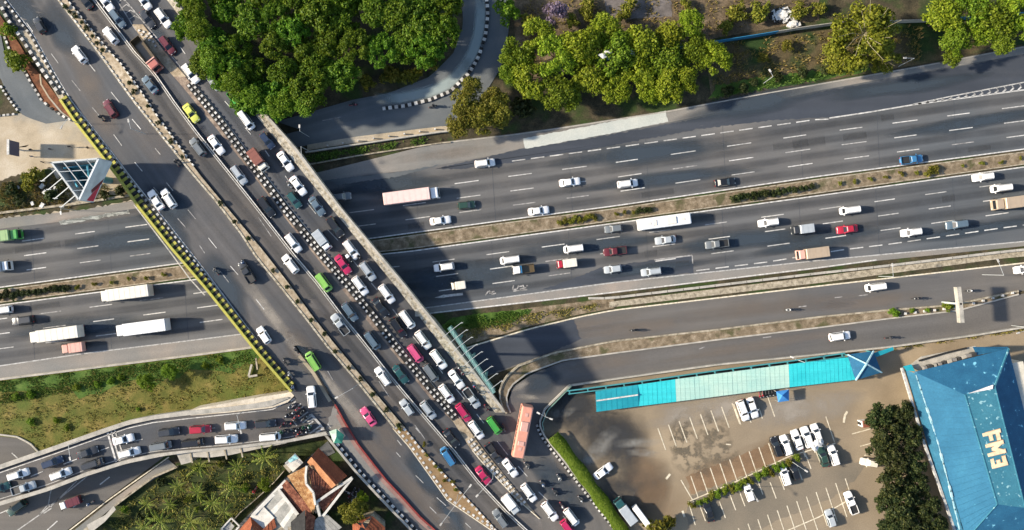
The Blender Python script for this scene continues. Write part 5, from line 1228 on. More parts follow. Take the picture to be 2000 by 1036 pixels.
def trunk_mesh(seed, h, r, limbs):
    rng = random.Random(seed); vs, fs = [], []
    vs2, fs2 = [], []
    p = Vector((0, 0, 0)); 
    for k in range(4):
        q = p + Vector((rng.uniform(-.15, .15), rng.uniform(-.15, .15), h / 4)); bar(vs, fs, p, q, r * (1 - .18 * k), None, 7); p = q
    for k in range(limbs):
        a = 6.283 * (k + rng.random() * .6) / limbs; l = rng.uniform(1.8, 3.4)
        m = p + Vector((math.cos(a) * l * .5, math.sin(a) * l * .5, rng.uniform(.4, 1.0))); e = m + Vector((math.cos(a + .3) * l * .6, math.sin(a + .3) * l * .6, rng.uniform(.6, 1.2)))
        bar(vs2, fs2, p - Vector((0, 0, .3)), m, r * .45, None, 5); bar(vs2, fs2, m, e, r * .26, None, 5)
    return mesh('trunk', vs, fs, BARK), mesh('limbs', vs2, fs2, BARK)
TRUNKS = [trunk_mesh(i, 5.0, .28, 6) for i in range(4)]
PTRUNK = trunk_mesh(11, 5.0, .13, 11); PTRUNK[1].materials.clear(); PTRUNK[1].materials.append(PALEBARK)
tr = random.Random(12)
def tree(name, px, py, rpx, key, label, cat='tree', group=None, h=None, z0=0.0, trunk=True, stretch=1.0):
    """px, py: where the crown's middle shows in the photo"""
    R = rpx / S
    ht = h if h is not None else max(1.2, R * .75)
    q = P(px, py, z0 + ht + R * .35)
    o = empty(name, (q.x, q.y, z0)); o.rotation_euler = (0, 0, tr.uniform(0, 6.28))
    tag(o, label, cat, group)
    c = link('crown' if trunk else 'foliage', tr.choice(CR[key]), o, (0, 0, ht)); s = R / 5.0 * .98
    c.scale = (s * tr.uniform(.92, 1.08), s * stretch * tr.uniform(.92, 1.08), s * tr.uniform(.9, 1.15))
    if trunk:
        tm, lm_ = tr.choice(TRUNKS) if key != 'feather' else PTRUNK
        t = link('trunk', tm, o); t.scale = (s * 1.1, s * 1.1, ht / 5.0)
        l = link('limbs', lm_, o, (0, 0, ht - 5.0 * s * (1 if key != 'feather' else .72))); l.scale = (s, s, s * (1 if key != 'feather' else 1.05))
    return o
def inside(pts, x, y):
    c = False
    for (a, b), (d, e) in zip(pts, pts[1:] + pts[:1]):
        if (b > y) != (e > y) and x < (d - a) * (y - b) / (e - b) + a: c = not c
    return c
# the grove beside the flyover
grove = [(352, -40), (352, 55), (385, 110), (420, 165), (455, 190), (505, 200), (545, 205), (600, 195), (640, 165), (690, 140), (735, 95), (780, 110), (830, 110), (870, 70), (885, 20), (890, -40)]
pts = []
g = random.Random(21); tries = 0
while tries < 6000 and len(pts) < 64:
    tries += 1
    x, y = g.uniform(350, 890), g.uniform(-30, 210)
    if inside(grove, x, y) and all(math.hypot(x - a, y - b) > 43 for a, b in pts): pts.append((x, y))
for x, y in pts:
    tree('broadleaf_tree', x, y, g.uniform(33, 47), 'deep', 'dark green broadleaf tree crowding the large grove between flyover and loop road', group='trees of the grove beside the flyover', h=g.uniform(6.0, 8.5))
for x, y, r in ((386, 55, 30), (412, 112, 30), (455, 160, 30), (490, 186, 27), (545, 203, 30), (592, 200, 28), (376, 12, 30)):
    tree('broadleaf_tree', x, y, r, 'bright', 'paler green tree on the grove edge overhanging the queueing cars of the flyover', group='paler trees on the grove edge', h=9.0)
for x, y, r in ((760, 150, 26), (800, 145, 24), (720, 160, 22), (845, 118, 24)):
    tree('shrub', x, y, r, 'obush', 'brownish low shrub on the dim grove floor by the loop road kerb', 'shrub', 'low shrubs on the grove edge', h=.4, trunk=False)
# yellow green trees by the highway
for i, (x, y, r) in enumerate(((1010, 105, 36), (1050, 70, 34), (1085, 110, 44), (1040, 150, 42), (1095, 180, 40), (1130, 90, 42), (1150, 150, 42), (1180, 60, 36), (1205, 105, 42), (1200, 170, 36), (1255, 90, 42), (1250, 150, 44), (1300, 120, 42), (1310, 165, 36), (1310, 70, 34), (1350, 45, 30), (1360, 100, 38), (1400, 110, 34), (1340, 155, 30), (1275, 180, 26), (1000, 140, 26))):
    tree('roadside_tree', x, y, r * 1.13, 'lime' if i % 4 else 'bright', 'yellow green tree in the clump overhanging the highway shoulder', group='yellow green trees of the roadside clump', h=tr.uniform(3.5, 5.5))
for x, y, r in ((910, 200, 36), (900, 240, 34), (945, 230, 40), (975, 215, 36), (920, 170, 26), (960, 190, 28)):
    tree('roadside_tree', x, y, r, 'olive', 'brownish olive tree in the clump between the loop road and the highway', group='olive trees by the loop road', h=4.5)
tree('shrub', 1015, 215, 30, 'dbush', 'dark low shrub at the foot of the olive roadside clump', 'shrub', h=.8, trunk=False)
tree('shrub', 990, 20, 30, 'bush', 'green bush beside the loop road at the edge of the scrub', 'shrub', h=1.5, trunk=False)
tree('flowering_tree', 1085, 22, 26, 'flower', 'small mauve blossoming tree in the brown scrub', h=2.5)
tree('feathery_tree', 1690, 65, 84, 'feather', 'large airy tree with pale branches showing through its yellow green crown', h=6.5)
tree('feathery_tree', 1655, 105, 50, 'feather', 'smaller airy olive tree leaning at the foot of the large airy tree', h=4)
tree('feathery_tree', 1725, 110, 42, 'feather', 'airy olive tree between the large airy tree and the bright corner trees', h=4)
for i, (x, y, r) in enumerate(((1850, 30, 44), (1900, 15, 44), (1945, 35, 46), (1990, 20, 46), (1870, 75, 36), (1965, 75, 32), (1920, 60, 36), (2030, 50, 40))):
    tree('roadside_tree', x, y, r, 'bright' if i % 3 else 'lime', 'bright green tree in the dense corner clump above the dark exit lane', group='bright trees of the corner clump', h=6)
tree('roadside_tree', 1860, 112, 22, 'bright', 'small bright tree spilling over the highway shoulder from the corner clump', h=4)
for x, y, r in ((1440, 20, 26), (1480, 22, 28), (1420, 55, 18), (1560, 18, 24), (1600, 20, 20), (1230, 15, 22), (1040, 40, 22), (1150, 18, 22), (1120, 40, 18), (1340, 12, 16), (1490, 115, 14), (1540, 90, 16), (1210, 30, 14)):
    tree('scrub_bush', x, y, r, 'obush', 'brownish scrub bush on the waste ground behind the blue fence', 'bush', 'scrub bushes behind the blue fence', h=.8, trunk=False)
for x, y, r in ((1420, 178, 13), (1450, 172, 14), (1520, 152, 12), (1570, 142, 14), (1610, 140, 12), (1475, 160, 11)):
    tree('scrub_bush', x, y, r, 'dbush', 'dark green weed bush in the strip along the highway shoulder', 'bush', 'weed bushes along the highway shoulder', h=.3, trunk=False)
RUB = noise_mat('white rubbish', [(.3, (.35, .34, .31)), (.7, (.72, .71, .68))], 1.5, 5, .8, .2, 5)
def heap(px, py, r, n, label, seed, mats):
    rng = random.Random(seed); o = empty('rubbish_heap', P(px, py)); tag(o, label, 'rubbish heap')
    for m in mats:
        vs, fs = [], []
        for k in range(n):
            a, d = rng.uniform(0, 6.28), r / S * math.sqrt(rng.random())
            s = rng.uniform(.3, .9); box(vs, fs, P(px, py) + Vector((d * math.cos(a) * 1.5, d * math.sin(a) * .7, s * .3 + .5 * (1 - d * S / r))), (s * 1.4, s, s * .7), rng.uniform(0, 3))
        q = world_obj('rubbish', vs, fs, m, o); q['kind'] = 'stuff'
heap(1530, 32, 17, 46, 'heap of white rubbish dumped against the blue fence', 4, (RUB, KBLACK, RUB))
heap(1548, 48, 8, 16, 'small white rubbish pile spilling over the blue fence', 5, (RUB,))
heap(70, 382, 36, 9, 'scattered pale rubbish among the dark weeds by the billboard', 6, (RUB,))
tn = empty('white_tarpaulin', P(1183, 105)); tag(tn, 'crumpled pale tarpaulin roof showing between the yellow green trees', 'tarpaulin')
rng_ = random.Random(9)
for x, y in ((1178, 108), (1190, 102), (1232, 104)):
    vs = [P(x + 11 * math.cos(a) * rng_.uniform(.6, 1.1), y - 6 * math.sin(a) * rng_.uniform(.6, 1.2), 7.6 + rng_.uniform(-.3, .3)) for a in [k * .785 for k in range(8)]] + [P(x, y, 8.2)]
    world_obj('sheet', vs + [v - Vector((0, 0, .1)) for v in vs], [(k, (k + 1) % 8, 8) for k in range(8)] + [((k + 1) % 8 + 9, k + 9, 17) for k in range(8)] + [(k, k + 9, (k + 1) % 8 + 9, (k + 1) % 8) for k in range(8)], RUB, tn)
# left of the flyover
tree('round_bush', 30, 114, 26, 'bush', 'larger round green bush at the tip of the reddish soil island', 'bush', h=1.2, trunk=False)
tree('round_bush', 16, 60, 20, 'bush', 'smaller round green bush higher up the reddish soil island', 'bush', h=1.0, trunk=False)
tree('olive_shrub', 62, 352, 26, 'obush', 'olive shrub standing by the sandy plaza among dark weeds', 'shrub', h=.8, trunk=False)
for x, y, r in ((20, 372, 16), (98, 384, 18), (36, 392, 14), (120, 362, 14), (232, 372, 15), (205, 382, 10)):
    tree('weed_bush', x, y, r, 'dbush', 'dark weed bush on the waste ground by the three sided billboard', 'bush', 'dark weeds by the billboard', h=.4, trunk=False)
# median planting of the highway
k = 0
for x0, x1, st_, key, r in ((-10, 135, 11, 'dbush', 9), (1095, 1165, 9, 'obush', 8.5), (1250, 1275, 10, 'dbush', 8), (1432, 1596, 11, 'dbush', 9), (1815, 1830, 14, 'obush', 11), (150, 350, 34, 'obush', 6), (1205, 1245, 16, 'obush', 6), (1640, 1800, 30, 'obush', 6), (1880, 2000, 38, 'obush', 5)):
    x = x0
    while x <= x1:
        y = (Y_at(L1, x) + Y_at(L2, x)) / 2 + tr.uniform(-2, 2)
        tree('median_shrub', x, y, r * tr.uniform(.85, 1.2), key, 'clipped dark green shrub on the highway median' if key == 'dbush' else 'sparse brownish shrub on the highway median', 'shrub', 'dark shrubs on the highway median' if key == 'dbush' else 'brownish shrubs on the highway median', h=.25, z0=.16, trunk=False)
        x += st_
for x, y, r, lab in ((285, 748, 15, 'taller lime green young tree on the grass bank, casting a long shadow'), (331, 728, 13, 'smaller lime green young tree near the highway on the grass bank')):
    tree('young_tree', x, y, r * 1.5, 'bright', lab, h=2.4)
for x, y, r in ((190, 750, 8), (150, 758, 9), (215, 745, 9), (60, 770, 10), (30, 775, 9), (235, 738, 8), (400, 715, 9), (430, 706, 9), (270, 800, 6), (110, 820, 8), (60, 826, 9), (130, 836, 8)):
    tree('weed_bush', x, y, r, 'bush', 'low green weed bush growing on the grass bank', 'bush', 'weed bushes on the grass bank', h=.15, trunk=False)
for x, y, r in ((1750, 610, 10), (1852, 598, 12), (1742, 608, 8), (1812, 606, 6), (1782, 607, 6)):
    tree('island_shrub', x, y, r, 'bush', 'yellow green shrub on the traffic island near the white sign mast', 'shrub', 'shrubs on the traffic island', h=.3, z0=.2, trunk=False)
vb = empty('fallen_posts', P(500, 725)); tag(vb, 'pale concrete posts fallen in a wedge below the yellow parapet', 'posts')
bars_obj('post', [(P(486, 735, .5), P(492, 712, .6))], .45, CONC, vb); bars_obj('post', [(P(486, 736, .5), P(503, 733, .5))], .45, CONC, vb); bars_obj('post', [(P(503, 722, .9), P(500, 700, 2.2))], .35, CONC_DIRTY, vb)
# planter shrubs of the flyover
sp_ = [(128, 12), (135, 24), (146, 30), (160, 45), (168, 56), (180, 70), (190, 85), (200, 97), (252, 163), (262, 178), (288, 208), (308, 240), (333, 275), (357, 306), (430, 398), (458, 432), (484, 466), (533, 528), (560, 562), (582, 590), (608, 624), (634, 654), (656, 686), (681, 718), (704, 742), (728, 772), (754, 802), (778, 832)]
for x, y in sp_:
    tree('planter_shrub', x, y, tr.uniform(5.2, 7), 'dbush', 'small dark shrub planted in the tan median of the flyover', 'shrub', 'shrubs planted in the flyover median', h=.25, z0=deckz(x, y) + .35, trunk=False)
for x, y in ((828, 868), (832, 890), (850, 912), (860, 918), (868, 938), (884, 942), (890, 956), (780, 838)):
    tree('planter_shrub', x, y, 5.5, 'obush', 'withered shrub on the brown tapering median', 'shrub', 'withered shrubs on the brown median', h=.15, z0=deckz(x, y) + .2, trunk=False)
for x, y, r in ((895, 716, 6), (900, 722, 5), (925, 752, 6), (932, 762, 5), (940, 772, 5)):
    pass
# dark row before the blue hall
for i, (x, y, r) in enumerate(((1718, 812, 33), (1762, 808, 30), (1735, 850, 38), (1722, 880, 30), (1775, 855, 34), (1750, 900, 40), (1785, 905, 32), (1745, 945, 38), (1790, 950, 34), (1765, 985, 40), (1735, 985, 30), (1810, 990, 32), (1780, 1025, 42), (1745, 1030, 32), (1822, 1030, 34), (1790, 1060, 40))):
    tree('dense_tree', x, y, r, 'dark', 'dense dark glossy tree in the row between the parking lot and the blue hall', group='dark trees before the blue hall', h=4.2)
# lot planting strip
for i in range(17):
    t = i / 16; x, y = lerp(1352, 1556, t), lerp(986, 894, t) + tr.uniform(0, 6)
    tree('strip_shrub', x, y, tr.uniform(8, 12), 'bush' if i % 3 else 'obush', 'bright leafy shrub in the narrow planting strip of the parking lot', 'shrub', 'shrubs in the lot planting strip', h=.6, trunk=False)
tree('olive_shrub', 1290, 1024, 28, 'obush', 'olive shrub beside the parked lorries in the compound corner', 'shrub', h=1.0, trunk=False)
# hedge inside the compound wall
hl = resample([(1080, 852), (1110, 890), (1150, 945), (1190, 1000), (1222, 1050)], 60)
C, Nn = [], []
rng = np.random.default_rng(77)
hd = empty('hedge', P(1150, 945)); tag(hd, 'long clipped yellow green hedge inside the compound wall', 'hedge')
A = np.array([list(P(x, y, 1.5)) for x, y in hl]); n = 9000
ii = rng.uniform(0, 59.99, n); i0 = ii.astype(int); f = (ii - i0)[:, None]
C = A[i0] * (1 - f) + A[i0 + 1] * f
wd = np.array([.785, .62, 0]); an = rng.uniform(0, math.pi, n)
C = C + wd[None] * (np.cos(an) * 1.45)[:, None] * (1 + .12 * np.sin(C[:, :1] * 1.3)) + np.array([0, 0, 1.])[None] * (np.sin(an) * .75 + .15 * np.sin(C[:, 1] * 1.1) - .35)[:, None]
Nn = wd[None] * np.cos(an)[:, None] + np.array([0, 0, 1.])[None] * (np.sin(an) + .3)[:, None] + rng.normal(size=(n, 3)) * .35
Nn /= np.linalg.norm(Nn, axis=1, keepdims=True)
hm = quads('foliage', C - np.array(hd.location)[None], Nn, .22 * rng.uniform(.6, 1.3, n), .17 * rng.uniform(.6, 1.3, n), L_HEDGE, rng)
link('foliage', hm, hd)
B = offset(hl, 9); D2 = offset(hl, -9)
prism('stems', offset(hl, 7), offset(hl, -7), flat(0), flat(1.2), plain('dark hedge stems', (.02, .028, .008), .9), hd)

# palms and banana plants of the garden
def frond(seed, L=4.3, w=.26, droop=1.0):
    rng = random.Random(seed); vs, fs = [], []
    n = 9; spine = []
    for i in range(n + 1):
        t = i / n; spine.append(Vector((L * t * (1 - .12 * t), 0, .75 * math.sin(t * 1.9) - droop * t * t)))
    for i in range(1, n):
        p = spine[i]; ww = w * math.sin(math.pi * (.12 + .85 * i / n)) ** .6
        for s in (-1, 1):
            k = len(vs); tipx = p.x + .5 * ww + rng.uniform(-.05, .15)
            vs += [p + Vector((-.09, 0, 0)), p + Vector((.12, 0, 0)), Vector((tipx + .05, s * ww * 1.6, p.z - .22)), Vector((tipx - .12, s * ww * 1.5, p.z - .2))]
            fs.append((k, k + 1, k + 2, k + 3) if s > 0 else (k + 3, k + 2, k + 1, k))
    k = len(vs)
    for p in spine: vs += [p + Vector((0, -.05, .02)), p + Vector((0, .05, .02))]
    for i in range(n): fs.append((k + 2 * i, k + 2 * i + 2, k + 2 * i + 3, k + 2 * i + 1))
    return mesh('frond', vs, fs, L_PALM)
FR = [frond(i, droop=.7 + .25 * i) for i in range(4)]
pv, pf = [], []
for k in range(5): bar(pv, pf, (.05 * k * k * .2, 0, k * .8), (.05 * (k + 1) ** 2 * .2, 0, (k + 1) * .8), .2 - .015 * k, None, 7)
PT = mesh('trunk', pv, pf, BARK)
def palm(px, py, s, label, group=None, h=4.0):
    q = P(px, py, h); o = empty('palm_tree', (q.x, q.y, 0)); tag(o, label, 'palm tree', group)
    t = link('trunk', PT, o); t.scale = (1, 1, h / 4.0)
    n = tr.randint(10, 12)
    for k in range(n):
        f = link('frond', tr.choice(FR), o, (.25, 0, h - .05)); f.rotation_euler = (0, tr.uniform(-.35, .25), 6.283 * k / n + tr.uniform(-.2, .2)); sc = s * tr.uniform(.65, .95); f.scale = (sc, sc, sc)
for i, (x, y, s) in enumerate(((388, 912, 1.1), (463, 912, .72), (515, 894, 1.05), (452, 950, 1.15), (385, 962, .8), (413, 982, .9), (436, 1000, .85), (370, 1020, 1.15), (312, 1018, 1.05), (345, 950, .75), (330, 985, .7), (285, 985, .75), (280, 1030, .9), (400, 1040, .8))):
    palm(x, y, s, 'spreading palm with star shaped fronds in the garden below the ramp', 'garden palms below the ramp', h=3.0 + (i % 3))
gr = random.Random(31)
gard = [(350, 918), (440, 900), (540, 885), (555, 905), (535, 940), (480, 990), (440, 1030), (200, 1036), (210, 1020), (262, 970)]
m = 0
while m < 20:
    x, y = gr.uniform(195, 550), gr.uniform(885, 1040)
    if not inside(gard, x, y): continue
    m += 1
    tree('garden_shrub', x, y, gr.uniform(6, 11), gr.choice(['bush', 'dbush', 'dbush', 'obush']), 'leafy garden shrub growing among the palms below the ramp', 'shrub', 'garden shrubs among the palms', h=.4, trunk=False)
tree('mango_tree', 517, 947, 17, 'bright', 'rounded bright green tree beside the alley at the garden edge', h=3)
tree('olive_tree', 690, 1000, 32, 'olive', 'rounded olive tree behind the orange roof by the slip lane', h=3.2)
tree('young_tree', 708, 972, 14, 'lime', 'small yellowish tree beside the crowd of motorbikes at the slip lane', h=2.0)
# grass as real blades
def grass(name, polys, n, mat, h, seed, zf=.03):
    rng = random.Random(seed); vs = []
    while len(vs) < n * 3:
        pl = rng.choice(polys); x0, x1 = min(p[0] for p in pl), max(p[0] for p in pl); y0, y1 = min(p[1] for p in pl), max(p[1] for p in pl)
        x, y = rng.uniform(x0, x1), rng.uniform(y0, y1)
        if not inside(pl, x, y): continue
        if (math.sin(x * .11) + math.sin(y * .17 + x * .04) + rng.uniform(-1, 1)) < -.3: continue
        p = P(x, y, zf)
        for k in range(3):
            a = rng.uniform(0, 6.28); hh = h * rng.uniform(.4, 1.3); w = rng.uniform(.05, .14)
            d = Vector((math.cos(a), math.sin(a), 0)); q = p + d * rng.uniform(0, .35)
            e = Vector((-d.y, d.x, 0)) * w
            vs += [q - e, q + e, q + d * hh * .7 + Vector((0, 0, hh))]
    o = world_obj(name, vs, [(i, i + 1, i + 2) for i in range(0, len(vs), 3)], mat)
    o['kind'] = 'stuff'
bank = [(-20, 748), (200, 722), (400, 696), (500, 682), (560, 764), (500, 776), (440, 786), (372, 800), (300, 810), (195, 838), (96, 874), (70, 872), (40, 850), (-20, 846)]
grass('grass', [bank], 6000, L_GRASS, .28, 41, .05)
grass('grass', [[(-20, 746), (200, 720), (400, 697), (490, 684), (500, 705), (400, 720), (240, 755), (100, 775), (-20, 790)]], 6000, L_TURF, .30, 42, .06)
grass('grass', [[(865, 640), (900, 620), (1030, 606), (1000, 628), (930, 640)], [(1390, 192), (1490, 155), (1690, 122), (1600, 155)], [(600, 305), (860, 265), (860, 275), (610, 320)]], 5000, L_TURF, .5, 43, .06)
grass('grass', [[(1390, 170), (1410, 85), (1700, 52), (1800, 50), (1800, 120), (1600, 140)], [(1010, 150), (1020, 0), (1600, 0), (1400, 70)], [(0, 360), (140, 340), (255, 380), (140, 405), (0, 420)]], 8000, L_GRASS, .6, 44, .04)
grass('grass', [[(1740, 684), (2000, 645), (2000, 640), (1740, 679)], [(900, 640), (1040, 612), (1190, 590), (1190, 600), (1040, 632), (900, 668)]], 2500, L_GRASS, .45, 45, .05)

grass('grass', [gard], 3500, L_GRASS, .55, 46, .04)
# ------------------------------------------------------------------ vehicles
GLASS = plain('tinted glass', (.012, .015, .018), .12, spec=.6, coat=.3)
RUBBER = plain('tyre rubber', (.018, .018, .018), .8); HLAMP = plain('headlamp glass', (.6, .6, .58), .2); TLAMP = plain('red tail lamp', (.35, .02, .02), .3)
DARKP = plain('black plastic', (.02, .02, .02), .6)
COLS = dict(rust=(.34, .11, .085), pinkish=(.72, .50, .45), white=(.74, .73, .71), cream=(.66, .61, .52), silver=(.34, .37, .39), grey=(.13, .145, .155), bluegrey=(.085, .125, .16), dark=(.028, .031, .036), black=(.010, .011, .013), teal=(.015, .065, .065), navy=(.015, .028, .06),
            red=(.34, .016, .035), magenta=(.38, .016, .075), pink=(.52, .07, .17), maroon=(.10, .014, .02), green=(.05, .28, .045), lime=(.19, .40, .075), yellow=(.50, .52, .09), blue=(.035, .15, .30), brown=(.20, .075, .05), salmon=(.60, .34, .27), bus=(.64, .29, .20), dgreen=(.02, .05, .035), tan=(.36, .28, .20), khaki=(.09, .065, .03), paleg=(.22, .34, .14))
def paint(c): return plain('paint ' + c, COLS[c], .32, spec=.5, coat=.5, var=.05, vscale=1.2)

def rrect(x0, x1, w, rc, n=4, bulge=.0):
    """rounded rectangle outline, counter clockwise from above"""
    out = []
    for cx, cy, a0 in ((x1 - rc, w - rc, 0), (x0 + rc, w - rc, 90), (x0 + rc, -w + rc, 180), (x1 - rc, -w + rc, 270)):
        for i in range(n + 1):
            a = rad(a0 + 90 * i / n); out.append((cx + rc * math.cos(a), cy + rc * math.sin(a)))
    return out
def loft(rings, cap0=True, cap1=True):
    vs, fs, n = [], [], len(rings[0])
    for r in rings: vs += [Vector(p) for p in r]
    for k in range(len(rings) - 1):
        for i in range(n):
            j = (i + 1) % n; fs.append((k * n + i, k * n + j, (k + 1) * n + j, (k + 1) * n + i))
    if cap1: fs.append(tuple((len(rings) - 1) * n + i for i in range(n)))
    if cap0: fs.append(tuple(reversed(range(n))))
    return vs, fs
# L, W, H, cabin foot rear/front, roof rear/front (fractions of L from the rear), belt, bonnet, tail heights
SPEC = dict(
    hatch=(3.9, 1.70, 1.50, .02, .73, .09, .58, .92, .80, .90), mpv=(4.45, 1.74, 1.70, .015, .76, .06, .62, 1.00, .86, 1.0), sedan=(4.6, 1.78, 1.45, .13, .73, .25, .56, .90, .78, .86),
    suv=(4.75, 1.85, 1.80, .015, .74, .06, .60, 1.08, .98, 1.08), van=(4.35, 1.72, 1.95, .01, .90, .03, .80, 1.05, .95, 1.05), pickup=(5.1, 1.80, 1.75, .40, .76, .42, .64, 1.05, .95, 1.0))
def wheel_mesh(r, w):
    vs, fs = [], []
    bar(vs, fs, (0, -w / 2, 0), (0, w / 2, 0), r * 1.43, None, 12)
    return mesh('wheel', vs, fs, RUBBER)
WH = wheel_mesh(.32, .2); WHB = wheel_mesh(.48, .3)
CACHE = {}
def car_parts(kind, col):
    key = (kind, col)
    if key in CACHE: return CACHE[key]
    L, W, Hh, cr, cf, rr, rf, belt, bon, tail = SPEC[kind]
    w = W / 2; x0, x1 = -L / 2, L / 2
    X = lambda f: x0 + f * L
    top = lambda x: interp(x, [(x0, tail - .12), (x0 + .15, tail), (X(cr), belt if cr < .05 else tail + .03), (X(cf), belt), (lerp(X(cf), x1, .75), bon), (x1, bon - .22)])
    Rr = [(.24, .10), (.36, .01), (.62, .0), (None, .03), (None, .13)]
    rings = []
    for k, (z, ins) in enumerate(Rr):
        o = rrect(x0 + ins * .8, x1 - ins * .8, w - ins, .42 if k > 0 else .35)
        rings.append([(x, y * (1 - .08 * max(0, (abs(x) / (L / 2)) - .6) * 2.5), z if z is not None else (top(x) - .09 if k == 3 else top(x))) for x, y in o])
    vs, fs = loft(rings, cap1=False)
    # bonnet, waist and boot as cross strips so that they follow the height of the profile
    n = len(rings[-1]); base = len(vs) - n
    ups = sorted([i for i in range(n) if rings[-1][i][1] > 0], key=lambda i: rings[-1][i][0]); dn = sorted([i for i in range(n) if rings[-1][i][1] <= 0], key=lambda i: rings[-1][i][0])
    for a, b, c, d in zip(ups, ups[1:], dn, dn[1:]): fs.append((base + c, base + d, base + b, base + a))
    # a denser middle: extra strips along the body
    body = mesh('body', vs, fs, paint(col), smooth=True)
    xs = [lerp(x0 + .18, x1 - .18, i / 12) for i in range(13)]
    V, F = [], []
    for x in xs:
        ww = (w - .13) * (1 - .2 * max(0, (abs(x) / (L / 2)) - .62) * 2)
        V += [Vector((x, -ww, top(x) + .004)), Vector((x, -ww * .55, top(x) + .05)), Vector((x, ww * .55, top(x) + .05)), Vector((x, ww, top(x) + .004))]
    for i in range(12):
        for j in range(3): a = i * 4 + j; F.append((a, a + 4, a + 5, a + 1))
    deckm = mesh('bonnet', V, F, paint(col), smooth=True)
    b0 = rrect(X(cr), X(cf), w * .93, .16); b1 = rrect(X(rr), X(rf), w * .76, .22); b2 = rrect(X(rr) + .08, X(rf) - .1, w * .66, .2)
    zb = belt - .06
    v2, f2 = loft([[(x, y, zb) for x, y in b0], [(x, y, Hh - .10) for x, y in b1], [(x, y, Hh) for x, y in b2]], cap0=False)
    cab = mesh('cabin', v2, f2, paint(col), smooth=False)
    def pane(name, a0, a1, c0, c1, nrm):
        """glass over one sloping side: a0-a1 foot, c0-c1 head"""
        nrm = Vector(nrm).normalized() * .02
        q = [Vector(p) for p in (a0, a1, c1, c0)]
        V = [p + nrm for p in q] + [p - nrm for p in q]
        return mesh(name, V, [(0, 1, 2, 3), (7, 6, 5, 4), (0, 4, 5, 1), (1, 5, 6, 2), (2, 6, 7, 3), (3, 7, 4, 0)], GLASS)
    zt = Hh - .12
    lo, hi = .12, .93
    def edge(xa, xb, t): return lerp(X(xa), X(xb), t), lerp(zb, zt, t)
    (fx0, fz0), (fx1, fz1) = edge(cf, rf, lo), edge(cf, rf, hi)
    wf = lambda t: lerp(w * .93, w * .76, t) - .17
    ws = pane('windscreen', (fx0, -wf(lo), fz0), (fx0, wf(lo), fz0), (fx1, -wf(hi) + .02, fz1), (fx1, wf(hi) - .02, fz1), (1, 0, .6))
    (gx0, gz0), (gx1, gz1) = edge(cr, rr, .30), edge(cr, rr, hi)
    rw = pane('rear_window', (gx0, wf(.3), gz0), (gx0, -wf(.3), gz0), (gx1, wf(hi) - .04, gz1), (gx1, -wf(hi) + .04, gz1), (-1, 0, .5))
    sides = []
    for s in (1, -1):
        ya, yb = s * lerp(w * .93, w * .76, .2), s * lerp(w * .93, w * .76, .9)
        za, zc = lerp(zb, zt, .2), lerp(zb, zt, .9)
        xa0, xa1 = lerp(X(cr), X(rr), .2) + .3, lerp(X(cf), X(rf), .2) - .25; xc0, xc1 = lerp(X(cr), X(rr), .9) + .28, lerp(X(cf), X(rf), .9) - .22
        pts = ((xa1, ya, za), (xa0, ya, za), (xc1, yb, zc), (xc0, yb, zc)) if s > 0 else ((xa0, ya, za), (xa1, ya, za), (xc0, yb, zc), (xc1, yb, zc))
        sides.append(pane('side_window', *pts, (0, s, .35)))
    V, F = [], []; box(V, F, (0, 0, 0), (.10, .34, .14)); hl = mesh('headlight', V, F, HLAMP)
    V, F = [], []; box(V, F, (0, 0, 0), (.08, .2, .3)); tl = mesh('taillight', V, F, TLAMP)
    V, F = [], []; box(V, F, (0, 0, 0), (.16, .22, .15)); mi = mesh('wing_mirror', V, F, paint(col))
    V, F = [], []; box(V, F, (0, 0, 0), (.10, W * .8, .2)); bp = mesh('bumper', V, F, DARKP if kind in ('suv', 'van', 'pickup') else paint(col))
    parts = [('body', body, (0, 0, 0)), ('bonnet', deckm, (0, 0, 0)), ('cabin', cab, (0, 0, 0)), ('windscreen', ws, (0, 0, 0)), ('rear_window', rw, (0, 0, 0)), ('side_window', sides[0], (0, 0, 0)), ('side_window', sides[1], (0, 0, 0))]
    for sx in (-.31, .31):
        for sy in (-1, 1): parts.append(('wheel', WH, (sx * L, sy * (w - .10), .32)))
    for sy in (-1, 1):
        parts += [('headlight', hl, (x1 - .10, sy * (w - .42), bon - .2)), ('taillight', tl, (x0 + .06, sy * (w - .33), tail - .2)), ('wing_mirror', mi, (X(cf) - .35, sy * (w + .07), belt + .06))]
    parts += [('bumper', bp, (x1 - .02, 0, .45)), ('bumper', bp, (x0 + .02, 0, .45))]
    if kind in ('mpv', 'suv', 'van'):
        V, F = [], []; box(V, F, (0, 0, 0), ((rf - rr) * L * .75, .05, .05)); ra = mesh('roof_rail', V, F, DARKP if col in ('white', 'silver', 'cream') else paint(col))
        for sy in (-1, 1): parts.append(('roof_rail', ra, (X((rr + rf) / 2), sy * w * .62, Hh + .02)))
    if kind == 'pickup':
        V, F = [], []; bx = X(.02); ex = X(.39)
        cx, lx = (bx + ex) / 2, ex - bx
        box(V, F, (cx, 0, 1.10), (lx, W * .84, .04)); bed = mesh('bed_floor', V, F, DARKP); parts.append(('bed_floor', bed, (0, 0, 0)))
        V, F = [], []
        for sy in (-1, 1): box(V, F, (cx, sy * (w - .10), 1.20), (lx, .08, .3))
        box(V, F, (bx, 0, 1.20), (.08, W - .12, .3)); parts.append(('bed_wall', mesh('bed_wall', V, F, paint(col)), (0, 0, 0)))
    CACHE[key] = parts
    return parts

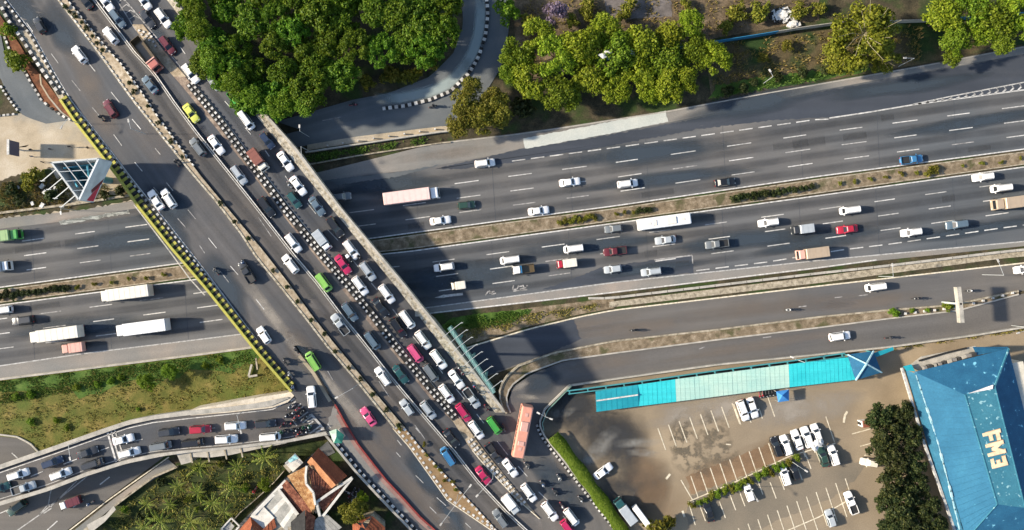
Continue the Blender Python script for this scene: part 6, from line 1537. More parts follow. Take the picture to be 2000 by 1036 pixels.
def place(o, px, py, ang, zf, zc=.8):
    """stand a vehicle on its road where its middle shows at (px, py); ang: heading in the photo, degrees, y down"""
    z = zf(px, py)
    q = P(px, py, z + zc); o.location = (q.x, q.y, z)
    a = rad(ang); d = 10
    f0, f1_ = P(px - d * math.cos(a), py - d * math.sin(a), zf(px - d * math.cos(a), py - d * math.sin(a))), P(px + d * math.cos(a), py + d * math.sin(a), zf(px + d * math.cos(a), py + d * math.sin(a)))
    X = (f1_ - f0).normalized()
    s0, s1 = P(px + d * math.sin(a), py - d * math.cos(a), zf(px + d * math.sin(a), py - d * math.cos(a))), P(px - d * math.sin(a), py + d * math.cos(a), zf(px - d * math.sin(a), py + d * math.cos(a)))
    Y = (s0 - s1); Z = X.cross(Y).normalized(); Y = Z.cross(X)
    o.rotation_euler = Matrix((X, Y, Z)).transposed().to_euler()

def car(px, py, ang, zf, kind, col, label, group=None, scale=1.05):
    cat = {'van': 'van', 'pickup': 'pickup'}.get(kind, 'car')
    o = empty({'van': 'van', 'pickup': 'pickup_truck', 'sedan': 'sedan_car', 'suv': 'offroad_car', 'hatch': 'hatchback_car', 'mpv': 'family_car'}[kind], (0, 0, 0))
    place(o, px, py, ang, zf); o.scale = (scale, scale, scale)
    tag(o, label, cat, group)
    cab = None
    for nm, me, loc in car_parts(kind, col):
        q = link(nm, me, cab if nm in ('windscreen', 'rear_window', 'side_window', 'roof_rail') else o, loc)
        if nm == 'cabin': cab = q
    return o

def boxm(name, c, s, mat, bev=.0):
    vs, fs = loft([[(x + c[0], y + c[1], z) for x, y in rrect(-s[0] / 2 + i, s[0] / 2 - i, s[1] / 2 - i, max(.05, bev), 3)] for z, i in ((c[2] - s[2] / 2, 0), (c[2] + s[2] / 2 - bev, 0), (c[2] + s[2] / 2, bev))])
    return mesh(name, vs, fs, mat)
def truck(px, py, ang, zf, L, W, Hc, cabc, boxc, label, kind='box', cabl=1.8, cabh=2.4, group=None, name='box_truck', cat='truck', zc=2.0):
    o = empty(name, (0, 0, 0)); place(o, px, py, ang, zf, zc); tag(o, label, cat, group)
    x0, x1 = -L / 2, L / 2
    link('chassis', boxm('chassis', (0, 0, .75), (L * .98, W * .75, .3), DARKP), o)
    # cab
    v, f = loft([[(x, y, .45) for x, y in rrect(x1 - cabl, x1, W * .47, .2)], [(x, y, 1.25) for x, y in rrect(x1 - cabl, x1, W * .47, .2)], [(x, y, cabh - .12) for x, y in rrect(x1 - cabl, x1 - .28, W * .43, .2)], [(x, y, cabh) for x, y in rrect(x1 - cabl + .1, x1 - .45, W * .37, .18)]])
    cb_ = link('cab', mesh('cab', v, f, paint(cabc)), o)
    t0, t1 = .1, .85
    V = []
    for t, s in ((t0, 1), (t0, -1), (t1, -1), (t1, 1)):
        V.append(Vector((lerp(x1, x1 - .28, t) + .02, -s * W * .38, lerp(1.25, cabh - .12, t))))
    V += [p - Vector((.05, 0, .02)) for p in V]
    link('windscreen', mesh('windscreen', V, [(0, 1, 2, 3), (7, 6, 5, 4), (0, 4, 5, 1), (1, 5, 6, 2), (2, 6, 7, 3), (3, 7, 4, 0)], GLASS), o)
    for s in (-1, 1):
        link('side_window', boxm('side_window', (x1 - cabl * .5 - .1, s * W * .455, 1.65), (cabl * .5, .06, .6), GLASS), o)
        link('headlight', boxm('headlight', (x1 - .03, s * W * .33, .8), (.1, .35, .2), HLAMP), cb_)
        link('wing_mirror', boxm('wing_mirror', (x1 - .25, s * (W * .5 + .12), 1.7), (.12, .2, .4), DARKP), cb_)
    cl = L - cabl - .15; cx = x0 + cl / 2
    if kind == 'box':
        link('cargo_box', boxm('cargo_box', (cx, 0, (1.0 + Hc) / 2), (cl, W, Hc - 1.0), paint(boxc), .1), o)
        nrib = max(3, int(cl / 1.2)); V, F = [], []
        for k in range(nrib): box(V, F, (x0 + cl * (k + .5) / nrib, 0, Hc + .01), (.05, W * .96, .03))
        link('roof_ribs', mesh('roof_ribs', V, F, paint(boxc)), o)
        link('rear_door', boxm('rear_door', (x0 - .02, 0, (1.1 + Hc) / 2), (.06, W * .9, Hc - 1.3), paint(boxc)), o)
    elif kind == 'open':
        link('bed_floor', boxm('bed_floor', (cx, 0, 1.15), (cl, W, .12), paint('khaki')), o)
        for s in (-1, 1): link('bed_wall', boxm('bed_wall', (cx, s * (W / 2 - .05), (1.2 + Hc) / 2), (cl, .1, Hc - 1.2), paint('khaki')), o)
        link('tailgate', boxm('tailgate', (x0 + .05, 0, (1.2 + Hc) / 2), (.1, W - .2, Hc - 1.2), paint('khaki')), o)
        link('headboard', boxm('headboard', (x0 + cl - .1, 0, (1.2 + Hc + .3) / 2), (.25, W - .2, Hc - .9), paint(boxc)), o)
    elif kind == 'tank':
        V, F = [], []; n = 16; st2 = []
        for k, (x, s) in enumerate(((x0, .75), (x0 + .3, .97), (x0 + .6, 1), (x0 + cl - .6, 1), (x0 + cl - .3, .97), (x0 + cl, .75))):
            st2.append([(x, math.cos(6.283 * i / n) * W * .5 * s, 1.0 + (Hc - 1.0) / 2 + math.sin(6.283 * i / n) * (Hc - 1.0) / 2 * s) for i in range(n)])
        v, f = loft(st2); link('tank', mesh('tank', v, f, paint(boxc), smooth=True), o)
        link('catwalk', boxm('catwalk', (cx, 0, Hc + .03), (cl * .8, .4, .05), paint('tan')), o)
        for k in range(3): link('hatch', boxm('hatch', (x0 + cl * (k + .5) / 3, 0, Hc + .1), (.5, .5, .16), paint('silver')), o)
    wm = WHB if L > 7 else WH; r = .48 if L > 7 else .32
    for x in ([x1 - cabl * .6, x0 + 1.0] + ([x0 + 2.3, x0 + cl - .9] if L > 8 else [])):
        for s in (-1, 1): link('wheel', wm, o, (x, s * (W / 2 - .2), r))
    for s in (-1, 1): link('taillight', boxm('taillight', (x0 - .03, s * W * .38, .9), (.06, .25, .15), TLAMP), o)
    return o
def bus(px, py, ang, zf, L, W, Hh, col, roofc, label, zc=2.4):
    o = empty('bus', (0, 0, 0)); place(o, px, py, ang, zf, zc); tag(o, label, 'bus')
    x0, x1 = -L / 2, L / 2
    rings = [[(x, y, z) for x, y in rrect(x0 + i, x1 - j, W / 2 - i, .3)] for z, i, j in ((.35, .05, .05), (.6, 0, 0), (1.5, 0, 0), (Hh - .35, .05, .25), (Hh - .1, .14, .4), (Hh, .35, .6))]
    v, f = loft(rings); link('body', mesh('body', v, f, paint(col)), o)
    v = [Vector(p) for p in ((x1 + .01, -W * .42, 1.4), (x1 + .01, W * .42, 1.4), (x1 - .24, W * .42, Hh - .4), (x1 - .24, -W * .42, Hh - .4))]
    V = v + [p - Vector((.06, 0, 0)) for p in v]
    link('windscreen', mesh('windscreen', V, [(0, 1, 2, 3), (7, 6, 5, 4), (0, 4, 5, 1), (1, 5, 6, 2), (2, 6, 7, 3), (3, 7, 4, 0)], GLASS), o)
    n = int(L / 1.4)
    wn_ = boxm('side_window', (0, 0, 0), (L / n * .86, .08, .8), GLASS)
    for k in range(n - 1):
        for s in (-1, 1): link('side_window', wn_, o, (x0 + L * (k + .6) / n, s * (W / 2 - .02), 2.0))
    link('roof_unit', boxm('roof_unit', (-L * .12, 0, Hh + .1), (2.2, W * .6, .26), paint(roofc), .08), o)
    link('roof_unit', boxm('roof_unit', (L * .2, 0, Hh + .05), (1.0, W * .5, .16), paint(roofc), .05), o)
    for k in range(2): link('roof_hatch', boxm('roof_hatch', (-L * .34 + k * L * .64, 0, Hh + .03), (.8, .7, .08), paint(roofc)), o)
    for sx in (x0 + 2.4, x1 - 2.6):
        for s in (-1, 1): link('wheel', WHB, o, (sx, s * (W / 2 - .18), .48))
    for s in (-1, 1):
        link('wing_mirror', boxm('wing_mirror', (x1 + .15, s * (W / 2 + .1), 2.3), (.15, .25, .5), DARKP), o); link('headlight', boxm('headlight', (x1 - .01, s * W * .36, .85), (.08, .4, .2), HLAMP), o); link('taillight', boxm('taillight', (x0 + .02, s * W * .38, .9), (.08, .3, .3), TLAMP), o)
    return o

# ------------------------------------------------------------------ motorbikes and people
def skin_body(name, joints, edges, mat, sub=1):
    """one continuous body grown over a skeleton: joints = (x, y, z, radius)"""
    me = bpy.data.meshes.new(name + '_skeleton'); me.from_pydata([j[:3] for j in joints], edges, []); me.update()
    o = bpy.data.objects.new('skeleton', me); COL.objects.link(o)
    m = o.modifiers.new('skin', 'SKIN'); sv = me.skin_vertices[0].data
    for v, j in zip(sv, joints): v.radius = (j[3], j[3])
    sv[0].use_root = True
    s = o.modifiers.new('sub', 'SUBSURF'); s.levels = sub; s.render_levels = sub
    dg = bpy.context.evaluated_depsgraph_get(); dg.update()
    out = bpy.data.meshes.new_from_object(o.evaluated_get(dg)); out.name = name
    out.materials.clear(); out.materials.append(mat)
    out.polygons.foreach_set('use_smooth', [True] * len(out.polygons))
    bpy.data.objects.remove(o)
    return out
# seated rider, facing +x, seat height .78
RJ = [(-.12, 0, .84, .16), (-.10, 0, 1.05, .15), (-.02, 0, 1.30, .17), (.02, 0, 1.42, .07), (.06, 0, 1.58, .10), (.06, 0, 1.70, .07),
      (.02, .19, 1.36, .07), (.22, .27, 1.15, .05), (.46, .28, 1.05, .04), (.02, -.19, 1.36, .07), (.22, -.27, 1.15, .05), (.46, -.28, 1.05, .04),
      (.02, .15, .80, .10), (.32, .19, .72, .08), (.16, .19, .36, .055), (.28, .19, .30, .045), (.02, -.15, .80, .10), (.32, -.19, .72, .08), (.16, -.19, .36, .055), (.28, -.19, .30, .045)]
RE = [(0, 1), (1, 2), (2, 3), (3, 4), (4, 5), (2, 6), (6, 7), (7, 8), (2, 9), (9, 10), (10, 11), (0, 12), (12, 13), (13, 14), (14, 15), (0, 16), (16, 17), (17, 18), (18, 19)]
SJ = [(0, 0, .92, .15), (0, 0, 1.15, .14), (0, 0, 1.36, .16), (0, 0, 1.48, .06), (.02, 0, 1.60, .10), (.02, 0, 1.70, .06),
      (0, .2, 1.40, .065), (.02, .25, 1.15, .05), (.1, .24, .92, .04), (0, -.2, 1.40, .065), (-.02, -.25, 1.15, .05), (.06, -.24, .92, .04),
      (0, .10, .84, .10), (.08, .11, .48, .07), (.04, .11, .08, .05), (.16, .11, .05, .045), (0, -.10, .84, .10), (-.06, -.11, .48, .07), (-.16, -.11, .08, .05), (-.05, -.11, .05, .045)]
CLOTH = {c: plain('cloth ' + c, v, .85) for c, v in dict(dark=(.03, .03, .035), blue=(.05, .09, .18), white=(.5, .5, .48), red=(.3, .03, .03), grey=(.14, .14, .14), green=(.05, .15, .07)).items()}
RID = {c: skin_body('body', RJ, RE, m) for c, m in CLOTH.items()}
STA = {c: skin_body('body', SJ, RE, m) for c, m in CLOTH.items()}
bm = bmesh.new(); bmesh.ops.create_icosphere(bm, subdivisions=2, radius=.145)
for v in bm.verts:
    if v.co.z < -.06: v.co.z = -.06
hme = {}
for c, v in dict(black=(.02, .02, .02), white=(.6, .6, .6), red=(.4, .03, .03)).items():
    me = bpy.data.meshes.new('helmet'); bm.to_mesh(me); me.materials.append(plain('helmet ' + c, v, .25)); hme[c] = me
bm.free()
hair = bpy.data.meshes.new('hair'); bm = bmesh.new(); bmesh.ops.create_icosphere(bm, subdivisions=2, radius=.12); bm.to_mesh(hair); bm.free(); hair.materials.append(plain('black hair', (.012, .01, .009), .6))
BIKE = {}
def bike_parts(col):
    if col in BIKE: return BIKE[col]
    m = paint(col); out = []
    w = mesh('wheel', *(lambda V, F: (bar(V, F, (0, -.05, 0), (0, .05, 0), .40, None, 12), (V, F))[1])([], []), RUBBER)
    out += [('wheel', w, (.62, 0, .29)), ('wheel', w, (-.62, 0, .29))]
    v, f = loft([[(x, y, z) for x, y in rrect(a, b, hw, .08, 3)] for z, a, b, hw in ((.32, -.35, .35, .10), (.55, -.75, .45, .15), (.70, -.85, .30, .15), (.74, -.80, .20, .10))]); out.append(('body', mesh('body', v, f, m), (0, 0, 0)))
    v, f = loft([[(x, y, z) for x, y in rrect(a, b, hw, .05, 3)] for z, a, b, hw in ((.45, .42, .62, .16), (.75, .36, .54, .17), (.98, .34, .46, .13))]); out.append(('front_fairing', mesh('front_fairing', v, f, m), (0, 0, 0)))
    out.append(('seat', boxm('seat', (-.32, 0, .78), (.9, .26, .1), DARKP, .04), (0, 0, 0)))
    V, F = [], []; bar(V, F, (.40, -.36, 1.03), (.40, .36, 1.03), .04); bar(V, F, (.62, 0, .3), (.42, 0, 1.0), .06); out.append(('handlebar', mesh('handlebar', V, F, DARKP), (0, 0, 0)))
    out.append(('headlight', boxm('headlight', (.52, 0, .95), (.08, .2, .12), HLAMP), (0, 0, 0))); out.append(('taillight', boxm('taillight', (-.86, 0, .66), (.06, .16, .1), TLAMP), (0, 0, 0)))
    BIKE[col] = out
    return out
def bike(px, py, ang, zf, col, cloth, where, helmet='black', group=None, rider=True, topbox=None):
    o = empty('motorbike', (0, 0, 0)); place(o, px, py, ang, zf, .7); o.scale = (1.15,) * 3
    cn_ = {'dark': 'dark', 'red': 'red', 'white': 'white', 'bluegrey': 'blue grey', 'teal': 'teal', 'black': 'black', 'silver': 'silver'}[col]
    tag(o, cn_ + ' motorbike ' + where, 'motorbike', group)
    for nm, me, loc in bike_parts(col): link(nm, me, o, loc)
    if topbox: link('top_box', boxm('top_box', (-.75, 0, 1.05), (.7, .6, .55), paint(topbox), .06), o)
    if rider:
        p = empty('person', o.location); p.rotation_euler = o.rotation_euler; p.scale = o.scale
        tag(p, 'rider in ' + cloth + ' with ' + helmet + ' helmet ' + where, 'person', group and 'riders of the ' + group)
        link('body', RID[cloth], p); link('helmet', hme[helmet], p, (.07, 0, 1.64))
def person(px, py, ang, zf, cloth, label, group=None):
    z = zf(px, py); p = empty('person', P(px, py, z)); p.rotation_euler = (0, 0, -rad(ang)); tag(p, label, 'person', group)
    link('body', STA[cloth], p); link('hair', hair, p, (.01, 0, 1.67))
# ------------------------------------------------------------------ traffic: flyover
UP, DN = 233.0, 52.5
c = car; D = deckz
GA = 'vehicles on the open carriageway of the flyover'
c(77, 50, 240, D, 'hatch', 'dark', 'dark grey hatchback alone at the top of the open flyover carriageway', GA)
c(155, 107, 232, D, 'mpv', 'white', 'white people carrier driving up the open carriageway beside the median shrubs', GA)
c(216, 213, 236, D, 'mpv', 'maroon', 'dark red people carrier casting a long shadow on the open carriageway', GA)
c(304, 391, 236, D, 'sedan', 'white', 'white car nearer the yellow parapet of a side by side pair', GA)
c(329, 388, 236, D, 'mpv', 'white', 'white car nearer the median of a side by side pair', GA)
c(482, 532, 238, D, 'pickup', 'dark', 'dark pickup truck close to the median on the open carriageway', GA)
c(515, 655, 236, D, 'hatch', 'white', 'small white hatchback low on the open carriageway near the yellow parapet', GA)
c(611, 705, 238, D, 'van', 'lime', 'lime green minivan on the open carriageway beside the separator rail', GA)
c(608, 775, 264, D, 'suv', 'white', 'white car turning up from the ramp junction past the stop line', GA)
c(719, 814, 234, D, 'sedan', 'pink', 'bright pink sedan on the lower open carriageway', GA)
GB = 'vehicles in the bus lane of the flyover'
c(166, 1, 233, D, 'sedan', 'black', 'black car cut by the top edge in the bus lane', GB)
c(216, 70, 231, D, 'mpv', 'white', 'white people carrier in the bus lane level with the median shrubs', GB)
c(293, 166, 231, D, 'sedan', 'bluegrey', 'blue grey sedan in the bus lane below the dump truck', GB)
c(386, 288, 232, D, 'mpv', 'grey', 'dark grey people carrier in the bus lane across from a white sedan', GB)
c(567, 516, 232, D, 'mpv', 'white', 'white people carrier in the bus lane beside the rail, level with the lime minivan', GB)
c(664, 633, 232, D, 'pickup', 'silver', 'silver green pickup truck in the bus lane', GB)
c(747, 735, 234, D, 'mpv', 'white', 'white people carrier in the bus lane below the silver pickup', GB)
c(794, 796, 234, D, 'hatch', 'silver', 'small silver hatchback in the bus lane where the planted median ends', GB)
c(874, 890, 236, D, 'van', 'blue', 'bright blue van in the bus lane beside the brown median', GB)
c(977, 1013, 234, D, 'mpv', 'grey', 'grey people carrier lowest in the bus lane', GB)
GC = 'vehicles queueing between the rails and the striped barrier'
c(207, 5, 53, D, 'sedan', 'white', 'white sedan topmost in the queue between rails and gore', GC)
c(231, 38, 53, D, 'mpv', 'bluegrey', 'dark blue grey people carrier just behind the dump truck', GC)
truck(286, 107, 53, D, 8.8, 2.5, 2.4, 'rust', 'salmon', 'dump truck with open brown bed and red cab in the queue', kind='open', cabl=1.9, cabh=2.5, name='dump_truck', group=GC)
c(373, 221, 54, D, 'sedan', 'yellow', 'pale yellow sedan in the queue', GC)
c(422, 283, 54, D, 'sedan', 'white', 'white sedan in the queue behind the yellow one', GC)
c(467, 342, 55, D, 'mpv', 'silver', 'silver grey people carrier between a white sedan and a black one', GC)
c(521, 405, 54, D, 'suv', 'black', 'black people carrier alone in the long queue gap', GC)
c(573, 475, 53, D, 'mpv', 'white', 'white people carrier in the queue just above the lime minivan', GC)
c(633, 552, 54, D, 'van', 'lime', 'bright lime green minivan in the queue', GC)
c(683, 609, 54, D, 'mpv', 'bluegrey', 'blue grey people carrier in the queue below the lime minivan', GC)
c(727, 665, 54, D, 'van', 'bluegrey', 'steel blue van with a plain roof in the queue above the teal car', GC)
c(782, 731, 54, D, 'sedan', 'teal', 'dark teal car in the queue', GC)
c(836, 801, 53, D, 'mpv', 'silver', 'silver people carrier in the queue near the end of the striped barrier', GC)
c(881, 856, 52, D, 'sedan', 'black', 'black sedan in the queue beside the tan paved median', GC)
c(944, 929, 53, D, 'sedan', 'magenta', 'magenta sedan in the queue under the lamp arm', GC)
truck(998, 986, 52, D, 5.0, 2.0, 2.5, 'silver', 'white', 'small white box truck lowest in the queue', cabl=1.5, cabh=2.1, group=GC, zc=1.6)
GD = 'vehicles jammed on the two far lanes of the flyover'
c(281, 2, 54, D, 'mpv', 'white', 'white car cut by the top edge beside the grove', GD)
c(320, 37, 54, D, 'suv', 'white', 'white offroad car in the far lane near the top of the grove', GD)
c(288, 38, 54, D, 'sedan', 'dark', 'dark sedan beside the chevron gore near the top', GD)
c(328, 90, 54, D, 'mpv', 'maroon', 'maroon people carrier beside the dump truck', GD)
c(374, 145, 53, D, 'suv', 'white', 'white offroad car at the upper end of the striped barrier', GD)
c(399, 135, 53, D, 'hatch', 'navy', 'navy hatchback half hidden by the grove', GD)
c(417, 160, 53, D, 'van', 'silver', 'pale grey van half under the grove behind a navy hatchback', GD)
c(463, 199, 54, D, 'pickup', 'green', 'green and white pickup emerging from beneath the grove', GD)
c(482, 236, 54, D, 'van', 'white', 'white van right behind the green pickup', GD)
c(522, 275, 53, D, 'hatch', 'navy', 'navy hatchback between a white van and a brown box truck', GD)
truck(504, 313, 54, D, 5.2, 2.1, 2.6, 'cream', 'brown', 'small brown box truck with pale cab against the striped barrier', cabl=1.4, cabh=2.1, group=GD, zc=1.6)
c(557, 315, 55, D, 'sedan', 'white', 'white sedan with a dark glass roof by the stone parapet', GD)
c(582, 363, 54, D, 'sedan', 'white', 'white sedan behind the one with the dark roof', GD)
c(575, 391, 54, D, 'hatch', 'teal', 'dark teal hatchback hugging the striped barrier', GD)
c(619, 403, 55, D, 'sedan', 'bluegrey', 'grey green sedan on the dashed line near the stone parapet', GD)
c(655, 444, 54, D, 'suv', 'black', 'black people carrier by the stone parapet', GD)
truck(629, 470, 53, D, 4.9, 1.95, 2.2, 'white', 'silver', 'light truck with grey box and white cab at the striped barrier', cabl=1.3, cabh=1.9, group=GD, zc=1.4)
c(686, 488, 54, D, 'mpv', 'white', 'white people carrier beside the light truck with grey box', GD)
c(670, 517, 54, D, 'sedan', 'magenta', 'magenta sedan at the striped barrier beside a delivery motorbike', GD)
c(718, 530, 54, D, 'mpv', 'silver', 'silver people carrier in the far lane behind a white one', GD)
c(703, 558, 54, D, 'mpv', 'white', 'white people carrier right behind the magenta sedan', GD)
c(755, 574, 54, D, 'mpv', 'white', 'white people carrier nearest the stone parapet above a black sedan', GD)
c(743, 600, 54, D, 'sedan', 'black', 'black sedan at the striped barrier', GD)
c(795, 624, 54, D, 'van', 'white', 'white van with a big windscreen in the far lane', GD)
c(777, 640, 55, D, 'suv', 'black', 'black offroad car with roof bars beside a white van', GD)
c(826, 664, 54, D, 'mpv', 'white', 'white people carrier beside the pink one', GD)
c(811, 690, 54, D, 'van', 'pink', 'pink people carrier at the striped barrier', GD)
c(856, 702, 54, D, 'suv', 'white', 'white people carrier in the far lane behind the pink one', GD)
c(841, 728, 54, D, 'van', 'grey', 'grey van at the striped barrier behind the pink car', GD)
c(891, 741, 54, D, 'sedan', 'white', 'white sedan beside riders waiting at the stone parapet', GD)
c(872, 769, 54, D, 'mpv', 'white', 'white people carrier at the lower striped barrier', GD)
c(921, 777, 54, D, 'pickup', 'silver', 'silver pickup by the lower end of the stone parapet', GD)
c(905, 806, 54, D, 'mpv', 'magenta', 'magenta people carrier at the end of the striped barrier', GD)
c(965, 831, 54, D, 'van', 'green', 'vivid green minivan beside the turning bus', GD)
c(930, 840, 54, D, 'mpv', 'white', 'white people carrier between the magenta and the green car', GD)
JZ = lambda x, y: apron(x, y) if (x - 985) * .785 - (y - 810) * .62 > 0 else deckz(x, y)
c(964, 885, 53, D, 'pickup', 'dark', 'dark grey pickup beside the tan paved median', GD)
c(996, 914, 54, JZ, 'sedan', 'white', 'white sedan just below the turning bus', GD)
c(1033, 963, 54, JZ, 'mpv', 'white', 'white people carrier with dark windows among motorbikes', GD)
c(1074, 999, 53, JZ, 'suv', 'white', 'white people carrier near the tip of the tan paved median', GD)
c(1116, 1010, 53, JZ, 'van', 'white', 'long white van lowest in the far lane', GD)
c(1110, 1033, 53, JZ, 'mpv', 'magenta', 'magenta car cut by the bottom edge', GD)
bus(1019, 843, 101, JZ, 12.2, 2.75, 3.2, 'bus', 'salmon', 'long orange bus turning onto the flyover')
GM = 'motorbikes on the flyover'
for a in ((198, 231, 236, D, 'teal', 'dark', 'beside the dark red people carrier', 'black'), (422, 530, 236, D, 'dark', 'grey', 'near the yellow parapet of the open carriageway', 'black'), (476, 514, 236, D, 'dark', 'blue', 'just ahead of the dark pickup', 'white'),
          (345, 318, 236, D, 'dark', 'dark', 'close to the median of the open carriageway', 'black'), (557, 707, 236, D, 'dark', 'dark', 'first of three by the lower yellow parapet', 'black'), (566, 731, 236, D, 'silver', 'grey', 'second of three by the lower yellow parapet', 'white'), (573, 757, 236, D, 'dark', 'blue', 'third of three by the lower yellow parapet', 'black'),
          (578, 683, 236, D, 'dark', 'dark', 'just behind the lime minivan', 'black'), (835, 712, 54, D, 'dark', 'dark', 'squeezing between a pink and a white car', 'white'), (645, 478, 54, D, 'black', 'dark', 'in the gap between light truck and white car', 'black'), (566, 362, 54, D, 'silver', 'grey', 'tucked beside a white sedan in the far lanes', 'white'),
          (895, 716, 56, D, 'dark', 'dark', 'at the head of a file along the stone parapet', 'white'), (902, 727, 56, D, 'red', 'grey', 'second in a file along the stone parapet', 'black'), (925, 752, 56, D, 'dark', 'blue', 'third in a file along the stone parapet', 'red'), (934, 764, 56, D, 'black', 'dark', 'fourth in a file along the stone parapet', 'black'), (950, 797, 58, D, 'red', 'dark', 'fifth in a file along the stone parapet', 'black'),
          (984, 836, 70, JZ, 'black', 'dark', 'alongside the vivid green minivan', 'black'), (1029, 910, 54, JZ, 'silver', 'grey', 'just below the front of the bus', 'black'), (1060, 946, 54, JZ, 'silver', 'blue', 'weaving below the bus by a dashed line', 'white'), (1092, 934, 60, JZ, 'silver', 'white', 'alone towards the compound wall', 'black'), (1098, 988, 54, JZ, 'red', 'grey', 'between a white people carrier and a long van', 'white'), (1134, 976, 54, JZ, 'silver', 'dark', 'beside the compound wall dots', 'white'), (1084, 962, 54, JZ, 'dark', 'dark', 'in the shadow beside the compound wall', 'black'),
          (700, 500, 54, D, 'black', 'dark', 'behind the delivery motorbike', 'black')):
    bike(*a[:5], a[5], a[6], a[7], GM)
bike(684, 507, 54, D, 'black', 'dark', 'carrying a big white delivery box', 'black', GM, topbox='white')
# ------------------------------------------------------------------ traffic: highway
Z2 = flat(.03)
RT_, LF = -7.5, 172.5
GN = 'vehicles on the far carriageway of the highway'
c(947, 319, RT_, Z2, 'mpv', 'white', 'white people carrier highest on the far carriageway', GN)
c(1113, 356, RT_, Z2, 'sedan', 'white', 'white car in the middle lane ahead of the pinkish lorry', GN)
c(1226, 359, RT_, Z2, 'mpv', 'white', 'white people carrier near the middle of the far carriageway', GN)
c(1780, 312, RT_, Z2, 'pickup', 'blue', 'blue pickup close to the median of the far carriageway', GN)
c(1416, 356, RT_, Z2, 'sedan', 'black', 'black sedan near the median of the far carriageway', GN)
c(1052, 412, RT_, Z2, 'sedan', 'white', 'white sedan beside the brown median shrubs', GN)
c(860, 431, RT_, Z2, 'sedan', 'white', 'white sedan near the edge of the flyover shadow', GN)
c(911, 401, RT_, Z2, 'hatch', 'dgreen', 'dark green hatchback in front of the pinkish lorry', GN)
truck(804, 383, RT_, Z2, 12.6, 2.75, 3.3, 'white', 'pinkish', 'long pinkish white lorry with a white cab', kind='box', cabl=1.9, cabh=2.6, name='lorry', cat='lorry')
c(666, 385, RT_, Z2, 'mpv', 'grey', 'grey people carrier just emerging from under the stone parapet', GN)
truck(8, 461, RT_, Z2, 7.0, 2.4, 3.0, 'green', 'paleg', 'green truck with a pale roof entering at the image edge', cabl=1.8, cabh=2.5, group=GN)
truck(-2, 521, RT_, Z2, 4.6, 2.3, 2.8, 'white', 'silver', 'pale truck tail barely entering below the green truck', cabl=1.5, cabh=2.3, group=GN)
GS = 'vehicles on the near carriageway of the highway'
c(1920, 346, LF, Z2, 'mpv', 'white', 'white people carrier beside the median near the edge of the picture', GS)
c(1954, 368, LF, Z2, 'van', 'white', 'white van above the beige lorry', GS)
truck(1985, 395, LF, Z2, 10.0, 2.6, 3.0, 'tan', 'tan', 'beige lorry cut by the right edge', cabl=2.0, cabh=2.5, name='lorry', cat='lorry')
c(1659, 411, LF, Z2, 'van', 'white', 'white van above the red sedan', GS)
c(1501, 435, LF, Z2, 'mpv', 'white', 'white people carrier ahead of the silver box truck', GS)
truck(1568, 448, LF, Z2, 4.8, 2.0, 2.5, 'dark', 'silver', 'small truck with pale grey box and dark cab', cabl=1.5, cabh=2.0, group=GS, zc=1.6)
c(1655, 448, LF, Z2, 'sedan', 'red', 'red sedan in the middle of the near carriageway', GS)
c(1780, 454, LF, Z2, 'mpv', 'white', 'white people carrier alone above the short dashes', GS)
c(1868, 439, LF, Z2, 'suv', 'bluegrey', 'blue grey offroad car above the short dashes', GS)
bus(1298, 433, LF, Z2, 12.0, 2.7, 3.3, 'white', 'cream', 'long white coach beside the highway median', 2.6)
c(1198, 447, LF, Z2, 'hatch', 'grey', 'grey hatchback ahead of the white coach', GS)
c(1300, 469, LF, Z2, 'sedan', 'silver', 'silver sedan below the white coach', GS)
c(1400, 477, LF, Z2, 'pickup', 'grey', 'dark grey pickup behind the silver sedan', GS)
c(1201, 491, LF, Z2, 'pickup', 'maroon', 'dark red pickup in the middle of the near carriageway', GS)
c(1120, 486, LF, Z2, 'van', 'white', 'white van just ahead of the dark red pickup', GS)
truck(1107, 515, LF, Z2, 4.6, 1.9, 2.3, 'red', 'cream', 'small truck with red cab and pale box', cabl=1.3, cabh=2.0, group=GS, zc=1.6)
c(1197, 526, LF, Z2, 'hatch', 'silver', 'silver hatchback on the dark asphalt patch, in front', GS)
c(1272, 531, LF, Z2, 'mpv', 'silver', 'silver people carrier on the dark asphalt patch, behind', GS)
truck(1588, 495, LF, Z2, 7.0, 2.35, 2.9, 'salmon', 'tan', 'salmon coloured truck in the outer lane', cabl=1.6, cabh=2.4, group=GS)
c(996, 508, LF, Z2, 'van', 'white', 'white van ahead of a blue pickup', GS)
truck(1022, 526, LF, Z2, 5.0, 1.95, 1.8, 'white', 'blue', 'light truck with white cab and blue grey open bed', kind='open', cabl=1.8, cabh=2.0, group=GS, zc=1.2)
c(867, 522, LF, Z2, 'mpv', 'white', 'white people carrier at the edge of the flyover shadow', GS)
truck(895, 558, LF, Z2, 3.4, 1.8, 2.1, 'cream', 'cream', 'tiny cream three metre box van near the painted arrow', cabl=.9, cabh=1.8, group=GS, zc=1.4)
truck(247, 573, LF, Z2, 11.4, 2.7, 3.6, 'cream', 'cream', 'cream lorry beside the median shrubs on the near carriageway', cabl=1.6, cabh=2.8, name='lorry', cat='lorry')
truck(110, 653, LF, Z2, 11.6, 2.75, 3.7, 'cream', 'khaki' if False else 'cream', 'cream lorry nearest the grass bank, with a tapered white cab', cabl=2.0, cabh=2.9, name='lorry', cat='lorry')
truck(279, 640, LF, Z2, 11.8, 2.75, 3.8, 'white', 'white', 'bright white lorry throwing the longest shadow', cabl=2.0, cabh=2.9, name='lorry', cat='lorry')
truck(141, 680, LF, Z2, 5.0, 2.2, 2.4, 'salmon', 'salmon', 'salmon red small truck below the cream lorry', cabl=1.6, cabh=2.3, group=GS)
c(6, 606, LF, Z2, 'van', 'white', 'white van cut by the edge below the median', GS)
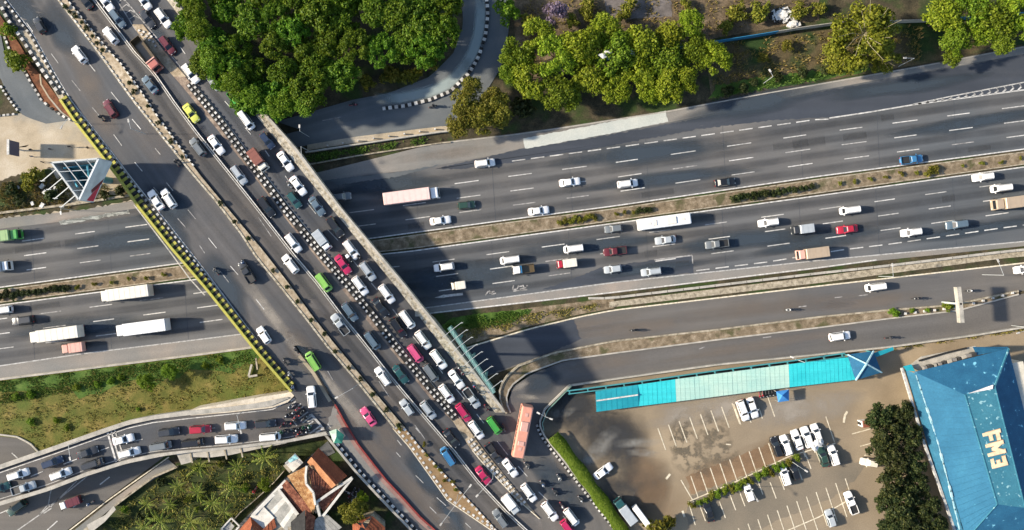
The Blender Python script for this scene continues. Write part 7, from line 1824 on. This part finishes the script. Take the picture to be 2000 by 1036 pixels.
c(45, 626, LF, Z2, 'suv', 'dark', 'dark offroad car behind the cut off white van', GS)
GF = 'vehicles on the frontage roads'
c(1709, 561, 172, Z2, 'van', 'white', 'white van on the upper frontage road', GF)
c(2001, 526, 172, Z2, 'mpv', 'white', 'white car cut by the right edge on the upper frontage road', GF)
c(1640, 657, -8, lambda x, y: apron(x, y) + .02, 'suv', 'white', 'white people carrier alone on the lower frontage road', GF)
for a in ((1893, 568, 172, Z2, 'dark', 'grey', 'passing the white sign mast', 'white'), (1790, 583, 172, Z2, 'dark', 'dark', 'by the island shrubs of the upper frontage road', 'black'), (1541, 605, 172, Z2, 'silver', 'grey', 'alone in the middle of the upper frontage road', 'white'), (1238, 645, 172, Z2, 'dark', 'dark', 'at the bend of the upper frontage road', 'black'), (1736, 660, -8, Z2, 'dark', 'dark', 'on the lower frontage road near the pyramid pavilion', 'black')):
    bike(*a, 'motorbikes on the frontage roads')
bike(690, 205, -6, Z2, 'red', 'dark', 'crossing the loop road under the grove', 'black'); bike(845, 208, -20, Z2, 'dark', 'dark', 'on the loop road near the olive trees', 'black')
# ------------------------------------------------------------------ traffic: ramp and lower road
R = rampz; GR = 'vehicles queueing up the curved ramp'
for a in ((36, 927, -18, 'mpv', 'white', 'white people carrier first from the edge in the upper ramp lane'), (47, 953, -18, 'pickup', 'silver', 'silver white pickup low on the ramp'), (2, 953, -18, 'hatch', 'teal', 'teal hatchback cut by the edge on the ramp'),
          (119, 926, -20, 'mpv', 'white', 'white people carrier alone in the lower ramp lane before the stop lines'), (103, 903, -20, 'mpv', 'navy', 'navy people carrier in the upper ramp lane beside a white one'), (182, 906, -19, 'van', 'dark', 'dark van in the lower ramp lane before the stop lines'), (171, 884, -19, 'sedan', 'dark', 'dark sedan in the upper ramp lane under the lamp'),
          (240, 859, -14, 'sedan', 'white', 'white sedan standing on the triple stop lines, upper lane'), (253, 884, -14, 'mpv', 'white', 'white people carrier standing on the triple stop lines, lower lane'), (315, 871, -10, 'van', 'grey', 'dark grey van after the stop lines in the lower lane'), (330, 844, -8, 'mpv', 'dark', 'dark people carrier behind the red car'),
          (391, 839, -4, 'mpv', 'red', 'bright red people carrier on the ramp'), (377, 865, -7, 'van', 'black', 'black van below the red car'), (459, 832, -3, 'mpv', 'white', 'white people carrier in the upper ramp lane under a lamp arm'), (442, 858, -4, 'suv', 'white', 'white offroad car in the lower ramp lane behind the black van'),
          (518, 828, -6, 'mpv', 'dark', 'dark people carrier near the junction in the upper ramp lane'), (528, 853, -5, 'van', 'white', 'white van near the junction in the lower ramp lane')):
    c(a[0], a[1], a[2], R, a[3], a[4], a[5], GR)
br = random.Random(8)
kk = 0
for (x, y) in ((566, 795), (573, 806), (580, 800), (586, 811), (577, 815), (590, 806), (596, 817), (570, 826), (565, 842), (580, 840), (592, 836), (600, 843), (584, 847), (560, 812), (552, 830), (604, 834), (549, 845)):
    kk += 1
    bike(x, y, -38 + br.uniform(-12, 12), R, br.choice(['dark', 'black', 'dark', 'bluegrey', 'red']), br.choice(['dark', 'grey', 'blue', 'dark', 'green']), 'waiting in the crowd at the ramp stop line', br.choice(['black', 'white', 'black', 'red']), 'motorbikes waiting at the ramp stop line')
c(33, 992, 145, Z2, 'suv', 'dgreen', 'dark green offroad car on the lower road coming out from the ramp', 'vehicles on the lower road')
truck(138, 982, 160, Z2, 4.9, 1.9, 1.9, 'white', 'maroon', 'light truck with a white cab and dark red load bed on the lower road', kind='box', cabl=1.5, cabh=1.9, group='vehicles on the lower road', zc=1.2)
bike(176, 984, 150, Z2, 'silver', 'blue', 'on the lower road by the footpath', 'white')
# ------------------------------------------------------------------ parking lot
Z0 = flat(.03); GP = 'cars standing in the parking lot'
for a in ((1451, 802, 70, 'suv', 'white', 'white offroad car of the pair parked beneath the canopy'), (1470, 797, 72, 'sedan', 'white', 'white sedan with dark windows beside it under the canopy edge'), (1516, 873, 251, 'mpv', 'black', 'black people carrier at the end of the row of five'), (1535, 870, 251, 'mpv', 'white', 'white people carrier next to the black one in the row of five'),
          (1557, 860, 251, 'sedan', 'white', 'white sedan in the middle of the row of five'), (1576, 854, 251, 'suv', 'white', 'white offroad car second from the white parasol'), (1595, 848, 251, 'mpv', 'white', 'white people carrier nose out beside the white parasol'), (1608, 893, 253, 'sedan', 'dgreen', 'dark green sedan below the white parasol'), (1628, 890, 253, 'mpv', 'white', 'white people carrier beside the dark green sedan'),
          (1533, 929, 252, 'mpv', 'white', 'white people carrier by the end of the planting strip'), (1463, 963, 252, 'hatch', 'white', 'white hatchback in front of the planting strip shrubs'), (1384, 1000, 254, 'sedan', 'black', 'black sedan at the low end of the planting strip'), (1552, 921, 252, 'hatch', 'black', 'black hatchback in the shadow by the last strip shrub'),
          (1662, 982, 250, 'pickup', 'white', 'white pickup alone on the lower stall lines'), (1622, 1013, 252, 'hatch', 'silver', 'silver hatchback on the lower stall lines'), (1698, 904, 190, 'hatch', 'cream', 'cream hatchback half under the dark trees'), (1178, 921, -36, 'sedan', 'white', 'white sedan alone beside the hedge')):
    c(a[0], a[1], a[2], Z0, a[3], a[4], a[5], GP)
um = empty('parasol', P(1598, 871)); tag(um, 'crumpled white parasol over the stall line between parked cars', 'parasol')
for (x, y, r) in ((1598, 866, 10), (1592, 875, 8), (1603, 863, 6)):
    tp = P(x, y, 2.9); ring = [P(x + r * math.cos(k * .785) * br.uniform(.75, 1.1), y + r * math.sin(k * .785) * br.uniform(.75, 1.1), 2.3 + br.uniform(-.1, .15)) for k in range(8)]
    vs = ring + [tp] + [v - Vector((0, 0, .05)) for v in ring] + [tp - Vector((0, 0, .05))]
    world_obj('canopy', vs, [((k + 1) % 8, k, 8) for k in range(8)] + [(k + 9, (k + 1) % 8 + 9, 17) for k in range(8)] + [(k, (k + 1) % 8, (k + 1) % 8 + 9, k + 9) for k in range(8)], RUB, um)
    v2, f2_ = [], []; bar(v2, f2_, (tp.x, tp.y, 0), (tp.x, tp.y, 2.85), .06, None, 6); world_obj('pole', v2, f2_, WSTEEL, um)
truck(1222, 1000, 233, Z0, 6.6, 2.2, 2.4, 'teal', 'silver', 'parked lorry with a green cab and pale grey box beside the hedge', cabl=1.9, cabh=2.3, name='lorry', cat='lorry')
lt = empty('trailer', P(1250, 1003)); lt.rotation_euler = (0, 0, -rad(53)); tag(lt, 'narrow white box trailer parked alongside the green cab lorry', 'trailer')
link('cargo_box', boxm('cargo_box', (0, 0, 1.5), (5.2, 1.3, 1.6), paint('white'), .08), lt); link('chassis', boxm('chassis', (0, 0, .6), (5.4, 1.0, .2), DARKP), lt)
for x in (-1.6, 1.6):
    for s in (-1, 1): link('wheel', WH, lt, (x, s * .6, .32))
hut2 = empty('parking_booth', P(1682, 825)); hut2.rotation_euler = (0, 0, .1); tag(hut2, 'tiny parking booth with a brown roof and white front near the dark trees', 'booth')
link('wall', boxm('wall', (0, 0, 1.0), (1.6, 1.3, 2.0), paint('white'), .05), hut2); link('roof', boxm('roof', (.25, 0, 2.1), (1.7, 1.6, .2), paint('brown'), .05), hut2); link('door', boxm('door', (-.82, 0, .95), (.06, .7, 1.8), DARKP), hut2)
for k, (x, y) in enumerate(((1484, 771), (1490, 770), (1496, 769), (1502, 768), (1508, 767))):
    bike(x, y, 80 + br.uniform(-10, 10), Z0, br.choice(['dark', 'black', 'red']), 'dark', 'parked in the row under the canopy beside the blue tent', group='motorbikes parked by the blue tent', rider=False)
for k, (x, y) in enumerate(((678, 962), (684, 968), (690, 960), (695, 968), (701, 962), (688, 975))):
    bike(x, y, br.uniform(0, 180), flat(.05), br.choice(['red', 'white', 'dark', 'silver']), 'dark', 'parked in the cluster below the slip lane parapet', group='motorbikes parked below the slip lane', rider=False)
bike(498, 958, 120, flat(.06), 'red', 'red', 'stopped by the garden at the mouth of the alley', 'red')
GPp = 'people on foot on the sandy plaza'
for x, y, a, cl, l in ((65, 294, 30, 'dark', 'person in dark clothes standing in the shadow of the navy sign'), (103, 293, 190, 'grey', 'person in grey standing beyond the navy sign shadow'), (140, 288, 60, 'dark', 'person in dark clothes walking towards the yellow parapet'), (67, 307, 250, 'blue', 'person in blue below the navy sign'), (88, 318, 120, 'dark', 'person in dark clothes near the corner of the three sided billboard'), (176, 290, 0, 'dark', 'person in dark clothes close to the yellow parapet base')):
    person(x, y, a, flat(0), cl, l, GPp)

# ------------------------------------------------------------------ labels of repeats that can be counted along a row
ORD = ['first', 'second', 'third', 'fourth', 'fifth', 'sixth', 'seventh', 'eighth', 'ninth', 'tenth', 'eleventh', 'twelfth', 'thirteenth', 'fourteenth', 'fifteenth', 'sixteenth', 'seventeenth', 'eighteenth', 'nineteenth', 'twentieth', 'twenty first', 'twenty second', 'twenty third', 'twenty fourth', 'twenty fifth', 'twenty sixth', 'twenty seventh', 'twenty eighth', 'twenty ninth', 'thirtieth', 'thirty first', 'thirty second', 'thirty third', 'thirty fourth', 'thirty fifth', 'thirty sixth', 'thirty seventh', 'thirty eighth', 'thirty ninth', 'fortieth', 'forty first', 'forty second', 'forty third', 'forty fourth', 'forty fifth']
for grp, key, text in (
        ('paler trees on the grove edge', lambda o: -o.location.y, 'paler tree, %s down the grove edge overhanging the flyover cars'),
        ('yellow green trees of the roadside clump', lambda o: o.location.x, 'yellow green roadside tree, %s from the left in the clump beside the highway'),
        ('bright trees of the corner clump', lambda o: o.location.x, 'bright green tree, %s from the left in the corner clump above the exit lane'),
        ('olive trees by the loop road', lambda o: o.location.x, 'brownish olive tree, %s from the left in the clump by the loop road'),
        ('dark trees before the blue hall', lambda o: -o.location.y, 'dark glossy tree, %s from the canopy end of the row before the blue hall'),
        ('garden palms below the ramp', lambda o: o.location.x, 'star shaped palm, %s from the left in the garden below the ramp'),
        ('garden shrubs among the palms', lambda o: o.location.x, 'leafy garden shrub, %s from the left among the palms below the ramp'),
        ('scrub bushes behind the blue fence', lambda o: o.location.x, 'brownish scrub bush, %s from the left on the waste ground by the blue fence'),
        ('weed bushes along the highway shoulder', lambda o: o.location.x, 'dark weed bush, %s from the left in the strip along the highway shoulder'),
        ('weed bushes on the grass bank', lambda o: o.location.x, 'low green weed bush, %s from the left on the grass bank'),
        ('dark weeds by the billboard', lambda o: o.location.x, 'dark weed bush, %s from the left on waste ground by the three sided billboard'),
        ('low shrubs on the grove edge', lambda o: o.location.x, 'brownish low shrub, %s from the left on the grove floor by the loop road'),
        ('shrubs planted in the flyover median', lambda o: -o.location.y, 'small dark shrub, %s from the top in the tan median of the flyover'),
        ('withered shrubs on the brown median', lambda o: -o.location.y, 'withered shrub, %s from the top on the brown tapering median'),
        ('dark shrubs on the highway median', lambda o: o.location.x, 'clipped dark shrub, %s from the left on the highway median'),
        ('brownish shrubs on the highway median', lambda o: o.location.x, 'sparse brownish shrub, %s from the left on the highway median'),
        ('shrubs on the traffic island', lambda o: o.location.x, 'yellow green shrub, %s from the left on the traffic island'),
        ('shrubs in the lot planting strip', lambda o: o.location.x, 'bright leafy shrub, %s from the left in the parking lot planting strip'),
        ('bollards along the loop road pavement', lambda o: o.location.x, 'small white bollard, %s from the left along the loop road pavement wall'),
        ('ventilation units on the porch slab', lambda o: o.location.x, 'boxy ventilation unit, %s from the left on the porch slab of the blue hall'),
        ('motorbikes parked by the blue tent', lambda o: o.location.x, 'parked motorbike, %s from the left in the row beside the blue tent')):
    for i, o in enumerate(sorted((o for o in COL.objects if o.parent is None and o.get('group') == grp), key=key)):
        o['label'] = text % ORD[i]
